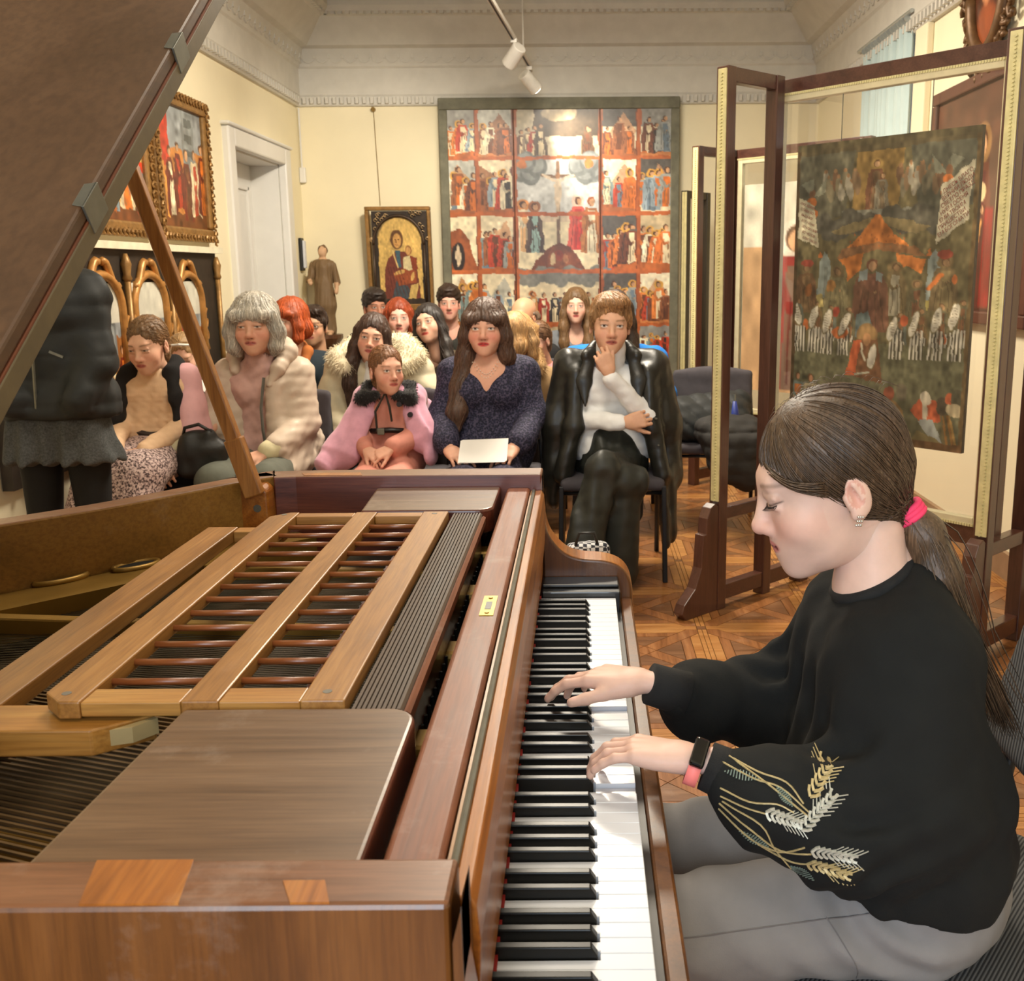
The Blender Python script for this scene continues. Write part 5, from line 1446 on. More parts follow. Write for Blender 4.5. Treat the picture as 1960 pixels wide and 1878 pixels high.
# ------------------------------------------------------------------ people: shared parts
SKIN = vcol('skin', .50, .35, sss=.12, bump=.04, bscale=420)
def head_prims(kind):
    ch = kind == 'child'; ma = kind == 'man'
    jw = .040 if ch else (.050 if ma else .043)
    P = [ell((0, .016, .036), (.073, .092, .084), k=.01), ell((0, -.030, -.022), (.060, .062, .086), k=.03),
         ell((0, -.040, -.072), (jw, .045, .036), k=.03), ell((0, -.078 if not ch else -.073, -.097), (.020, .016, .015), k=.03),
         ell((-.037, -.058, -.032), (.024, .026, .026), k=.025), ell((.037, -.058, -.032), (.024, .026, .026), k=.025),
         cap((-.030, -.076, .026), (.030, -.076, .026), .012 if ma else .0095, .012 if ma else .0095, .025),
         ell((-.031, -.102, .007), (.0165, .016, .0105), k=.014, op='s'), ell((.031, -.102, .007), (.0165, .016, .0105), k=.014, op='s'),
         ell((-.031, -.0775, .0065), (.0125, .0125, .0118), k=.004, lab=1), ell((.031, -.0775, .0065), (.0125, .0125, .0118), k=.004, lab=1),
         cap((-.043, -.082, .0125), (-.020, -.0885, .0135), .0042, .0042, .006), cap((.043, -.082, .0125), (.020, -.0885, .0135), .0042, .0042, .006),
         cap((-.041, -.082, -.0015), (-.021, -.0865, -.0005), .0034, .0034, .007), cap((.041, -.082, -.0015), (.021, -.0865, -.0005), .0034, .0034, .007),
         cap((0, -.086, .016), (0, -.106, -.027), .0065 if not ma else .008, .0105, .014), ell((0, -.1075, -.0285), (.0105, .0095, .0095), k=.008),
         ell((-.0115, -.097, -.033), (.0075, .010, .0075), k=.008), ell((.0115, -.097, -.033), (.0075, .010, .0075), k=.008),
         ell((-.006, -.102, -.041), (.0036, .005, .0035), k=.004, op='s', lab=3), ell((.006, -.102, -.041), (.0036, .005, .0035), k=.004, op='s', lab=3),
         ell((0, -.074, -.060), (.032, .022, .026), k=.022),
         cap((-.019, -.0875, -.0585), (0, -.0945, -.0555), .0030, .0042, .007, 2), cap((.019, -.0875, -.0585), (0, -.0945, -.0555), .0030, .0042, .007, 2),
         cap((-.015, -.0875, -.0635), (.015, -.0875, -.0635), .0042, .0042, .007, 2), ell((0, -.0905, -.0642), (.010, .0060, .0052), k=.007, lab=2),
         cap((-.017, -.0970, -.0595), (.017, -.0970, -.0595), .0012, .0012, .003, 4, 's')]
    for s_ in (-1, 1):
        P += [ell((s_*.0750, .014, -.012), (.0075, .0175, .0275), rot(0, 0, s_*.28), k=.006), ell((s_*.0835, .009, -.007), (.0072, .0110, .0165), rot(0, 0, s_*.28), k=.004, op='s', lab=6), ell((s_*.076, .006, -.034), (.006, .0085, .010), k=.006), cap((s_*.0795, .012, .004), (s_*.0785, .018, -.016), .0024, .0024, .004),
              cap((s_*.0755, -.001, -.009), (s_*.0755, .001, -.020), .0050, .0050, .004)]
    nr = .040 if ch else (.036 if kind == 'girl' else (.058 if ma else .047))
    P += [cap((0, .022, -.060), (0, .040, -.185), nr, nr*1.06, .03)]
    return P
_HC = {}
def head_geo(kind, res):
    if (kind, res) not in _HC: _HC[(kind, res)] = sdf_surface(head_prims(kind), res)
    return _HC[(kind, res)]
def ramp(d, soft): return np.clip(.5-d/soft, 0, 1)[:, None]
def head_cols(V, L, skin, hair, lips, closed=0.0, brow=1.0, blush=.25, iris=(84, 66, 48), res=.0026):
    C_ = np.tile(np.array(skin, float), (len(V), 1))
    x, y, z = V[:, 0], V[:, 1], V[:, 2]; fr = (y < -.03)
    def put(m, c): nonlocal C_; C_ = C_*(1-m)+np.array(c, float)*m
    ax = np.abs(x)
    put(ramp(np.sqrt(((ax-.038)/.024)**2+((z+.03)/.02)**2)-1, 1.2)*blush*fr[:, None], (214, 120, 104))
    put(ramp(np.sqrt((x/.014)**2+((z+.03)/.012)**2)-1, 1.0)*.25*(y < -.09)[:, None], (210, 130, 112))
    put(ramp(np.sqrt(((ax-.031)/.02)**2+((z-.012)/.012)**2)-1, .9)*.30*fr[:, None], tuple(c*.72 for c in skin))
    lz = z+.0595
    put(ramp(np.sqrt((x/.0225)**2+(lz/.0088)**2)-1, .30)*(y < -.075)[:, None], lips)
    put(ramp(np.abs(lz+.0004-.0016*np.cos(x*160))-.0011, .0022)*ramp(ax-.019, .004)*(y < -.07)[:, None], (92, 44, 40))
    put((L == 3)[:, None]*.8, (96, 52, 44)); put((L == 6)[:, None]*.35, (190, 110, 96))
    # eyes
    e = ramp(np.sqrt(((ax-.0312)/.0128)**2+((z-.0062)/(.0058*(1-closed)+.0004))**2)-1, .35)*(y < -.07)[:, None]
    if closed < .6:
        put(e, (226, 220, 214)); put(e*ramp(np.hypot(ax-.0312, z-.0068)-.0052, .0016), iris); put(e*ramp(np.hypot(ax-.0312, z-.0068)-.0024, .0012), (18, 14, 12))
    lid = .0062+(.0052*(1-closed)-.0035*closed)*np.clip(1-((ax-.0312)/.0145)**2, 0, 1)
    put(ramp(np.abs(z-lid)-.0011, .0022)*ramp(np.abs(ax-.0312)-.0142, .003)*(y < -.068)[:, None]*.9, (58, 40, 34))
    bz = .0245+.005*np.cos((ax-.034)*55)-.12*np.clip(ax-.042, 0, 1)
    put(ramp(np.abs(z-bz)-.0024, .004)*ramp(np.abs(ax-.033)-.0185, .006)*(y < -.05)[:, None]*brow*.8, tuple(c*.75 for c in hair))
    return nlin(C_)
def hand_prims(wrist, f, b, side, curls=((.35, .5, .3),)*4, thumb=(.7, .25, .2), s=1.0, spread=.16, tl=1.0):
    """wrist point, finger direction, back-of-hand normal, side=+1/-1 puts the thumb on f x b * side"""
    w_ = np.array(wrist, float); f = np.array(f, float); f /= np.linalg.norm(f)
    b = np.array(b, float); b -= f*(b@f); b /= np.linalg.norm(b)
    t = np.cross(f, b)*side
    P = []; offs = [.030, .010, -.011, -.030]; pl = [.086, .088, .083, .075]; fl = [(.036, .023, .019), (.040, .026, .020), (.037, .024, .020), (.029, .019, .017)]; fr = [.0088, .0088, .0084, .0074]
    for i in range(4):
        base = w_+(t*offs[i]*.62+f*.012)*s; kn = w_+(t*offs[i]+f*pl[i]*tl)*s
        P.append(cap(base, kn, .0135*s, .0112*s, .012*s))
        d = f*math.cos(offs[i]*spread/.03)+t*math.sin(offs[i]*spread/.03); a = 0.0; p = kn
        cu = curls[i % len(curls)]
        for j in range(3):
            a += cu[j]; dd = d*math.cos(a)-b*math.sin(a); q = p+dd*fl[i][j]*s*tl
            r0, r1 = fr[i]*s*(1-.09*j), fr[i]*s*(1-.09*(j+1))
            P.append(cap(p, q, r0, r1, .004*s))
            if j == 2: P.append(ell(q-dd*.004*s+(b*math.cos(a)+d*math.sin(a))*r1*.72, np.array([.0055, .0048, .0022])*s, np.stack([dd, np.cross(b*math.cos(a)+d*math.sin(a), dd), b*math.cos(a)+d*math.sin(a)], 1), k=.001, lab=5))
            p = q
    P.append(ell(w_+(f*.045-b*.004)*s, np.array([.044, .034, .0145])*s, np.stack([f, t, b], 1), k=.012*s))
    p = w_+(t*.020+f*.022-b*.006)*s; a0 = thumb[0]
    d1 = f*math.cos(a0)+t*math.sin(a0)-b*.18; d1 /= np.linalg.norm(d1)
    q = p+d1*.040*s*tl; P.append(cap(p, q, .0150*s, .0112*s, .014*s))
    d2 = d1*math.cos(thumb[1])+(f*.9-b*.3)*math.sin(thumb[1]); d2 /= np.linalg.norm(d2)
    r = q+d2*.030*s*tl; P.append(cap(q, r, .0105*s, .0098*s, .005*s))
    d3 = d2*math.cos(thumb[2])+(f-b*.2)*math.sin(thumb[2]); d3 /= np.linalg.norm(d3)
    u = r+d3*.024*s*tl; P.append(cap(r, u, .0098*s, .0075*s, .004*s))
    nb = b*.8+t*.3; nb -= d3*(nb@d3); nb /= np.linalg.norm(nb)
    P.append(ell(u-d3*.005*s+nb*.0058*s, np.array([.0075, .0056, .0026])*s, np.stack([d3, np.cross(nb, d3), nb], 1), k=.001, lab=5))
    P.append(cap(w_-f*.03*s, w_+f*.02*s, .0215*s, .0225*s, .014*s, flat=(b, .78)))
    return P
def hairmat(name, c, shine=.5):
    if name in MATS: return MATS[name]
    m, nt, b = _new(name)
    mp = _coords(nt, (150, 150, 7)); n1 = _noise(nt, mp, 2.2, 5, .65)
    mp2 = _coords(nt, (12, 12, 5)); n2 = _noise(nt, mp2, 2.0, 2)
    c = rgb(*c)
    r = _ramp(nt, n1, 'Fac', [(.30, tuple(v*.40 for v in c)), (.55, c), (.78, tuple(min(1, v*2.0+.01) for v in c))])
    r2 = _ramp(nt, n2, 'Fac', [(.3, (.75, .75, .75)), (.7, (1.15, 1.1, 1.05))])
    mx = nt.nodes.new('ShaderNodeMix'); mx.data_type = 'RGBA'; mx.blend_type = 'MULTIPLY'; mx.inputs[0].default_value = 1
    nt.links.new(r.outputs['Color'], mx.inputs[6]); nt.links.new(r2.outputs['Color'], mx.inputs[7]); nt.links.new(mx.outputs[2], b.inputs['Base Color'])
    b.inputs['Roughness'].default_value = shine; b.inputs['Specular IOR Level'].default_value = .5
    _bump(nt, b, n1, 'Fac', .55, .002)
    MATS[name] = m
    return m
def groove(amp=.0022, n=46, seed=1):
    """shallow vertical locks around the head axis (head space)"""
    rs = np.random.RandomState(seed); ph = rs.uniform(0, 6.28, 4)
    def f(P):
        th = np.arctan2(P[:, 0], -(P[:, 1]-.02)); z = P[:, 2]
        return amp*(np.sin(n*th+ph[0]+6*np.sin(z*14+ph[1]))+.6*np.sin(n*.43*th+ph[2]+z*30)+.5*np.sin(n*1.9*th+ph[3]-z*20))
    return f
def hair_prims(style, L=.34):
    capc, capr = (0, .020, .042), (.0835, .1015, .0930)
    face = ell((0, -.118, -.040), (.058, .080, .112), k=.012, op='s')
    ears = [ell((s_*.085, .008, -.020), (.016, .021, .032), k=.008, op='s') for s_ in (-1, 1)]
    if style == 'back':                                    # pulled back close to the head
        return [ell((0, .018, .038), (.0785, .0975, .0875)), cap((0, .06, -.03), (0, .055, -.07), .058, .05, .03), ell((0, .112, .0), (.035, .03, .035), k=.02), ell((0, -.120, -.040), (.078, .088, .132), k=.010, op='s')]+ears
    if style == 'long':
        P = [ell(capc, capr), cap((0, .055, -.02), (0, .060, -.14), .070, .065, .03)]
        for s_ in (-1, 1):
            P += chain([(s_*.070, -.012, .035), (s_*.080, -.010, -.05), (s_*.088, -.018, -.14), (s_*.085, -.030, -.14-(L-.14)*.5), (s_*.070, -.045, -L)], [.026, .028, .032, .034, .014], .03)
        return P+[ell((0, -.120, -.035), (.055, .082, .118), k=.010, op='s')]
    if style == 'fringe':                                  # long with a curtain fringe
        P = [ell(capc, (.086, .105, .095)), cap((0, .055, -.02), (0, .060, -.14), .070, .065, .03)]
        P += [cap((-.050, -.070, .045), (.050, -.070, .045), .024, .024, .02)]
        for s_ in (-1, 1):
            P += chain([(s_*.068, -.030, .045), (s_*.080, -.026, -.03), (s_*.086, -.012, -.12)], [.026, .024, .030], .03)
        P += chain([(-.086, -.012, -.12), (-.105, -.03, -.25), (-.120, -.075, -.36), (-.115, -.10, -.43)], [.034, .040, .038, .014], .03)
        P += chain([(.086, .0, -.12), (.082, .03, -.22)], [.030, .016], .03)
        return P+[ell((0, -.122, -.050), (.060, .082, .097), k=.008, op='s')]
    if style == 'bob':
        P = [ell((0, .022, .045), (.090, .108, .098)), cap((-.045, .055, -.04), (.045, .055, -.04), .060, .060, .03), cap((-.05, -.072, .050), (.05, -.072, .050), .026, .026, .02)]
        for s_ in (-1, 1):
            P += chain([(s_*.072, -.030, .045), (s_*.086, -.026, -.02), (s_*.080, -.030, -.085), (s_*.066, -.028, -.115)], [.028, .028, .026, .010], .025)
        return P+[ell((0, -.125, -.050), (.056, .082, .090), k=.006, op='s')]
    if style == 'short':
        P = [ell((0, .020, .044), (.0820, .100, .090)), ell((.012, -.030, .100), (.058, .056, .028), k=.03), cap((-.045, -.050, .088), (.035, -.066, .096), .015, .012, .02), cap((0, .06, -.01), (0, .055, -.055), .062, .048, .03)]
        for s_ in (-1, 1): P.append(cap((s_*.070, -.018, .035), (s_*.0745, -.012, -.008), .016, .008, .02))
        return P+[ell((0.0, -.124, -.040), (.070, .085, .122), k=.006, op='s')]+ears
    if style == 'curly':
        return [ell((0, .018, .055), (.088, .104, .092)), cap((0, .06, -.01), (0, .055, -.055), .066, .050, .03), ell((0, -.05, .095), (.06, .045, .035), k=.03), ell((0, -.124, -.045), (.062, .080, .105), k=.008, op='s')]+ears
    if style == 'bald':
        return [cap((-.06, .05, -.01), (.06, .05, -.01), .035, .035, .03), cap((-.072, .015, .015), (-.05, .07, .01), .014, .02, .02), cap((.072, .015, .015), (.05, .07, .01), .014, .02, .02)]+ears
_HG = {}
def hair_geo(style, res, L=.34, amp=.0022):
    k = (style, res, L)
    if k not in _HG:
        d = groove(amp, 46, 3) if style != 'curly' else (lambda P, w1=wobble(.006, 160, 4): w1(P))
        _HG[k] = sdf_surface(hair_prims(style, L), res, d)
    return _HG[k]
def strand_mb(V, Q, style, n, steps, ds, r, xf, seed=1):
    """thin locks traced over a hair surface (head space), mapped to the world by xf"""
    from mathutils.bvhtree import BVHTree
    bv = BVHTree.FromPolygons([tuple(v) for v in V], [tuple(q) for q in Q.tolist()])
    rs = np.random.RandomState(seed); mb = MB(); crown = np.array((.006, .03, .16)); back = np.array((0, .115, -.03))
    for v in V[rs.permutation(len(V))[:n]]:
        p = Vector(v); pts = []; lift = rs.uniform(.0003, .0022); L_ = steps*rs.uniform(.6, 1.15); jx = rs.normal(size=3)*.12; k = 0
        while k < L_:
            h = bv.find_nearest(p)
            if h[0] is None: break
            nn = h[1]; pts.append(xf(np.array(h[0]+nn*lift*(1 if k else .2))))
            if style == 'back': d = back-np.array(h[0])
            else:
                d = np.array(h[0])-crown; d[2] -= .06 if style != 'short' else .02
                if style == 'short': d[0] += .05
            d = d/(np.linalg.norm(d)+1e-6)+jx; d = Vector(d); d -= nn*d.dot(nn)
            if d.length < 1e-4: break
            p = h[0]+d.normalized()*ds; k += 1
        if len(pts) > 3: mb.tube([tuple(q) for q in pts], [r*.5]+[r]*(len(pts)-2)+[r*.3], 3)
    return mb
CLOTHRES = .010
class Person:
    """one figure: a single body mesh that carries hair and clothing as children"""
    def __init__(s, label, group=None): s.parts = []; s.label = label; s.group = group; s.kids = []; s.skin = (222, 176, 148); s.label = label
    def head(s, c, yaw=0, pitch=0, roll=0, k=1.0, kind='woman', res=.0032, skin=None, hair=(80, 56, 40), lips=(186, 104, 96), style='long', hlen=.34, hname=None, sx=1.0, hres=.0056, locks=460, **kw):
        if skin: s.skin = skin
        R = rot(0, 0, yaw)@rot(pitch)@rot(0, roll); c = np.array(c, float)
        V, Q, L = head_geo(kind, res)
        cols = head_cols(V, L, s.skin, hair, lips, **kw)
        S_ = np.array([sx, 1, 1])*k
        s.parts.append((c+(V*S_)@R.T, Q, cols)); s.R, s.c, s.k = R, c, k
        if style:
            V, Q, L = hair_geo(style, hres, hlen)
            hm = hairmat(hname or 'hair_%d_%d_%d' % hair, hair)
            s.kids.append(('hair', c+(V*S_)@R.T, Q, hm))
            if locks and style not in ('curly', 'bald'):
                s.thing('hair_locks', strand_mb(V, Q, style, locks, 9, .010 if style in ('short', 'back') else .016, .0011 if locks > 350 else .0016, lambda p: c+(p*S_)@R.T, int(c[0]*977) % 1000), hairmat('locks_%d_%d_%d' % hair, tuple(min(255, int(v*1.22+6)) for v in hair)), smooth=True)
    def hand(self, *a, res=.0039, **kw):
        V, Q, L = sdf_surface(hand_prims(*a, **kw), res)
        sk = np.array(self.skin, float); cols = np.tile(sk, (len(V), 1)); cols[L == 5] = sk*.6+np.array([240, 190, 180])*.4
        self.parts.append((V, Q, nlin(cols)))
    def skinpart(s, prims, res=.015):
        V, Q, L = sdf_surface(prims, res); s.parts.append((V, Q, nlin(np.tile(np.array(s.skin, float), (len(V), 1)))))
    def cloth(s, name, prims, mat, res=CLOTHRES, disp=None, label=None, col=None, fur=0, flen=.022):
        V, Q, L = sdf_surface(prims, res, disp)
        if fur:                                             # short hairs standing off the surface
            fn = np.cross(V[Q[:, 2]]-V[Q[:, 0]], V[Q[:, 3]]-V[Q[:, 1]]); N_ = np.zeros_like(V)
            for q in range(4): np.add.at(N_, Q[:, q], fn)
            N_ /= np.linalg.norm(N_, axis=1)[:, None]+1e-12
            rs = np.random.RandomState(len(V)); mb = MB()
            for i in rs.randint(0, len(V), fur):
                d = N_[i]+rs.normal(size=3)*.35+np.array((0, 0, -.35)); d /= np.linalg.norm(d); p = V[i]-N_[i]*.004; l = flen*rs.uniform(.6, 1.2)
                mb.tube([tuple(p), tuple(p+d*l*.6), tuple(p+d*l+np.array((0, 0, -l*.25)))], [.0016, .0012, .0003], 3)
            s.thing(name+'_hairs', mb, mat)
        cc = None
        if col is not None: cc = nlin(np.array([col[i] for i in L])) if isinstance(col, dict) else col(V, L)
        s.kids.append((name, V, Q, mat, cc, label))
    def thing(s, name, fn, mat, label=None, **kw): s.kids.append((name, fn, mat, kw, label))
    def build(s):
        V, Q, C_ = join_parts(s.parts)
        o = mesh_obj('person', V, Q, SKIN, None, False, True, C_)
        tag(o, s.label, 'person', s.group)
        for kd in s.kids:
            if isinstance(kd[1], MB):
                ch = kd[1].build(kd[0], kd[2], None, **kd[3]); 
            else:
                ch = mesh_obj(kd[0], kd[1], kd[2], kd[3], None, False, True, kd[4] if len(kd) > 4 else None)
            ch.parent = o
            lb = kd[-1] if (len(kd) > 4 and isinstance(kd[-1], str)) else None
            if lb: ch['label'] = lb
        s.obj = o
        return o
def torso(cx, cy, z0, zs, w_=.17, d=.11, lab=0, bust=0.0, yaw=0.0, lean=0.0):
    """trunk from the seat z0 to the shoulder line zs; lean shifts the shoulders in y"""
    H = zs-z0; c, s_ = math.cos(yaw), math.sin(yaw)
    def T(x, y, z): return (cx+x*c-y*s_, cy+x*s_+y*c+lean*(z-z0)/H, z)
    P = [cap(T(-w_*.42, .01, z0+.10*H), T(w_*.42, .01, z0+.10*H), d*1.15, d*1.15, .05, lab), cap(T(-w_*.34, .01, z0+.45*H), T(w_*.34, .01, z0+.45*H), d*.98, d*.98, .06, lab),
         cap(T(-w_*.48, .0, z0+.78*H), T(w_*.48, .0, z0+.78*H), d*.98, d*.98, .06, lab), cap(T(-w_*.92, .015, zs-.045), T(w_*.92, .015, zs-.045), d*.50, d*.50, .06, lab)]
    if bust:
        for q in (-1, 1): P.append(ell(T(q*w_*.42, -d*.72, z0+.70*H), (bust, bust*.95, bust), k=.04, lab=lab))
    return P
def sleeve(sh, el, wr, r0=.056, r1=.048, r2=.036, lab=0, k=.03): return [cap(sh, el, r0, r1, k, lab), cap(el, wr, r1, r2, k, lab)]
def thighs(hx, hy, hz, knees, r0=.085, r1=.065, ankles=None, lab=0, r2=.045):
    P = []
    for s_, kn, an in zip((-1, 1), knees, ankles or (None, None)):
        P.append(cap((hx+s_*.085, hy, hz), kn, r0, r1, .04, lab))
        if an is not None: P.append(cap(kn, an, r1, r2, .03, lab))
    return P
def quilt(step, amp, z0=0.0, tilt=(0, 0)):
    def f(P):
        return -amp*np.sqrt(np.abs(np.sin(math.pi*(P[:, 2]-z0+tilt[0]*P[:, 0]+tilt[1]*P[:, 1])/step)))+amp*.5
    return f
def both(*fs): return lambda P: sum(f(P) for f in fs)
def cloth_mat(name, c, rough=.8, bump=.2, bscale=500, var=.12, sheen=.0, coat=0, spec=.3, vscale=20): return plain(name, rgb(*c), rough, var=var, vscale=vscale, bump=bump, bscale=bscale, sheen=sheen, coat=coat, spec=spec)

# ------------------------------------------------------------------ stacking chairs
CHF = plain('chair_black_metal', rgb(28, 28, 30), .45, .3, var=.1)
CHS = cloth_mat('chair_grey_cloth', (74, 70, 74), .9, .25, 700)
def make_chair():
    e = empty('stacking_chair')
    V, Q, L = sdf_surface([rbox((0, 0, .445), (.235, .215, .030), .028)], .016); mesh_obj('seat', V, Q, CHS, e, True, True)
    V, Q, L = sdf_surface([rbox((0, .235, .70), (.225, .022, .125), .020, rot(-.16)), ell((0, .25, .80), (.20, .022, .05), rot(-.16), k=.02)], .014); mesh_obj('backrest', V, Q, CHS, e, True, True)
    for sx in (-1, 1):
        m = MB(); m.bar((sx*.228, -.19, .44), (sx*.235, -.215, .0), .022, .034, up=(0, 1, 0)); m.build('leg', CHF, e, True, bevel=.004)
        m = MB(); m.tube([(sx*.235, .30, 0), (sx*.230, .225, .44), (sx*.205, .265, .80)], .012, 8); m.build('leg', CHF, e, True, smooth=True)
        m = MB(); m.tube([(sx*.232, -.19, .405), (sx*.232, .22, .405)], .010, 8); m.build('side_rail', CHF, e, True, smooth=True)
    m = MB(); m.tube([(-.23, -.18, .405), (.23, -.18, .405)], .009, 8); m.build('front_rail', CHF, e, True, smooth=True)
    return e
chair0 = make_chair(); _first = [True]
def put_chair(x, y, rz, label, group='chairs of the audience'):
    o = chair0 if _first[0] else copy_tree(chair0); _first[0] = False
    o.location = (x, y, 0); o.rotation_euler = (0, 0, rz); tag(o, label, 'chair', group)
    return o
# ------------------------------------------------------------------ the pianist, her chair and the rug
RUGM, _nt, _b = _new('oriental_rug_wool')
_mp = _coords(_nt, (1, 1, 1)); _v = _nt.nodes.new('ShaderNodeTexVoronoi'); _v.inputs['Scale'].default_value = 22; _v.feature = 'F1'; _v.distance = 'MANHATTAN'
_lnk(_nt, _mp, 0, _v, 'Vector'); _r = _ramp(_nt, _v, 'Color', [(.2, rgb(120, 24, 26)), (.45, rgb(196, 180, 156)), (.6, rgb(52, 44, 40)), (.8, rgb(150, 40, 34))])
_lnk(_nt, _r, 'Color', _b, 'Base Color'); _b.inputs['Roughness'].default_value = .95; _n = _noise(_nt, _mp, 400, 3); _bump(_nt, _b, _n, 'Fac', .5, .003)
rug = empty('rug', (.95, .25, 0))
m = MB(); m.box(.16, 1.78, -.55, 1.02, .0005, .008); m.build('rug_field', RUGM, rug, bevel=.003)
m = MB()
for (a, b, c, d) in ((.13, 1.81, 1.02, 1.075), (.13, 1.81, -.605, -.55), (.13, .16, -.55, 1.02), (1.78, 1.81, -.55, 1.02)): m.box(a, b, c, d, .0005, .0078)
m.build('rug_border', plain('rug_border_wool', rgb(70, 58, 52), .95, var=.3, vscale=60, bump=.4, bscale=300), rug)
tag(rug, 'red and white patterned rug under the pianist chair', 'rug')

# chair: ribbed dark fabric seat, bent black metal frame
def rib_cloth(name):
    m, nt, b = _new(name)
    mp = _coords(nt, (1, 1, 1), rot=(0, 0, math.radians(38))); wv = nt.nodes.new('ShaderNodeTexWave'); wv.inputs['Scale'].default_value = 62; wv.inputs['Distortion'].default_value = .2; wv.bands_direction = 'X'
    _lnk(nt, mp, 0, wv, 'Vector'); r = _ramp(nt, wv, 'Fac', [(.25, rgb(30, 30, 32)), (.7, rgb(86, 86, 86))]); _lnk(nt, r, 'Color', b, 'Base Color'); b.inputs['Roughness'].default_value = .9
    _bump(nt, b, wv, 'Fac', .5, .0012)
    MATS[name] = m; return m
RIB = rib_cloth('ribbed_dark_fabric')
pc = empty('piano_chair', (.44, .2, 0))
V, Q, L = sdf_surface([rbox((.43, .20, .428), (.245, .235, .034), .030), ell((.43, .20, .45), (.22, .21, .018), k=.03)], .008); mesh_obj('seat', V, Q, RIB, pc, smooth=True)
V, Q, L = sdf_surface([rbox((.640, .20, .80), (.020, .215, .165), .020, rot(0, .33, 0)), ell((.66, .20, .86), (.02, .20, .08), rot(0, .33, 0), k=.03)], .008); mesh_obj('backrest', V, Q, RIB, pc, smooth=True)
for sy in (-1, 1):
    m = MB(); m.tube([(.24, .20+sy*.215, .40), (.215, .20+sy*.225, .20), (.20, .20+sy*.23, .009)], .012, 8); m.build('leg', CHF, pc, smooth=True)
    m = MB(); m.tube([(.70, .20+sy*.23, .009), (.66, .20+sy*.22, .25), (.625, .20+sy*.215, .40), (.615, .20+sy*.205, .55), (.640, .20+sy*.20, .72)], .012, 8); m.build('leg', CHF, pc, smooth=True)
    m = MB(); m.tube([(.24, .20+sy*.213, .398), (.63, .20+sy*.213, .398)], .011, 8); m.build('side_rail', CHF, pc, smooth=True)
tag(pc, 'dark ribbed fabric chair with black metal frame under the pianist', 'chair')

PI = Person('girl with ponytail in black embroidered sweatshirt and grey trousers playing the piano')
PI.skin = (226, 188, 170)
HC = np.array((.262, .200, 1.108)); HR = rot(0, 0, -math.pi/2)@rot(.35)
PI.head(HC, -math.pi/2, .35, 0, 1.0, 'girl', .0020, style=None, hair=(96, 72, 52), lips=(206, 128, 122), closed=.9, brow=.45, blush=.22)
def HW(p): return HC+np.asarray(p, float)@HR.T
# neck and upper chest, arms and legs inside the clothes: keeps the figure whole
PI.skinpart([cap(HW((0, .030, -.09)), (.325, .20, .965), .042, .044, .03), cap((.33, .20, .95), (.345, .20, .80), .044, .078, .05), cap((.345, .13, .885), (.345, .27, .885), .040, .040, .04), cap((.35, .2, .82), (.37, .2, .56), .085, .09, .05),
             cap((.345, .10, .88), (.30, .02, .70), .034, .030, .02), cap((.30, .02, .70), (.10, .058, .775), .030, .023, .02), cap((.345, .30, .88), (.27, .41, .70), .034, .030, .02), cap((.27, .41, .70), (.05, .285, .780), .030, .023, .02),
             cap((.36, .12, .53), (.0, .10, .52), .062, .045, .03), cap((.36, .28, .53), (.0, .31, .50), .062, .045, .03), cap((.0, .10, .51), (.03, .10, .10), .042, .03, .02), cap((.0, .31, .49), (.03, .31, .10), .042, .03, .02)], .008)
# hands on the keys
PI.hand((.070, .066, .778), (-.93, .30, .04), (.06, .10, 1), 1, curls=((.30, .62, .35), (.26, .60, .40), (.26, .55, .40), (.20, .35, .25)), thumb=(1.02, .25, .1), s=.90, spread=.10, res=.0021)
PI.hand((.022, .282, .790), (-.88, .34, -.02), (.05, .04, 1), -1, curls=((.18, .42, .25), (.22, .46, .30), (.30, .55, .35), (.34, .55, .35)), thumb=(.62, .12, .05), s=.90, spread=.20, res=.0021)
SWEAT = cloth_mat('black_sweatshirt_fleece', (26, 27, 26), .95, .25, 600)
RIBK = plain('black_ribbed_knit', rgb(22, 22, 22), .9, var=.15, vscale=60, bump=.3, bscale=500)
fold2 = wobble(.0020, 60, 12)
_w0 = wobble(.0036, 22, 11)
def fold1(P):
    x, y, z = P[:, 0], P[:, 1], P[:, 2]; o_ = _w0(P)
    def ring(c, e, wd, fr, am, ph=0.0):                 # folds running in arcs round c, strongest at e
        d = np.sqrt(((P-np.array(c))**2).sum(1)); g = np.exp(-(((P-np.array(e))**2).sum(1))/wd**2)
        return am*g*np.sin(d*fr+ph)
    o_ = o_+ring((.26, .10, .86), (.29, .0, .74), .085, 150, .0058)+ring((.37, .0, .60), (.27, .0, .66), .08, 135, .0052, 1.0)+ring((.25, .42, .86), (.25, .36, .76), .08, 150, .0055, .5)
    o_ = o_+.0055*np.exp(-((x-.25)/.055)**2)*np.exp(-((z-.76)/.12)**2)*np.sin(y*85+z*14)
    o_ = o_+ring((.50, .02, .92), (.46, .04, .70), .10, 70, .0045, 2.0)+.0018*np.exp(-((z-.63)/.05)**2)*np.sin(x*75+y*50)
    return o_
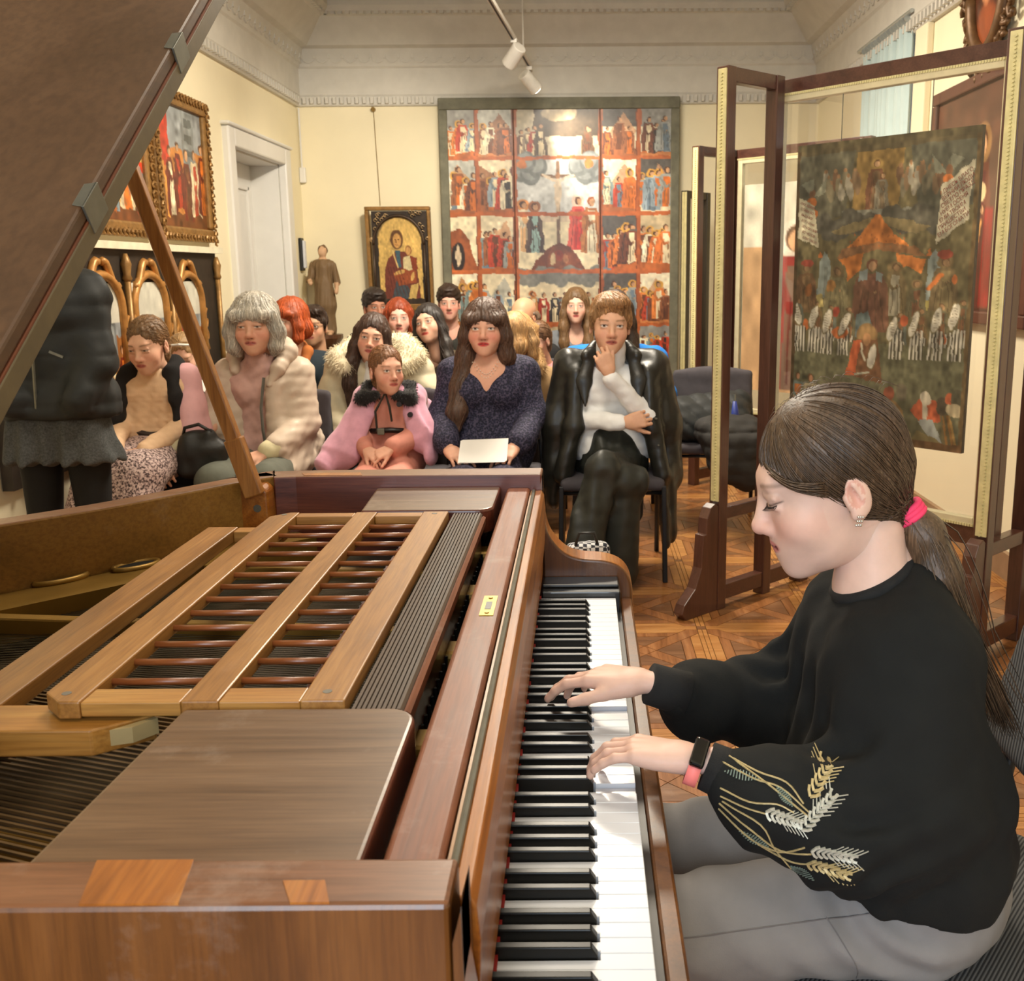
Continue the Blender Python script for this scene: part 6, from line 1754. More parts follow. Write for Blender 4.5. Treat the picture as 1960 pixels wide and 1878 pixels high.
body_p = [cap((.335, .12, .865), (.335, .28, .865), .088, .088, .05), cap((.350, .10, .905), (.350, .30, .905), .045, .045, .05), cap((.375, .16, .88), (.375, .24, .88), .082, .082, .05), cap((.345, .155, .945), (.345, .245, .945), .050, .050, .04), cap((.372, .18, .955), (.372, .22, .955), .036, .036, .03), cap((.352, .13, .74), (.352, .27, .74), .115, .115, .07), cap((.372, .125, .67), (.372, .28, .67), .124, .124, .06), cap((.366, .125, .61), (.366, .28, .61), .124, .124, .06), cap((.335, .12, .60), (.335, .28, .60), .112, .112, .05),
          cap((.345, .095, .895), (.325, .035, .73), .066, .078, .05), cap((.325, .035, .73), (.250, .030, .712), .075, .074, .04), cap((.25, .03, .712), (.160, .040, .742), .074, .062, .04), cap((.16, .04, .742), (.118, .050, .762), .062, .036, .02),
          cap((.345, .305, .895), (.29, .385, .74), .064, .070, .05), cap((.29, .385, .74), (.21, .375, .715), .070, .064, .04), cap((.21, .375, .715), (.110, .330, .742), .064, .060, .04), cap((.11, .320, .744), (.076, .285, .770), .060, .036, .02),
          half((.40, .2, .588), (-.24, .10, -1), .012), half((.322, .2, .972), (-.48, 0, .877), .008), cap((.305, .2, 1.02), (.340, .2, .93), .047, .047, .006, 0, 's')]
PI.cloth('sweatshirt', body_p, SWEAT, .0055, both(fold1, fold2), 'black fleece sweatshirt')
col_c = np.array((.323, .20, .972)); cn = np.array((-.48, 0, .877)); cu_ = np.array((.877, 0, .48))
m = MB(); m.tube([tuple(col_c+cu_*.051*math.cos(t)+np.array((0, 1, 0))*.054*math.sin(t)) for t in np.linspace(0, 2*math.pi, 37)], .0095, 8); PI.thing('collar', m, RIBK, smooth=True)
for (w0, w1) in (((.122, .050, .760), (.086, .059, .773)), ((.082, .282, .770), (.030, .277, .789))):
    m = MB(); a, b = np.array(w0), np.array(w1); m.tube([tuple(a), tuple(a+(b-a)*.5), tuple(b)], [.034, .0315, .0305], 20); PI.thing('cuff', m, RIBK, smooth=True)
PANTS = cloth_mat('grey_trouser_twill', (138, 134, 132), .8, .12, 500, var=.06)
_w1 = both(wobble(.0020, 34, 21, (1, 1, .6)), wobble(.0010, 90, 22))
def pf(P):
    d = np.sqrt(((P-np.array((.40, .03, .66)))**2).sum(1)); g = np.exp(-(((P-np.array((.30, .04, .56)))**2).sum(1))/.10**2)
    return _w1(P)+.0060*g*np.sin(d*125)+.0035*np.exp(-((P[:, 0]-.05)/.09)**2)*np.sin(P[:, 0]*70+P[:, 2]*60)
pants_p = [ell((.385, .20, .535), (.145, .165, .095), k=.04), cap((.36, .115, .535), (-.02, .095, .510), .086, .064, .05), cap((.36, .285, .535), (-.02, .315, .495), .086, .064, .05), cap((-.02, .095, .505), (.01, .10, .12), .064, .046, .03), cap((-.02, .315, .49), (.01, .31, .12), .064, .046, .03)]
PI.cloth('trousers', pants_p, PANTS, .0065, pf, 'grey trousers')
for y in (.10, .31):
    V, Q, L = sdf_surface([cap((.03, y, .055), (-.13, y, .040), .040, .034, .02), rbox((-.04, y, .022), (.125, .043, .014), .012)], .008); PI.kids.append(('shoe', V, Q, cloth_mat('dark_shoe', (40, 36, 36), .6, .1), None, None))
# hair: close cap plus drawn strands to the tie, then the ponytail
HAIRC = (92, 72, 54)
HM = hairmat('pianist_hair', HAIRC, .33)
tie = np.array((0, .082, -.078))
hp = [ell((0, .015, .036), (.0800, .0960, .0865)), cap((0, .050, -.03), tuple(tie-np.array((0, .012, 0))), .058, .022, .035), ell((0, -.098, -.056), (.11, .098, .100), k=.008, op='s'), ell((.088, .012, -.022), (.022, .022, .031), k=.006, op='s'), ell((-.088, .012, -.022), (.022, .022, .031), k=.006, op='s')]
V, Q, L = sdf_surface(hp, .0032)
PI.kids.append(('hair', HW(V), Q, HM))
rs = np.random.RandomState(7)
def ribbon(mb, pts, r):
    mb.tube([tuple(p) for p in pts], [r*.5]+[r]*(len(pts)-2)+[r*.3], 3)
strand = MB()
cc_, rr_ = np.array((0, .015, .036)), np.array((.0803, .0964, .0868))
fc, fr2 = np.array((0, -.098, -.056)), np.array((.11, .098, .100))
ef = np.linalg.norm((V-fc)/fr2, axis=1)
edge = V[(ef < 1.10) & (V[:, 2] > -.03)]; rest = V[(ef >= 1.10)]
from mathutils.bvhtree import BVHTree
hbv = BVHTree.FromPolygons([tuple(v) for v in V], [tuple(q) for q in Q.tolist()])
starts = [(p, 1) for p in edge[rs.permutation(len(edge))[:700]]]+[(p, 0) for p in rest[rs.permutation(len(rest))[:900]]]
tn = (tie-cc_)/rr_; tn /= np.linalg.norm(tn)
for p, full in starts:
    q = (p-cc_)/rr_; ln = np.linalg.norm(q); q = q/ln
    if q@tn > .97 or ln < .80: continue
    om = math.acos(np.clip(q@tn, -1, 1)); n_ = 11; pts = []
    jit = rs.normal(size=3)*.045; t1 = rs.uniform(.75, 1.0) if full else rs.uniform(.4, .9)
    lift = rs.uniform(.2, 1)
    for i in range(n_):
        t = i/(n_-1)*t1
        v = (math.sin((1-t)*om)*q+math.sin(t*om)*tn)/math.sin(om)+jit*math.sin(math.pi*t)*.4
        v /= np.linalg.norm(v)
        e_ = cc_+rr_*v*(ln*(1-min(1, t*3))+min(1, t*3))*(1.003+.010*lift*math.sin(math.pi*min(1, t)))
        k_ = max(0, min(1, (t-.72)/.28)); e_ = e_*(1-k_)+(tie+np.array((jit[0]*.3, -.008, jit[2]*.3)))*k_
        if k_ < .8:
            h_ = hbv.find_nearest(Vector(e_))
            if h_[0] is not None: e_ = np.array(h_[0]+h_[1]*(.0004+.0022*lift*math.sin(math.pi*min(1, t))))
        pts.append(HW(e_))
    ribbon(strand, pts, rs.uniform(.0007, .0012))
# sweeping lock across the temple, a few fly-away hairs
for k in range(26):
    a = np.array((.026+.012*rs.normal(), -.078, .052+.004*rs.normal())); z1 = .010+.006*rs.normal()
    pts = [HW(a*(1-t)+np.array((.079, -.020, z1))*t+np.array((.020, -.016, -.004))*math.sin(math.pi*t)*.6) for t in np.linspace(0, 1, 8)]
    ribbon(strand, pts, .0011)
for k in range(40):
    th = rs.uniform(-.6, 2.6); base = cc_+rr_*np.array((rs.normal()*.15, -math.cos(th), math.sin(th)))*1.0
    pts = [HW(base+np.array((rs.normal()*.002, .02*t, .008*math.sin(3*t)+.004*t))) for t in np.linspace(0, 1.4, 6)]
    ribbon(strand, pts, .00035)
PI.thing('hair_strands', strand, HM, smooth=True)
tw = HW(tie)
tail = [tw, tw+np.array((.022, -.004, -.030)), tw+np.array((.040, -.012, -.085)), tw+np.array((.070, -.020, -.155)), tw+np.array((.108, -.022, -.225)), tw+np.array((.140, -.018, -.290))]
PI.cloth('ponytail', chain(tail[:-1], [.017, .026, .030, .022, .009], .02), HM, .004)
pts_ = MB()
for k in range(520):
    o_ = rs.normal(size=3); sp = []
    L_ = rs.uniform(.7, 1.08)
    for i in range(9):
        t = i/8*L_; f = t*(len(tail)-1); j = min(int(f), len(tail)-2); u = f-j
        c = np.array(tail[j])*(1-u)+np.array(tail[j+1])*u
        rad = (.013+.020*math.sin(min(1, t*1.6)*math.pi*.75))*(.55+.45*abs(o_[0])**.3)
        c = c+np.array((o_[0]*.55, o_[1]*.8, o_[2]*.25))*rad*.62+np.array((.03, 0, -.02))*max(0, t-.75)*o_[2]
        sp.append(c)
    ribbon(pts_, sp, rs.uniform(.0006, .0011))
PI.thing('ponytail_strands', pts_, HM, smooth=True)
td = (np.array(tail[1])-tw); td /= np.linalg.norm(td); t1_ = np.cross(td, (0, 1, 0)); t1_ /= np.linalg.norm(t1_); t2_ = np.cross(td, t1_)
m = MB()
for dz in (-.004, .002, .008): m.tube([tuple(tw+td*dz+t1_*.0205*math.cos(t)+t2_*.0205*math.sin(t)) for t in np.linspace(0, 2*math.pi, 25)], .0048, 7)
PI.thing('hair_tie', m, plain('neon_pink_elastic', rgb(250, 66, 112), .75, var=.08, bump=.3), 'neon pink hair tie', smooth=True)
# lashes of the lowered eyes
for sg in (-1, 1):
    m = MB(); m.tube([tuple(HW(q)) for q in ((sg*.0185, -.0905, .0035), (sg*.026, -.0925, .0008), (sg*.033, -.0915, .0000), (sg*.040, -.0875, .0012), (sg*.045, -.082, .0035))], [.0006, .0012, .0013, .0011, .0005], 6)
    for i in range(11):
        t = i/10; b0 = np.array((sg*(.022+.022*t), -.0925+.010*t*t, .0010+.0015*t)); m.tube([tuple(HW(b0)), tuple(HW(b0+np.array((sg*.0015*t, -.0045, -.0030)))), tuple(HW(b0+np.array((sg*.003*t, -.0075, -.0035))))], [.0005, .0004, .0002], 3)
    PI.thing('eyelashes', m, plain('dark_lash', rgb(44, 32, 28), .6))
# earring
m = MB(); e0 = HW((.0840, .004, -.040))
for i in range(3):
    for j in range(3): m.lathe([(.0003, -.0019), (.0019, -.0008), (.0019, .0008), (.0003, .0019)], tuple(e0+np.array((.0028*(i-1)+.0012*(1-j), -.001, -.0052*(j-1)))), 8)
PI.thing('earring', m, plain('silver_bead', rgb(210, 206, 200), .2, .95), 'small beaded silver earring', smooth=True)
# fitness band
wa = np.array((.094, .056, .770)); wdir = np.array((-.93, .22, .29)); wdir /= np.linalg.norm(wdir); wu = np.array((0, -.55, .83)); wu -= wdir*(wu@wdir); wu /= np.linalg.norm(wu); wv_ = np.cross(wdir, wu)
wc = wa+wdir*.022
m = MB(); ring = []
for k2 in (-.008, .008):
    ring.append([tuple(wc+wdir*k2+wu*.0225*math.cos(t)+wv_*.0285*math.sin(t)) for t in np.linspace(0, 2*math.pi, 28, endpoint=False)])
ring2 = [[tuple(np.array(p)+(np.array(p)-wc-wdir*k2)*.10) for p in r_] for r_, k2 in zip(ring, (-.008, .008))]
m.loft([ring[0], ring2[0], ring2[1], ring[1]], False); PI.thing('watch_strap', m, plain('coral_silicone', rgb(250, 134, 128), .6, var=.05), 'coral pink watch strap', smooth=True)
m = MB(); ct = wc+wu*.0245; m.obox(tuple(ct), wdir, wv_, wu, .0095, .020, .0052); PI.thing('watch_body', m, plain('watch_black_glass', rgb(12, 12, 13), .12, coat=.6), 'black watch face', bevel=.004, seg=3)
PI.build()
# wheat embroidery laid on the sleeve surface
from mathutils.bvhtree import BVHTree
sw = [c for c in PI.obj.children if c.name.startswith('sweatshirt')][0]
bvh = BVHTree.FromPolygons([v.co for v in sw.data.vertices], [tuple(p.vertices) for p in sw.data.polygons])
def onsleeve(x, z, lift=.0008):
    d = Vector((0, 1, -.28)).normalized()
    h = bvh.ray_cast(Vector((x, -.3, z+.28*.33)), d)
    if h[0] is None or h[0].y > .075 or h[0].x > .275: return None
    return h[0]-d*lift*1.2, h[1]
def stitch(mb, pts, r):
    out = []
    for x, z in pts:
        h = onsleeve(x, z)
        if h: out.append(h[0])
    if len(out) > 1: mb.tube(out, r, 4)
GOLDT = plain('gold_thread', rgb(194, 174, 124), .45, .1, var=.2, vscale=200); SILT = plain('silver_thread', rgb(196, 194, 178), .4, .2, var=.2, vscale=200); GRNT = plain('grey_green_thread', rgb(120, 134, 122), .5, var=.2, vscale=200)
def bez(p, n=12):
    return catmull(p, max(2, n//(len(p)-1)))
emb = empty('x'); bpy.data.objects.remove(emb)
stems = [[(.102, .792), (.135, .778), (.165, .770), (.196, .742)], [(.108, .800), (.140, .786), (.172, .776), (.190, .752)], [(.098, .762), (.128, .752), (.158, .752), (.178, .742)], [(.098, .752), (.126, .744), (.148, .740)],
         [(.097, .742), (.132, .716), (.166, .690), (.198, .692)], [(.097, .734), (.130, .706), (.165, .688), (.190, .700)], [(.100, .746), (.140, .726), (.158, .694), (.182, .662)], [(.104, .728), (.140, .698), (.176, .676), (.20, .676)], [(.112, .798), (.150, .774), (.182, .748), (.196, .736)]]
m = MB()
for s_ in stems: stitch(m, bez(s_, 14), .0011)
st_o = m.build('embroidered_stem', GOLDT, sw); st_o['kind'] = 'stuff'
def ear_of_wheat(p0, p1, n, mt, name='embroidered_wheat_ear'):
    m = MB(); p0, p1 = np.array(p0), np.array(p1); d = (p1-p0)/np.linalg.norm(p1-p0); q = np.array((-d[1], d[0])); L_ = np.linalg.norm(p1-p0)
    for i in range(n):
        c = p0+d*L_*i/n; wdt = .0075*(1-.5*i/n)
        for s_ in (-1, 1):
            a = c; b = c+d*L_/n*1.3+q*s_*wdt
            stitch(m, [tuple(a), tuple((a+b)/2+q*s_*.0015), tuple(b)], .0021)
    for i in range(6):
        a = p0+d*L_*(.35+.11*i); 
        for s_ in (-1, 1): stitch(m, [tuple(a), tuple(a+d*.016+q*s_*.013)], .0007)
    m.build(name, mt, sw)
ear_of_wheat((.146, .742), (.186, .728), 7, SILT); ear_of_wheat((.186, .722), (.226, .764), 8, SILT); ear_of_wheat((.198, .760), (.228, .796), 6, GOLDT); ear_of_wheat((.198, .696), (.246, .690), 8, SILT); ear_of_wheat((.196, .676), (.240, .668), 7, GOLDT)
for (a, b) in (((.104, .782), (.140, .778)), ((.118, .714), (.150, .696)), ((.180, .668), (.205, .652)), ((.160, .772), (.176, .750))):
    m = MB(); a, b = np.array(a), np.array(b); d = (b-a); q = np.array((-d[1], d[0]))/np.linalg.norm(d)
    for i in range(12):
        c = a+d*i/11; hw = .0055*math.sin(math.pi*(i+.5)/12); stitch(m, [tuple(c-q*hw), tuple(c+q*hw+d*.04)], .0009)
    m.build('embroidered_leaf', GRNT, sw)

# trouser seams
tro = [c for c in PI.obj.children if c.name.startswith('trousers')][0]
bvt = BVHTree.FromPolygons([v.co for v in tro.data.vertices], [tuple(p.vertices) for p in tro.data.polygons])
def seam(pts):
    out = []; d = Vector((0, .75, -.66)).normalized()
    for x, z in catmull(pts, 8):
        h = bvt.ray_cast(Vector((x, -.4, z+.4)), d)
        if h[0] is not None: out.append(h[0]-d*.0004)
    if len(out) > 2:
        m = MB(); m.tube(out, .0011, 4); m.build('seam', plain('trouser_seam', rgb(114, 110, 109), .9), tro)
seam([(.02, .525), (.12, .540), (.22, .555), (.30, .565)]); seam([(.24, .56), (.27, .50), (.30, .45), (.31, .42)]); seam([(.02, .44), (.16, .43), (.30, .43), (.42, .46)])
# ------------------------------------------------------------------ the audience
# ---- woman with a leather coat over her shoulders
LE = Person('short haired blonde woman in white turtleneck with black leather coat over her shoulders')
LE.head((.062, 3.36, 1.150), .06, .10, .04, 1.06, 'woman', .0034, skin=(222, 172, 140), hair=(150, 112, 72), lips=(176, 96, 84), style='short', sx=1.04, blush=.2)
LE.skinpart([cap((.065, 3.40, 1.03), (.07, 3.46, .90), .050, .06, .04), cap((.07, 3.47, .90), (.07, 3.50, .56), .07, .08, .05), cap((.19, 3.46, .93), (.225, 3.36, .735), .034, .032, .02), cap((.225, 3.36, .735), (.06, 3.27, .93), .030, .024, .02), cap((-.04, 3.46, .93), (-.09, 3.40, .73), .034, .030, .02), cap((-.09, 3.40, .73), (.12, 3.28, .722), .030, .024, .02)])
LE.hand((.055, 3.262, .945), (-.35, -.10, .90), (.10, -.99, -.05), 1, curls=((.6, .7, .4), (.9, .9, .5), (1.0, .9, .5), (1.0, .9, .5)), thumb=(.5, .2, .2), s=.95, res=.0038)
LE.hand((.125, 3.275, .725), (.92, -.12, .22), (-.05, -.98, .1), 1, curls=((.7, .9, .5), (.75, .9, .5), (.8, .9, .5), (.8, .9, .5)), spread=.05, s=.95, res=.0038)
KNW = cloth_mat('white_fine_knit', (238, 238, 236), .85, .25, 500, var=.04)
LE.cloth('turtleneck', torso(.07, 3.47, .56, .97, .165, .108, bust=.060)+[cap((.066, 3.385, 1.062), (.068, 3.40, 1.00), .060, .063, .01), cap((.066, 3.385, 1.062), (.068, 3.39, 1.035), .064, .066, .005), cap((.19, 3.45, .93), (.225, 3.36, .735), .052, .052, .03), cap((.225, 3.36, .735), (.065, 3.275, .92), .050, .037, .03), cap((-.04, 3.46, .93), (-.09, 3.40, .73), .050, .048, .03), cap((-.09, 3.40, .73), (.105, 3.285, .722), .047, .036, .03)], KNW, .0075, both(wobble(.004, 34, 3), wobble(.002, 90, 4)), 'white turtleneck sweater')
LEA = plain('black_leather', rgb(34, 33, 28), .40, var=.15, vscale=30, bump=.35, bscale=70, coat=.0)
LEAP = plain('black_leather_trousers', rgb(40, 42, 37), .50, var=.15, vscale=20, bump=.2, bscale=60, coat=.0)
lf_ = both(wobble(.006, 20, 31, (1.6, 1, .5)), wobble(.003, 60, 32))
coat = [cap((-.10, 3.47, .965), (.24, 3.47, .965), .062, .062, .05), cap((.03, 3.50, .985), (.11, 3.50, .985), .07, .07, .04)]
for s_, x in ((-1, -.155), (1, .295)):
    coat += [cap((x+s_*-.02, 3.46, .95), (x+s_*.025, 3.46, .70), .075, .085, .05, flat=((1, 0, 0), .8)), cap((x+s_*.025, 3.46, .70), (x+s_*.045, 3.47, .45), .085, .080, .05, flat=((1, 0, 0), .75)), cap((x-s_*.06, 3.38, .93), (x-s_*.055, 3.345, .70), .036, .042, .04), cap((x-s_*.055, 3.345, .70), (x-s_*.0, 3.335, .48), .042, .040, .04)]
coat += [cap((.33, 3.42, .48), (.345, 3.40, .20), .065, .050, .04, flat=((1, 0, 0), .5)), cap((.30, 3.36, .45), (.315, 3.33, .17), .04, .034, .03, flat=((1, 0, 0), .6)), cap((-.19, 3.44, .48), (-.20, 3.44, .36), .07, .06, .04, flat=((1, 0, 0), .6)), cap((-.12, 3.56, .9), (.26, 3.56, .9), .05, .05, .05), cap((-.14, 3.58, .6), (.28, 3.58, .6), .05, .05, .06)]
LE.cloth('leather_coat', coat, LEA, .0085, lf_, 'black leather coat')
for s_, x in ((-1, .0), (1, .135)):                        # lapels and collar
    LE.cloth('coat_lapel', [cap((x+s_*.02, 3.39, 1.03), (x+s_*.055, 3.345, .90), .022, .036, .02, flat=((0, 1, 0), .4)), cap((x+s_*.055, 3.345, .90), (x+s_*.05, 3.322, .80), .034, .010, .02, flat=((0, 1, 0), .4)), cap((x+s_*.005, 3.44, 1.055), (x+s_*.045, 3.385, 1.01), .022, .026, .02)], LEA, .006)
for i in range(5):
    m = MB(); m.lathe([(.001, -.004), (.007, -.003), (.007, .003), (.001, .004)], (.262+.012*i, 3.296+.006*i, .74-.12*i), 10); LE.thing('coat_snap', m, STEEL)
LE.cloth('leather_trousers', [cap((.07, 3.47, .53), (.07, 3.44, .56), .15, .14, .06), cap((.16, 3.46, .51), (.02, 3.08, .565), .082, .062, .05), cap((.02, 3.08, .56), (-.085, 3.02, .12), .066, .100, .04, flat=((0, 1, 0), .7)), cap((.0, 3.46, .50), (.13, 3.12, .50), .082, .070, .05), cap((.13, 3.12, .50), (.075, 3.15, .10), .068, .105, .04, flat=((0, 1, 0), .7)), half((0, 0, .145), (0, -.25, -1), .006)], LEAP, .009, both(wobble(.010, 24, 41, (2.2, 1, .25)), wobble(.003, 60, 42)), 'wide black leather trousers')
for (x, y, z, dx, dy) in ((-.085, 2.98, .125, -.3, -.95), (.03, 3.15, .055, .1, -1)):
    LE.cloth('shoe', [cap((x, y, z), (x+dx*.12, y+dy*.12, z-.035), .040, .030, .02), cap((x, y, z), (x, y+.03, z+.09), .036, .034, .02), cap((x+dx*.12, y+dy*.12, z-.038), (x+dx*.18, y+dy*.18, z-.045), .030, .018, .02)], plain('black_patent_shoe', rgb(16, 16, 16), .2, coat=.5), .008)
LE.build()
put_chair(.07, 3.47, 0, 'grey upholstered chair under the woman in the leather coat')

# ---- woman in navy lace dress holding papers
NA = Person('long haired woman in navy lace dress holding white papers on her lap')
NA.head((-.492, 3.43, 1.132), -.03, .03, 0, 1.02, 'woman', .0034, skin=(226, 172, 146), hair=(86, 62, 48), lips=(196, 62, 62), style='fringe', sx=1.08, blush=.5, hres=.005)
NA.skinpart([cap((-.49, 3.46, 1.02), (-.49, 3.49, .93), .052, .075, .04), cap((-.55, 3.475, .905), (-.43, 3.475, .905), .086, .086, .05), cap((-.49, 3.47, .93), (-.49, 3.46, .86), .085, .09, .05), cap((-.49, 3.50, .85), (-.49, 3.53, .58), .08, .10, .05), cap((-.68, 3.44, .72), (-.645, 3.24, .625), .040, .028, .02), cap((-.30, 3.44, .72), (-.365, 3.24, .625), .040, .028, .02)])
NA.hand((-.648, 3.235, .620), (.42, -.60, -.20), (-.1, -.3, 1), -1, curls=((.2, .3, .2), (.3, .4, .3), (.35, .5, .3), (.4, .5, .3)), thumb=(.5, .1, .1), s=1.0)
NA.hand((-.362, 3.235, .625), (-.36, -.62, -.25), (.1, -.3, 1), 1, curls=((.4, .6, .3), (.5, .7, .3), (.5, .7, .3), (.5, .7, .3)), thumb=(.4, .1, .1), s=1.0)
def lace(name):
    m, nt, b = _new(name); mp = _coords(nt)
    v = nt.nodes.new('ShaderNodeTexVoronoi'); v.inputs['Scale'].default_value = 120; _lnk(nt, mp, 0, v, 'Vector'); n = _noise(nt, mp, 70, 3)
    mm = nt.nodes.new('ShaderNodeMath'); mm.operation = 'MULTIPLY'; nt.links.new(v.outputs['Distance'], mm.inputs[0]); nt.links.new(n.outputs['Fac'], mm.inputs[1])
    r = _ramp(nt, mm, 0, [(.12, rgb(22, 22, 38)), (.26, rgb(40, 40, 66)), (.38, rgb(76, 70, 92))]); _lnk(nt, r, 'Color', b, 'Base Color'); b.inputs['Roughness'].default_value = .85; _bump(nt, b, mm, 0, .6, .003)
    MATS[name] = m; return m
LACE = lace('navy_lace')
dress = torso(-.49, 3.50, .56, .975, .185, .122, bust=.068)+[cap((-.655, 3.49, .935), (-.70, 3.45, .74), .058, .062, .03), cap((-.70, 3.45, .74), (-.665, 3.28, .645), .060, .062, .03), cap((-.325, 3.49, .935), (-.285, 3.45, .74), .058, .062, .03), cap((-.285, 3.45, .74), (-.335, 3.28, .645), .060, .062, .03), cap((-.57, 3.46, .52), (-.58, 3.09, .49), .085, .072, .06), cap((-.41, 3.46, .52), (-.40, 3.09, .49), .085, .072, .06), cap((-.57, 3.09, .49), (-.57, 3.12, .28), .075, .085, .05), cap((-.41, 3.09, .49), (-.41, 3.12, .28), .075, .085, .05),
         cap((-.545, 3.37, 1.03), (-.495, 3.355, .865), .032, .014, .010, 0, 's'), cap((-.435, 3.37, 1.03), (-.485, 3.355, .865), .032, .014, .010, 0, 's'), cap((-.49, 3.37, 1.03), (-.49, 3.355, .885), .060, .020, .010, 0, 's'), cap((-.49, 3.45, 1.08), (-.49, 3.45, .98), .062, .055, .01, 0, 's')]
NA.cloth('lace_dress', dress, LACE, .0085, wobble(.004, 26, 51), 'navy lace dress')
m = MB()
for (w_, dz) in ((.050, .095), (.060, .125)):
    for i in range(13):
        t = i/12; x = -.49+w_*(2*t-1); z = .985-dz*.55*math.sin(math.pi*t); m.lathe([(.0005, -.003), (.003, 0), (.0005, .003)], (x, 3.388-.016*math.sin(math.pi*t), z), 6)
NA.thing('necklace', m, plain('pearl', rgb(226, 214, 200), .25, coat=.4), 'fine beaded necklace')
m = MB(); m.lathe([(.001, -.012), (.005, -.006), (.005, 0), (.001, .014)], (-.405, 3.43, 1.075), 8); NA.thing('earring', m, MATS['pearl'])
m = MB(); m.tube([(-.352+.028*math.cos(t), 3.255+.012*math.sin(t), .634+.026*math.sin(t)) for t in np.linspace(0, 6.28, 17)], .005, 6); NA.thing('bracelet', m, plain('dark_beads', rgb(44, 64, 70), .4))
for (x, y) in ((-.57, 3.06), (-.41, 3.06)): NA.cloth('shoe', [cap((x, y, .05), (x, y-.13, .035), .04, .03, .02), cap((x, y+.02, .06), (x, y+.05, .30), .045, .06, .03)], MATS['black_patent_shoe'], .01)
NA.build()
put_chair(-.49, 3.50, 0, 'grey upholstered chair under the woman in navy lace')
pp = empty('sheet_of_paper', (-.49, 3.15, .62))
for k in range(3):
    m = MB(); m.obox((-.495+.004*k, 3.165+.003*k, .622+.0016*k), (1, .03*k, .02), (0, .86, .50), (0, -.50, .86), .100, .075, .0006); m.build('page', plain('white_paper', rgb(238, 236, 232), .7, var=.02), pp)
tag(pp, 'white sheets of paper held by the woman in navy lace', 'paper')

# ---- girl in pink cape
PK_ = Person('little girl in pink cape with black fur collar and belted dress')
PK_.head((-.930, 3.36, .955), .55, .02, .02, .90, 'child', .0034, skin=(224, 170, 146), hair=(128, 88, 58), lips=(190, 100, 92), style='back', blush=.35, brow=.6)
PK_.skinpart([cap((-.93, 3.40, .86), (-.93, 3.43, .60), .042, .06, .04), cap((-1.06, 3.36, .66), (-1.005, 3.22, .625), .022, .018, .02), cap((-.79, 3.36, .67), (-.89, 3.21, .63), .022, .018, .02)], .010)
PK_.hand((-1.005, 3.215, .625), (.62, -.40, -.35), (-.15, -.4, .9), 1, s=.78, curls=((.4, .5, .3), (.5, .6, .3), (.5, .6, .3), (.5, .6, .3)))
PK_.hand((-.895, 3.205, .630), (-.70, -.35, -.30), (.1, -.5, .85), -1, s=.78, curls=((.4, .5, .3), (.5, .6, .3), (.5, .6, .3), (.5, .6, .3)))
PINKC = cloth_mat('pink_wool', (214, 158, 180), .95, .3, 400, sheen=.3); PEACHD = cloth_mat('dusty_peach_dress', (206, 138, 122), .85, .2, 500)
PK_.cloth('dress', torso(-.93, 3.42, .53, .865, .125, .090)+[cap((-1.03, 3.41, .80), (-1.06, 3.36, .66), .042, .042, .03), cap((-1.06, 3.36, .66), (-1.015, 3.235, .63), .042, .034, .03), cap((-.83, 3.41, .80), (-.79, 3.36, .67), .046, .050, .03), cap((-.79, 3.36, .67), (-.885, 3.225, .635), .050, .040, .03), cap((-.985, 3.40, .51), (-1.0, 3.10, .49), .075, .068, .06), cap((-.875, 3.40, .51), (-.86, 3.10, .49), .075, .068, .06), cap((-.99, 3.10, .49), (-.99, 3.10, .36), .068, .065, .04), cap((-.87, 3.10, .49), (-.87, 3.10, .36), .068, .065, .04)], PEACHD, .0075, wobble(.004, 30, 61), 'peach dress')
cape = [cap((-1.03, 3.42, .825), (-.83, 3.42, .825), .068, .068, .05), cap((-1.04, 3.36, .80), (-1.13, 3.26, .60), .055, .080, .04, flat=((.3, 1, .2), .45)), cap((-.82, 3.365, .80), (-.765, 3.30, .66), .052, .070, .04, flat=((-.3, 1, .2), .45)), cap((-1.03, 3.42, .82), (-1.125, 3.36, .63), .050, .062, .05, flat=((1, .4, 0), .55)), cap((-1.125, 3.36, .64), (-1.20, 3.22, .545), .060, .050, .04, flat=((.6, .6, .6), .5)), cap((-1.01, 3.345, .80), (-1.09, 3.24, .60), .030, .045, .03, flat=((0, 1, .4), .4)), cap((-.83, 3.42, .82), (-.755, 3.38, .65), .050, .062, .05, flat=((1, -.4, 0), .55)), cap((-.755, 3.38, .66), (-.735, 3.30, .585), .060, .05, .04, flat=((1, -.4, 0), .5)), cap((-.85, 3.35, .81), (-.775, 3.285, .70), .030, .040, .03, flat=((.4, 1, 0), .4)), cap((-1.05, 3.52, .75), (-.81, 3.52, .75), .07, .07, .05)]
PK_.cloth('pink_cape', cape, PINKC, .0075, wobble(.003, 30, 62), 'pink wool cape')
PK_.cloth('fur_collar', chain([(-1.035, 3.33, .835), (-1.02, 3.41, .865), (-.93, 3.455, .875), (-.84, 3.41, .865), (-.825, 3.33, .832)], [.030, .036, .034, .036, .030], .02)+chain([(-1.035, 3.33, .835), (-.975, 3.315, .850)], [.030, .022], .02)+chain([(-.825, 3.33, .832), (-.885, 3.315, .850)], [.030, .022], .02), cloth_mat('black_fur', (22, 20, 22), 1.0, .8, 250, sheen=.3), .0065, wobble(.002, 130, 63), 'black fur collar', fur=1500, flen=.014)
m = MB(); m.tube([(-1.05+.24*t, 3.315+.07*(2*t-1)**2, .690-.004*math.sin(9*t)) for t in np.linspace(0, 1, 13)], .013, 6); PK_.thing('belt', m, plain('black_belt', rgb(24, 20, 20), .35), smooth=True)
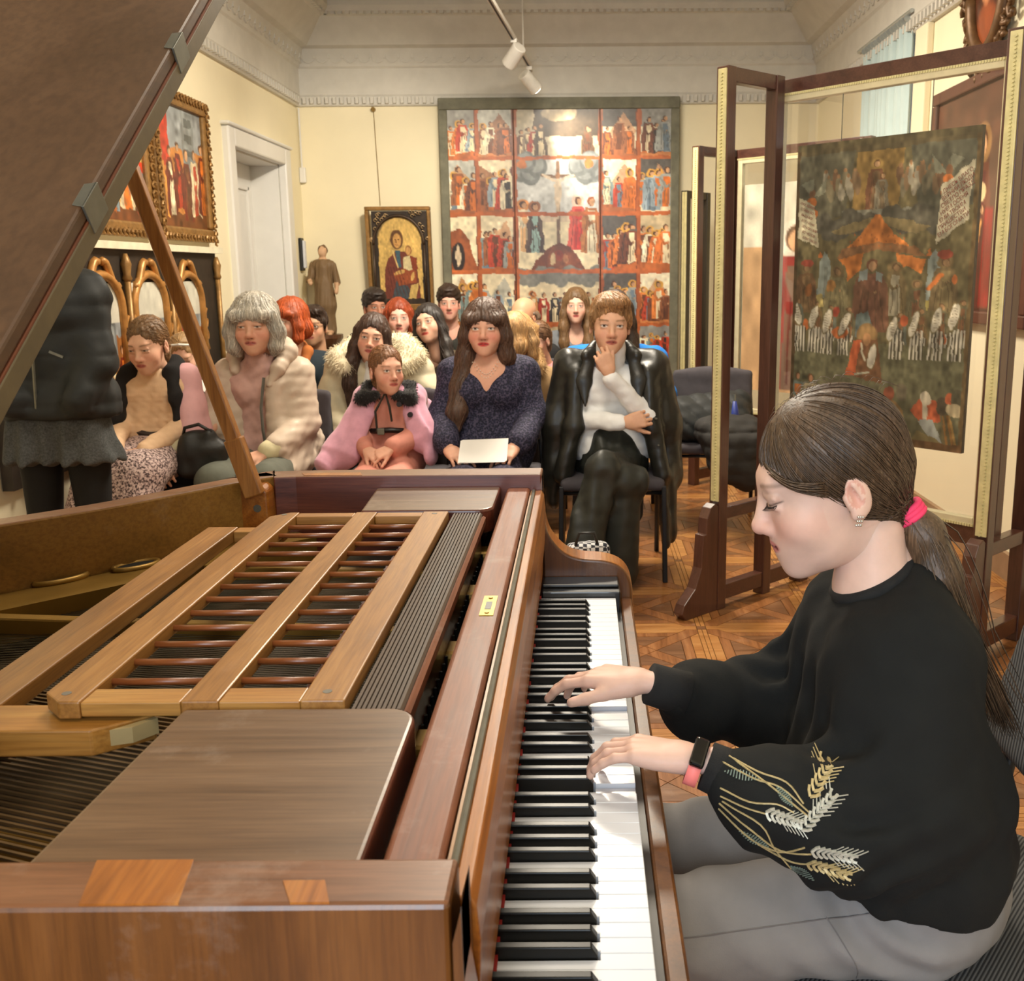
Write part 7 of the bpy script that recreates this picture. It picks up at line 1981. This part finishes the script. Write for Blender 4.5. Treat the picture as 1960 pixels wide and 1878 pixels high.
m = MB(); m.obox((-.955, 3.298, .690), (1, 0, 0), (0, 1, 0), (0, 0, 1), .016, .004, .015); PK_.thing('belt_buckle', m, STEEL, bevel=.003)
m = MB()
for (a, b, c) in (((-.935, 3.315, .855), (-.975, 3.295, .78), (-.972, 3.30, .69)), ((-.930, 3.315, .855), (-.912, 3.295, .80), (-.905, 3.298, .735))): m.tube([a, b, c], [.004, .006, .005], 5)
PK_.thing('ribbon', m, plain('dark_velvet_ribbon', rgb(46, 40, 34), .9))
for (x, z) in ((-.868, .812), (-.822, .765)):
    m = MB(); m.cyl((x, 3.290, z), (x, 3.304, z), .012, n=12); PK_.thing('button', m, plain('dark_button', rgb(30, 26, 30), .4))
PK_.build()
put_chair(-.93, 3.46, 0, 'grey upholstered chair under the girl in the pink cape')

# ---- grey haired woman in beige quilted coat
GR = Person('grey haired woman in beige quilted hooded coat and dusty pink jumper')
GR.head((-1.505, 3.38, 1.155), .05, .08, -.02, 1.06, 'woman', .0034, skin=(214, 164, 138), hair=(176, 172, 162), lips=(182, 104, 96), style='bob', sx=1.06, blush=.3, brow=.5, closed=.3)
GR.skinpart([cap((-1.505, 3.42, 1.04), (-1.505, 3.46, .95), .054, .06, .04), cap((-1.505, 3.47, .93), (-1.505, 3.52, .58), .07, .10, .05), cap((-1.70, 3.42, .74), (-1.80, 3.16, .635), .042, .028, .02), cap((-1.31, 3.42, .70), (-1.44, 3.20, .62), .042, .028, .02)])
GR.hand((-1.805, 3.135, .630), (-.25, -.55, -.60), (-.3, -.75, .55), 1, curls=((.3, .5, .3), (.5, .6, .3), (.5, .6, .3), (.5, .6, .3)), thumb=(.5, .2, .1), s=1.0)
GR.hand((-1.435, 3.185, .615), (-.75, -.45, -.20), (-.1, -.4, .9), -1, curls=((.3, .5, .3), (.4, .5, .3), (.4, .5, .3), (.4, .5, .3)), s=1.0)
DPINK = cloth_mat('dusty_pink_knit', (196, 158, 150), .9, .3, 400)
GR.cloth('jumper', torso(-1.505, 3.48, .56, .975, .15, .118, bust=.048)+[cap((-1.505, 3.42, 1.03), (-1.505, 3.43, .97), .066, .075, .03), cap((-1.505, 3.41, 1.10), (-1.505, 3.42, 1.035), .060, .056, .006, 0, 's')], DPINK, .008, both(wobble(.006, 28, 71), wobble(.003, 80, 74)), 'dusty pink jumper')
BEIGE = cloth_mat('beige_quilted_nylon', (196, 178, 160), .6, .12, 200, var=.06, coat=.05)
gc = [cap((-1.66, 3.48, .945), (-1.36, 3.48, .945), .060, .060, .05), cap((-1.68, 3.47, .93), (-1.735, 3.42, .74), .062, .066, .04), cap((-1.735, 3.42, .74), (-1.80, 3.20, .66), .064, .052, .03), cap((-1.345, 3.47, .93), (-1.325, 3.42, .72), .064, .068, .04), cap((-1.325, 3.42, .71), (-1.40, 3.23, .635), .066, .055, .03), cap((-1.63, 3.44, .90), (-1.65, 3.41, .60), .062, .070, .05), cap((-1.395, 3.43, .90), (-1.385, 3.40, .60), .064, .075, .05), cap((-1.44, 3.37, .90), (-1.43, 3.34, .60), .036, .042, .03), cap((-1.60, 3.56, .8), (-1.40, 3.56, .8), .10, .10, .06), cap((-1.62, 3.54, .6), (-1.38, 3.54, .6), .11, .11, .06), cap((-1.36, 3.40, .55), (-1.38, 3.26, .53), .08, .06, .05)]
GR.cloth('quilted_coat', gc, BEIGE, .0085, both(quilt(.085, .0045, 0, (.25, -.2)), wobble(.0035, 60, 72)), 'beige quilted coat')
GR.cloth('hood', chain([(-1.61, 3.39, .955), (-1.625, 3.45, 1.02), (-1.58, 3.54, 1.04), (-1.505, 3.57, 1.045), (-1.43, 3.54, 1.05), (-1.385, 3.45, 1.035), (-1.415, 3.37, .965), (-1.445, 3.345, .90)], [.020, .032, .040, .042, .042, .038, .028, .018], .03), BEIGE, .007, wobble(.004, 50, 73))
GR.cloth('cuff', [cap((-1.80, 3.195, .658), (-1.808, 3.165, .642), .052, .048, .01), cap((-1.405, 3.225, .632), (-1.425, 3.20, .622), .052, .048, .01)], cloth_mat('cream_knit_cuff', (206, 196, 160), .9, .3, 300), .006)
m = MB(); m.tube([(-1.465, 3.325, .93), (-1.475, 3.29, .80), (-1.472, 3.285, .70), (-1.462, 3.29, .60)], .007, 5); GR.thing('zip', m, plain('zip_grey', rgb(110, 110, 104), .4, .5))
GR.cloth('trousers', [cap((-1.59, 3.42, .53), (-1.62, 3.06, .52), .09, .075, .05), cap((-1.42, 3.42, .53), (-1.40, 3.06, .52), .09, .075, .05), cap((-1.62, 3.06, .51), (-1.62, 3.08, .08), .07, .055, .04), cap((-1.40, 3.06, .51), (-1.40, 3.08, .08), .07, .055, .04)], cloth_mat('grey_green_trousers', (96, 98, 88), .85, .15), .01)
GR.build()
put_chair(-1.505, 3.50, 0, 'grey upholstered chair under the grey haired woman')
hb = empty('handbag', (-1.70, 3.12, .5))
V, Q, L = sdf_surface([rbox((-1.695, 3.16, .60), (.10, .07, .09), .04, rot(0, .15, .2)), cap((-1.74, 3.13, .69), (-1.66, 3.14, .70), .03, .03, .03)], .008, wobble(.006, 40, 77)); mesh_obj('bag_body', V, Q, plain('soft_black_leather', rgb(28, 27, 25), .5, bump=.3, bscale=80), hb, smooth=True)
m = MB(); m.tube([(-1.77, 3.13, .68), (-1.75, 3.12, .74), (-1.69, 3.12, .755), (-1.64, 3.13, .72)], .008, 6); m.build('bag_handle', MATS['soft_black_leather'], hb, smooth=True)
tag(hb, 'soft black handbag on the lap of the grey haired woman', 'handbag')

# ---- girl in peach jumper with pink jacket
PE = Person('girl in peach jumper, open pink jacket and speckled skirt looking down')
PE.head((-1.915, 3.22, 1.085), -.12, .30, -.03, .98, 'child', .0034, skin=(226, 178, 150), hair=(122, 92, 60), lips=(190, 108, 98), style='back', blush=.25, brow=.8, closed=.5)
PE.skinpart([cap((-1.93, 3.27, .98), (-1.935, 3.31, .64), .040, .055, .04), cap((-2.075, 3.24, .74), (-2.015, 3.03, .655), .022, .018, .02), cap((-1.80, 3.22, .73), (-1.895, 3.02, .655), .022, .018, .02)], .010)
PE.hand((-2.015, 3.02, .655), (.30, -.60, -.45), (-.2, -.6, .75), 1, s=.85, curls=((.5, .6, .3), (.6, .7, .3), (.6, .7, .3), (.6, .7, .3)))
PE.hand((-1.905, 3.015, .655), (-.70, -.45, -.20), (.1, -.5, .8), -1, s=.85, curls=((.4, .5, .3), (.5, .6, .3), (.5, .6, .3), (.5, .6, .3)))
PEACH = cloth_mat('peach_knit', (230, 194, 158), .9, .35, 300, var=.06)
PE.cloth('jumper', torso(-1.935, 3.30, .62, .955, .130, .092)+[cap((-1.928, 3.245, 1.005), (-1.932, 3.265, .95), .050, .056, .015), cap((-2.05, 3.29, .90), (-2.075, 3.24, .74), .043, .042, .03), cap((-2.075, 3.24, .74), (-2.02, 3.045, .665), .042, .036, .03), cap((-1.82, 3.29, .90), (-1.80, 3.22, .73), .043, .042, .03), cap((-1.80, 3.22, .73), (-1.885, 3.03, .662), .042, .036, .03)], PEACH, .007, both(wobble(.0035, 34, 81), wobble(.002, 90, 85), quilt(.022, .0018)), 'peach knitted jumper')
PJ = cloth_mat('pale_pink_jacket', (222, 172, 176), .75, .15, 300, var=.06)
PE.cloth('pink_jacket', [cap((-1.80, 3.31, .94), (-1.765, 3.28, .70), .060, .066, .04), cap((-1.775, 3.25, .82), (-1.755, 3.20, .64), .05, .055, .04), cap((-2.06, 3.32, .92), (-2.12, 3.28, .66), .045, .050, .04), cap((-2.12, 3.28, .66), (-2.17, 3.20, .52), .045, .045, .04), cap((-2.02, 3.40, .85), (-1.84, 3.40, .85), .06, .06, .05), cap((-2.04, 3.42, .62), (-1.82, 3.42, .62), .07, .07, .05)], PJ, .0085, both(quilt(.11, .004), wobble(.004, 30, 82)), 'open pale pink jacket')
PE.cloth('jacket_lining', [cap((-2.03, 3.27, .95), (-2.075, 3.20, .78), .040, .036, .03), cap((-2.075, 3.20, .78), (-2.115, 3.14, .58), .034, .034, .03), cap((-1.845, 3.27, .955), (-1.815, 3.21, .86), .036, .026, .03), cap((-1.815, 3.215, .86), (-1.80, 3.18, .66), .022, .022, .03), cap((-2.0, 3.34, .985), (-1.86, 3.34, .985), .040, .040, .03), cap((-2.0, 3.34, .985), (-2.035, 3.27, .955), .038, .040, .03), cap((-1.86, 3.34, .985), (-1.84, 3.27, .958), .038, .038, .03)], cloth_mat('black_fleece_lining', (34, 32, 32), .95, .4, 200), .0085, wobble(.004, 60, 83))
def speck(name):
    m, nt, b = _new(name); mp = _coords(nt); n = _noise(nt, mp, 110, 3, .7); r = _ramp(nt, n, 'Fac', [(.42, rgb(64, 52, 52)), (.5, rgb(170, 144, 142)), (.58, rgb(218, 196, 190))]); _lnk(nt, r, 'Color', b, 'Base Color'); b.inputs['Roughness'].default_value = .9; MATS[name] = m; return m
PE.cloth('speckled_skirt', [cap((-1.98, 3.26, .60), (-2.02, 2.98, .585), .10, .085, .06), cap((-1.88, 3.26, .60), (-1.87, 2.98, .585), .10, .085, .06), cap((-2.05, 2.96, .56), (-2.09, 2.93, .36), .10, .12, .06), cap((-1.92, 2.95, .56), (-1.90, 2.92, .36), .10, .12, .06)], speck('speckled_skirt_cloth'), .0085, wobble(.006, 22, 84, (1.5, 1, .4)), 'speckled skirt')
m = MB(); m.tube([(-2.03+.20*t, 3.205+.05*(2*t-1)**2, .70+.004*math.sin(9*t)) for t in np.linspace(0, 1, 11)], .016, 6); PE.thing('waistband', m, plain('dark_lace_waist', rgb(58, 48, 44), .9, bump=.6))
PE.cloth('boots', [cap((-2.0, 3.0, .40), (-2.0, 2.98, .06), .055, .05, .03), cap((-2.0, 2.98, .055), (-2.0, 2.84, .04), .045, .035, .02), cap((-1.88, 3.0, .40), (-1.88, 2.98, .06), .055, .05, .03), cap((-1.88, 2.98, .055), (-1.88, 2.84, .04), .045, .035, .02)], MATS['dark_shoe'], .01)
PE.build()
put_chair(-1.93, 3.34, .06, 'grey upholstered chair under the girl in the peach jumper')

# ---- standing person in black puffer jacket
SN = Person('standing person in short black puffer jacket and grey tweed skirt')
SN.head((-1.93, 2.42, 1.53), .35, .1, 0, 1.0, 'woman', .004, hair=(70, 50, 38), style='long', locks=200)
SN.skinpart([cap((-1.93, 2.46, 1.40), (-1.93, 2.46, .95), .055, .09, .05), cap((-1.99, 2.47, .95), (-2.015, 2.47, .70), .05, .04, .04), cap((-1.87, 2.47, .95), (-1.845, 2.47, .70), .05, .04, .04), cap((-2.015, 2.47, .70), (-2.022, 2.465, .12), .04, .025, .03), cap((-1.845, 2.47, .70), (-1.834, 2.465, .12), .04, .025, .03)], .012)
BPUF = cloth_mat('black_puffer_nylon', (36, 38, 38), .62, .15, 150)
SN.cloth('puffer_jacket', torso(-1.93, 2.47, .88, 1.37, .150, .125)+[cap((-1.80, 2.47, 1.30), (-1.765, 2.43, 1.08), .064, .066, .03), cap((-1.765, 2.43, 1.08), (-1.800, 2.34, .95), .064, .052, .03), cap((-2.06, 2.47, 1.30), (-2.09, 2.43, 1.06), .062, .062, .03), cap((-2.09, 2.43, 1.06), (-2.03, 2.33, .95), .06, .05, .03), cap((-1.93, 2.48, 1.42), (-1.93, 2.48, 1.36), .075, .09, .04), half((0, 0, .885), (0, 0, -1), .02)], BPUF, .009, both(quilt(.085, .005), wobble(.004, 45, 91)), 'short black puffer jacket')
m = MB(); m.tube([(-1.93, 2.335, 1.34), (-1.935, 2.338, 1.10), (-1.945, 2.340, .90)], .005, 5); SN.thing('zip', m, STEEL)
m = MB(); m.bar((-1.875, 2.335, 1.125), (-1.835, 2.345, 1.105), .008, .008); SN.thing('pocket_zip', m, STEEL)
SN.cloth('tweed_skirt', [cap((-1.98, 2.47, .93), (-2.01, 2.46, .72), .105, .125, .05), cap((-1.88, 2.47, .93), (-1.85, 2.46, .72), .105, .125, .05), half((0, 0, .725), (0, 0, -1), .01)], cloth_mat('grey_tweed', (74, 76, 76), .95, .5, 250, var=.35, vscale=160), .008, (lambda P: .007*np.sin(P[:, 0]*85)+.005*np.sin(P[:, 1]*70)), 'grey tweed skirt')
SN.cloth('tights', [cap((-2.015, 2.47, .80), (-2.02, 2.46, .48), .078, .056, .03), cap((-2.02, 2.46, .48), (-2.025, 2.47, .09), .058, .038, .03), cap((-1.845, 2.47, .80), (-1.84, 2.46, .48), .078, .056, .03), cap((-1.84, 2.46, .48), (-1.83, 2.47, .09), .058, .038, .03), cap((-2.025, 2.46, .055), (-2.03, 2.33, .04), .042, .034, .02), cap((-1.83, 2.46, .055), (-1.82, 2.33, .04), .042, .034, .02)], cloth_mat('black_tights', (24, 24, 24), .8, .1), .01)
SN.build()

# ---- woman in cream coat with fur collar, second row
CR = Person('dark haired woman in cream coat with fluffy fur collar behind the little girl')
CR.head((-1.160, 4.20, 1.045), .10, .02, .16, 1.0, 'woman', .0036, skin=(222, 172, 146), hair=(70, 50, 40), lips=(186, 96, 90), style='long', hlen=.36, blush=.3)
CR.skinpart([cap((-1.15, 4.25, .93), (-1.14, 4.32, .60), .055, .10, .04)], .012)
CREAM = cloth_mat('cream_quilted_nylon', (214, 204, 176), .6, .12, 200, var=.05); CFUR = cloth_mat('cream_fur', (226, 214, 184), 1.0, .8, 180, sheen=.3)
CR.cloth('cream_coat', torso(-1.15, 4.30, .50, .93, .20, .14)+[cap((-1.36, 4.30, .86), (-1.42, 4.24, .66), .085, .085, .04), cap((-1.42, 4.24, .66), (-1.30, 4.08, .56), .085, .06, .04), cap((-.94, 4.30, .86), (-.88, 4.24, .66), .085, .085, .04), cap((-.88, 4.24, .66), (-1.0, 4.08, .56), .085, .06, .04)], CREAM, .010, both(quilt(.085, .008), wobble(.004, 40, 101)), 'cream padded coat')
CR.cloth('fur_collar', chain([(-1.30, 4.16, .90), (-1.345, 4.24, .93), (-1.28, 4.36, .98), (-1.15, 4.40, 1.0), (-1.02, 4.36, .99), (-.955, 4.24, .94), (-1.0, 4.16, .90)], [.045, .062, .062, .062, .062, .062, .045], .03), CFUR, .009, wobble(.003, 80, 102), fur=2600, flen=.026)
CR.cloth('white_top', [cap((-1.15, 4.22, .92), (-1.15, 4.19, .70), .06, .09, .04)], KNW, .012)
CR.cloth('trousers', thighs(-1.15, 4.28, .52, ((-1.24, 3.92, .52), (-1.06, 3.92, .52)), ankles=((-1.24, 3.95, .09), (-1.06, 3.95, .09))), cloth_mat('black_trousers', (34, 34, 36), .85, .1), .014)
CR.build()
put_chair(-1.15, 4.32, 0, 'grey upholstered chair under the woman in the cream coat')

# ---- further rows: head, hair and upper body each with their own clothes
def sitter(label, hc, cloth_c, hair, style, kind='woman', skin=(222, 174, 148), yaw=0, pitch=.03, roll=0, k=1.0, lips=(186, 104, 96), hlen=.34, cname=None, collar=None, sh=.0, chair=None, closed=0, glasses=False, extra=None, w_=.18, sx=1.0, bl=.25, res=.0055):
    p = Person(label, None); x, y, z = hc
    p.head(hc, yaw, pitch, roll, k, kind, res, skin=skin, hair=hair, lips=lips, style=style, hlen=hlen, hres=.0085, locks=130, sx=sx, blush=bl, closed=closed)
    zs = z-.20*k; s_ = (zs-.46)/.50
    p.skinpart([cap((x, y+.04, z-.12*k), (x, y+.07, zs-.05), .050*k, .075*k, .04), cap((x, y+.07, zs-.05), (x, y+.10, .55), .09*k, .11*k, .05)], .014)
    mt = cloth_mat(cname or 'cloth_%d_%d_%d' % cloth_c, cloth_c, .88, .25, 350, var=.12)
    W_ = w_*k
    neck = [cap((x, y-.02, z-.06*k), (x, y-.005, zs-.015), .058*k, .050*k, .01, 0, 's')]
    p.cloth('top', torso(x, y+.08, .50, zs+.01, W_, .115*k)+[cap((x-W_, y+.09, zs-.05), (x-W_-.04, y+.03, zs-.24), .058*k, .056*k, .04), cap((x-W_-.04, y+.03, zs-.24), (x-W_*.35, y-.16, zs-.34), .054*k, .040*k, .04), cap((x+W_, y+.09, zs-.05), (x+W_+.04, y+.03, zs-.24), .058*k, .056*k, .04), cap((x+W_+.04, y+.03, zs-.24), (x+W_*.35, y-.16, zs-.34), .054*k, .040*k, .04)]+neck, mt, .016, wobble(.005, 28, int(abs(x*1000))), None)
    if collar: p.cloth('collar', chain([(x-.075, y-.035, zs-.06), (x-.085, y+.03, zs+.035), (x-.03, y+.11, zs+.06), (x+.03, y+.11, zs+.06), (x+.085, y+.03, zs+.035), (x+.075, y-.035, zs-.06)], [.022, .030, .030, .030, .030, .022], .02), cloth_mat('collar_%d_%d_%d' % collar, collar, .95, .4, 250), .009)
    p.hand((x-W_*.30, y-.17, zs-.35), (.7, -.5, -.1), (-.1, -.4, .9), 1, s=.9*k, res=.0075); p.hand((x+W_*.30, y-.17, zs-.35), (-.7, -.5, -.1), (.1, -.4, .9), -1, s=.9*k, res=.0075)
    p.cloth('trousers', thighs(x, y+.06, .52, ((x-.09, y-.30, .52), (x+.09, y-.30, .52)), ankles=((x-.09, y-.27, .09), (x+.09, y-.27, .09))), cloth_mat('dark_trousers', (40, 40, 44), .85, .1), .026)
    if glasses:
        m = MB(); R, c = p.R, p.c
        def G(q): return tuple(c+(np.array(q)*k)@R.T)
        for g in (-1, 1): m.tube([G((g*.032+.019*math.cos(t), -.094, .006+.015*math.sin(t))) for t in np.linspace(0, 6.283, 17)], .0014, 5); m.tube([G((g*.050, -.092, .008)), G((g*.076, -.02, .010))], .0014, 5)
        m.tube([G((-.013, -.096, .009)), G((.013, -.096, .009))], .0014, 5); p.thing('glasses', m, plain('spectacle_frame', rgb(40, 32, 28), .4))
    if extra: extra(p)
    p.build()
    if chair: put_chair(x, y+.10, 0, chair)
    return p
def hairclip(p):
    m = MB(); m.tube([tuple(p.c+np.array(q)@p.R.T) for q in ((-.05, -.055, .085), (0, -.075, .10), (.05, -.055, .085))], .006, 6); p.thing('hair_clip', m, plain('white_clip', rgb(230, 228, 220), .5))
sitter('small fair haired girl in white blouse behind the girl in peach', (-2.035, 3.90, .985), (236, 234, 228), (170, 138, 96), 'back', 'child', k=.88, pitch=.42, yaw=.2, closed=.6, w_=.14, extra=hairclip, chair='grey upholstered chair under the small girl in white')
sitter('woman with red hair in dark blue coat behind the grey haired woman', (-1.690, 4.55, 1.115), (40, 50, 58), (172, 78, 34), 'bob', 'woman', yaw=-.45, k=1.0, collar=(178, 106, 56), chair='grey upholstered chair under the red haired woman in blue')
sitter('person in glasses and brown jacket sitting below the statue', (-1.725, 5.20, 1.055), (84, 70, 52), (58, 42, 32), 'short', 'man', glasses=True, k=1.0, chair='grey upholstered chair under the person in glasses', skin=(206, 160, 128))
sitter('dark haired man half hidden behind the redhead in black', (-1.530, 6.15, 1.135), (50, 44, 40), (50, 38, 32), 'curly', 'man', yaw=.5, skin=(186, 130, 104), chair='grey upholstered chair under the half hidden man')
def scarf(p):
    x, y, z = p.c; p.cloth('blue_scarf', [cap((x+.14, y-.0, z-.22), (x+.16, y-.05, z-.42), .045, .05, .03)], cloth_mat('turquoise_scarf', (110, 190, 210), .8, .2), .01)
sitter('redhead woman in black top with turquoise scarf under the arched icon', (-1.245, 5.48, 1.090), (26, 26, 28), (150, 66, 34), 'long', 'woman', skin=(236, 186, 166), yaw=.18, hlen=.26, extra=scarf, chair='grey upholstered chair under the redhead in black', lips=(200, 110, 100))
sitter('long dark haired woman in olive coat leaning sideways', (-.965, 4.92, 1.075), (76, 64, 48), (44, 36, 32), 'long', 'woman', yaw=-.25, roll=-.22, pitch=-.12, collar=(70, 58, 44), lips=(190, 70, 64), hlen=.30, chair='grey upholstered chair under the woman in olive coat')
sitter('curly haired young man in dark jacket beside the big icon', (-1.010, 6.20, 1.158), (58, 58, 54), (62, 46, 36), 'curly', 'man', skin=(232, 178, 158), yaw=.12, bl=.5, chair='grey upholstered chair under the curly haired man')
sitter('bald man in black jacket in front of the big icon', (-.432, 5.35, 1.098), (34, 34, 36), (120, 100, 84), 'bald', 'man', skin=(206, 156, 124), yaw=-.5, pitch=.12, chair='grey upholstered chair under the bald man')
def furhood(p):
    x, y, z = p.c; p.cloth('fur_hood', chain([(x-.10, y-.02, z-.16), (x-.06, y+.10, z-.10), (x+.06, y+.10, z-.10), (x+.10, y-.02, z-.16)], [.045, .055, .055, .045], .03), cloth_mat('tan_fur', (176, 142, 98), 1.0, .8, 180), .009, wobble(.003, 80, 7), fur=1200, flen=.024)
sitter('fair haired person in tan fur hood turned away behind the navy dress', (-.400, 4.30, 1.035), (150, 122, 86), (188, 148, 100), 'bob', 'child', yaw=2.4, k=1.0, extra=furhood, chair='grey upholstered chair under the person in the tan fur hood')
sitter('girl in pink jumper looking down behind the fur hood', (-.325, 4.92, .980), (240, 158, 158), (110, 80, 56), 'back', 'child', yaw=-.6, pitch=.30, k=.90, closed=.6, w_=.14, chair='grey upholstered chair under the girl in pink jumper')
sitter('long haired young woman in grey coat in front of the big icon', (-.100, 6.00, 1.140), (112, 116, 122), (120, 92, 62), 'long', 'woman', skin=(232, 186, 164), hlen=.36, collar=(104, 108, 114), lips=(196, 96, 92), chair='grey upholstered chair under the young woman in grey coat')
sitter('person in bright blue jacket behind the leather coat', (.125, 4.42, 1.15), (40, 120, 206), (64, 48, 38), 'long', 'woman', yaw=.3, hlen=.24, chair='grey upholstered chair under the person in the blue jacket', w_=.235)

# ---- empty chair with coats, plaid bag, things by the chairs
put_chair(.655, 4.36, -.10, 'empty grey upholstered chair piled with black coats')
pf_ = empty('puffer_coat', (.62, 4.3, .48))
V, Q, L = sdf_surface([cap((.46, 4.30, .59), (.74, 4.36, .60), .10, .11, .06), cap((.51, 4.24, .54), (.78, 4.28, .55), .07, .08, .05), cap((.45, 4.36, .64), (.80, 4.42, .66), .06, .07, .05)], .009, both(quilt(.075, .010, 0, (.8, 0)), wobble(.004, 40, 5))); mesh_obj('folded_coat', V, Q, BPUF, pf_, smooth=True)
tag(pf_, 'black puffer coat folded on the empty chair', 'coat')
ct = empty('hanging_coat', (.66, 4.05, .2))
V, Q, L = sdf_surface([cap((.60, 4.10, .56), (.80, 4.14, .55), .075, .085, .05), cap((.66, 4.04, .50), (.80, 4.06, .48), .09, .10, .06), cap((.69, 4.02, .40), (.80, 4.03, .34), .10, .09, .06)], .009, both(quilt(.07, .009), wobble(.006, 40, 6))); mesh_obj('bundled_coat', V, Q, cloth_mat('charcoal_down', (44, 42, 40), .75, .2, 150), ct, smooth=True)
tag(ct, 'dark padded coat hanging over the front of the empty chair', 'coat')
ub = empty('umbrella', (.86, 4.2, .6))
m = MB(); m.tube([(.738, 4.145, .705), (.742, 4.14, .62), (.747, 4.135, .52)], [.010, .024, .018], 8); m.build('folded_canopy', plain('blue_nylon', rgb(36, 54, 130), .5), ub, smooth=True)
m = MB(); m.tube([(.737, 4.147, .74), (.738, 4.145, .705)], .006, 6); m.build('tip', STEEL, ub)
tag(ub, 'folded blue umbrella leaning on the coats', 'umbrella')
bg_ = empty('plaid_bag', (-.10, 3.0, 0))
pm, pnt, pbs = _new('houndstooth_cloth'); _mpp = _coords(pnt); _ck = pnt.nodes.new('ShaderNodeTexChecker'); _ck.inputs['Scale'].default_value = 62; _ck.inputs['Color1'].default_value = (*rgb(30, 32, 44), 1); _ck.inputs['Color2'].default_value = (*rgb(206, 206, 208), 1); _lnk(pnt, _mpp, 0, _ck, 'Vector'); _lnk(pnt, _ck, 'Color', pbs, 'Base Color'); pbs.inputs['Roughness'].default_value = .8
V, Q, L = sdf_surface([rbox((-.045, 2.83, .155), (.085, .05, .15), .03, rot(-.08, 0, .2))], .008, wobble(.005, 30, 8)); mesh_obj('bag_body', V, Q, pm, bg_, smooth=True)
m = MB(); m.tube([(-.10, 2.80, .28), (-.08, 2.80, .35), (-.02, 2.81, .35), (.0, 2.82, .28)], .007, 6); m.build('bag_handle', MATS['soft_black_leather'], bg_, smooth=True)
tag(bg_, 'black and white checked bag on the floor before the woman in leather', 'bag')
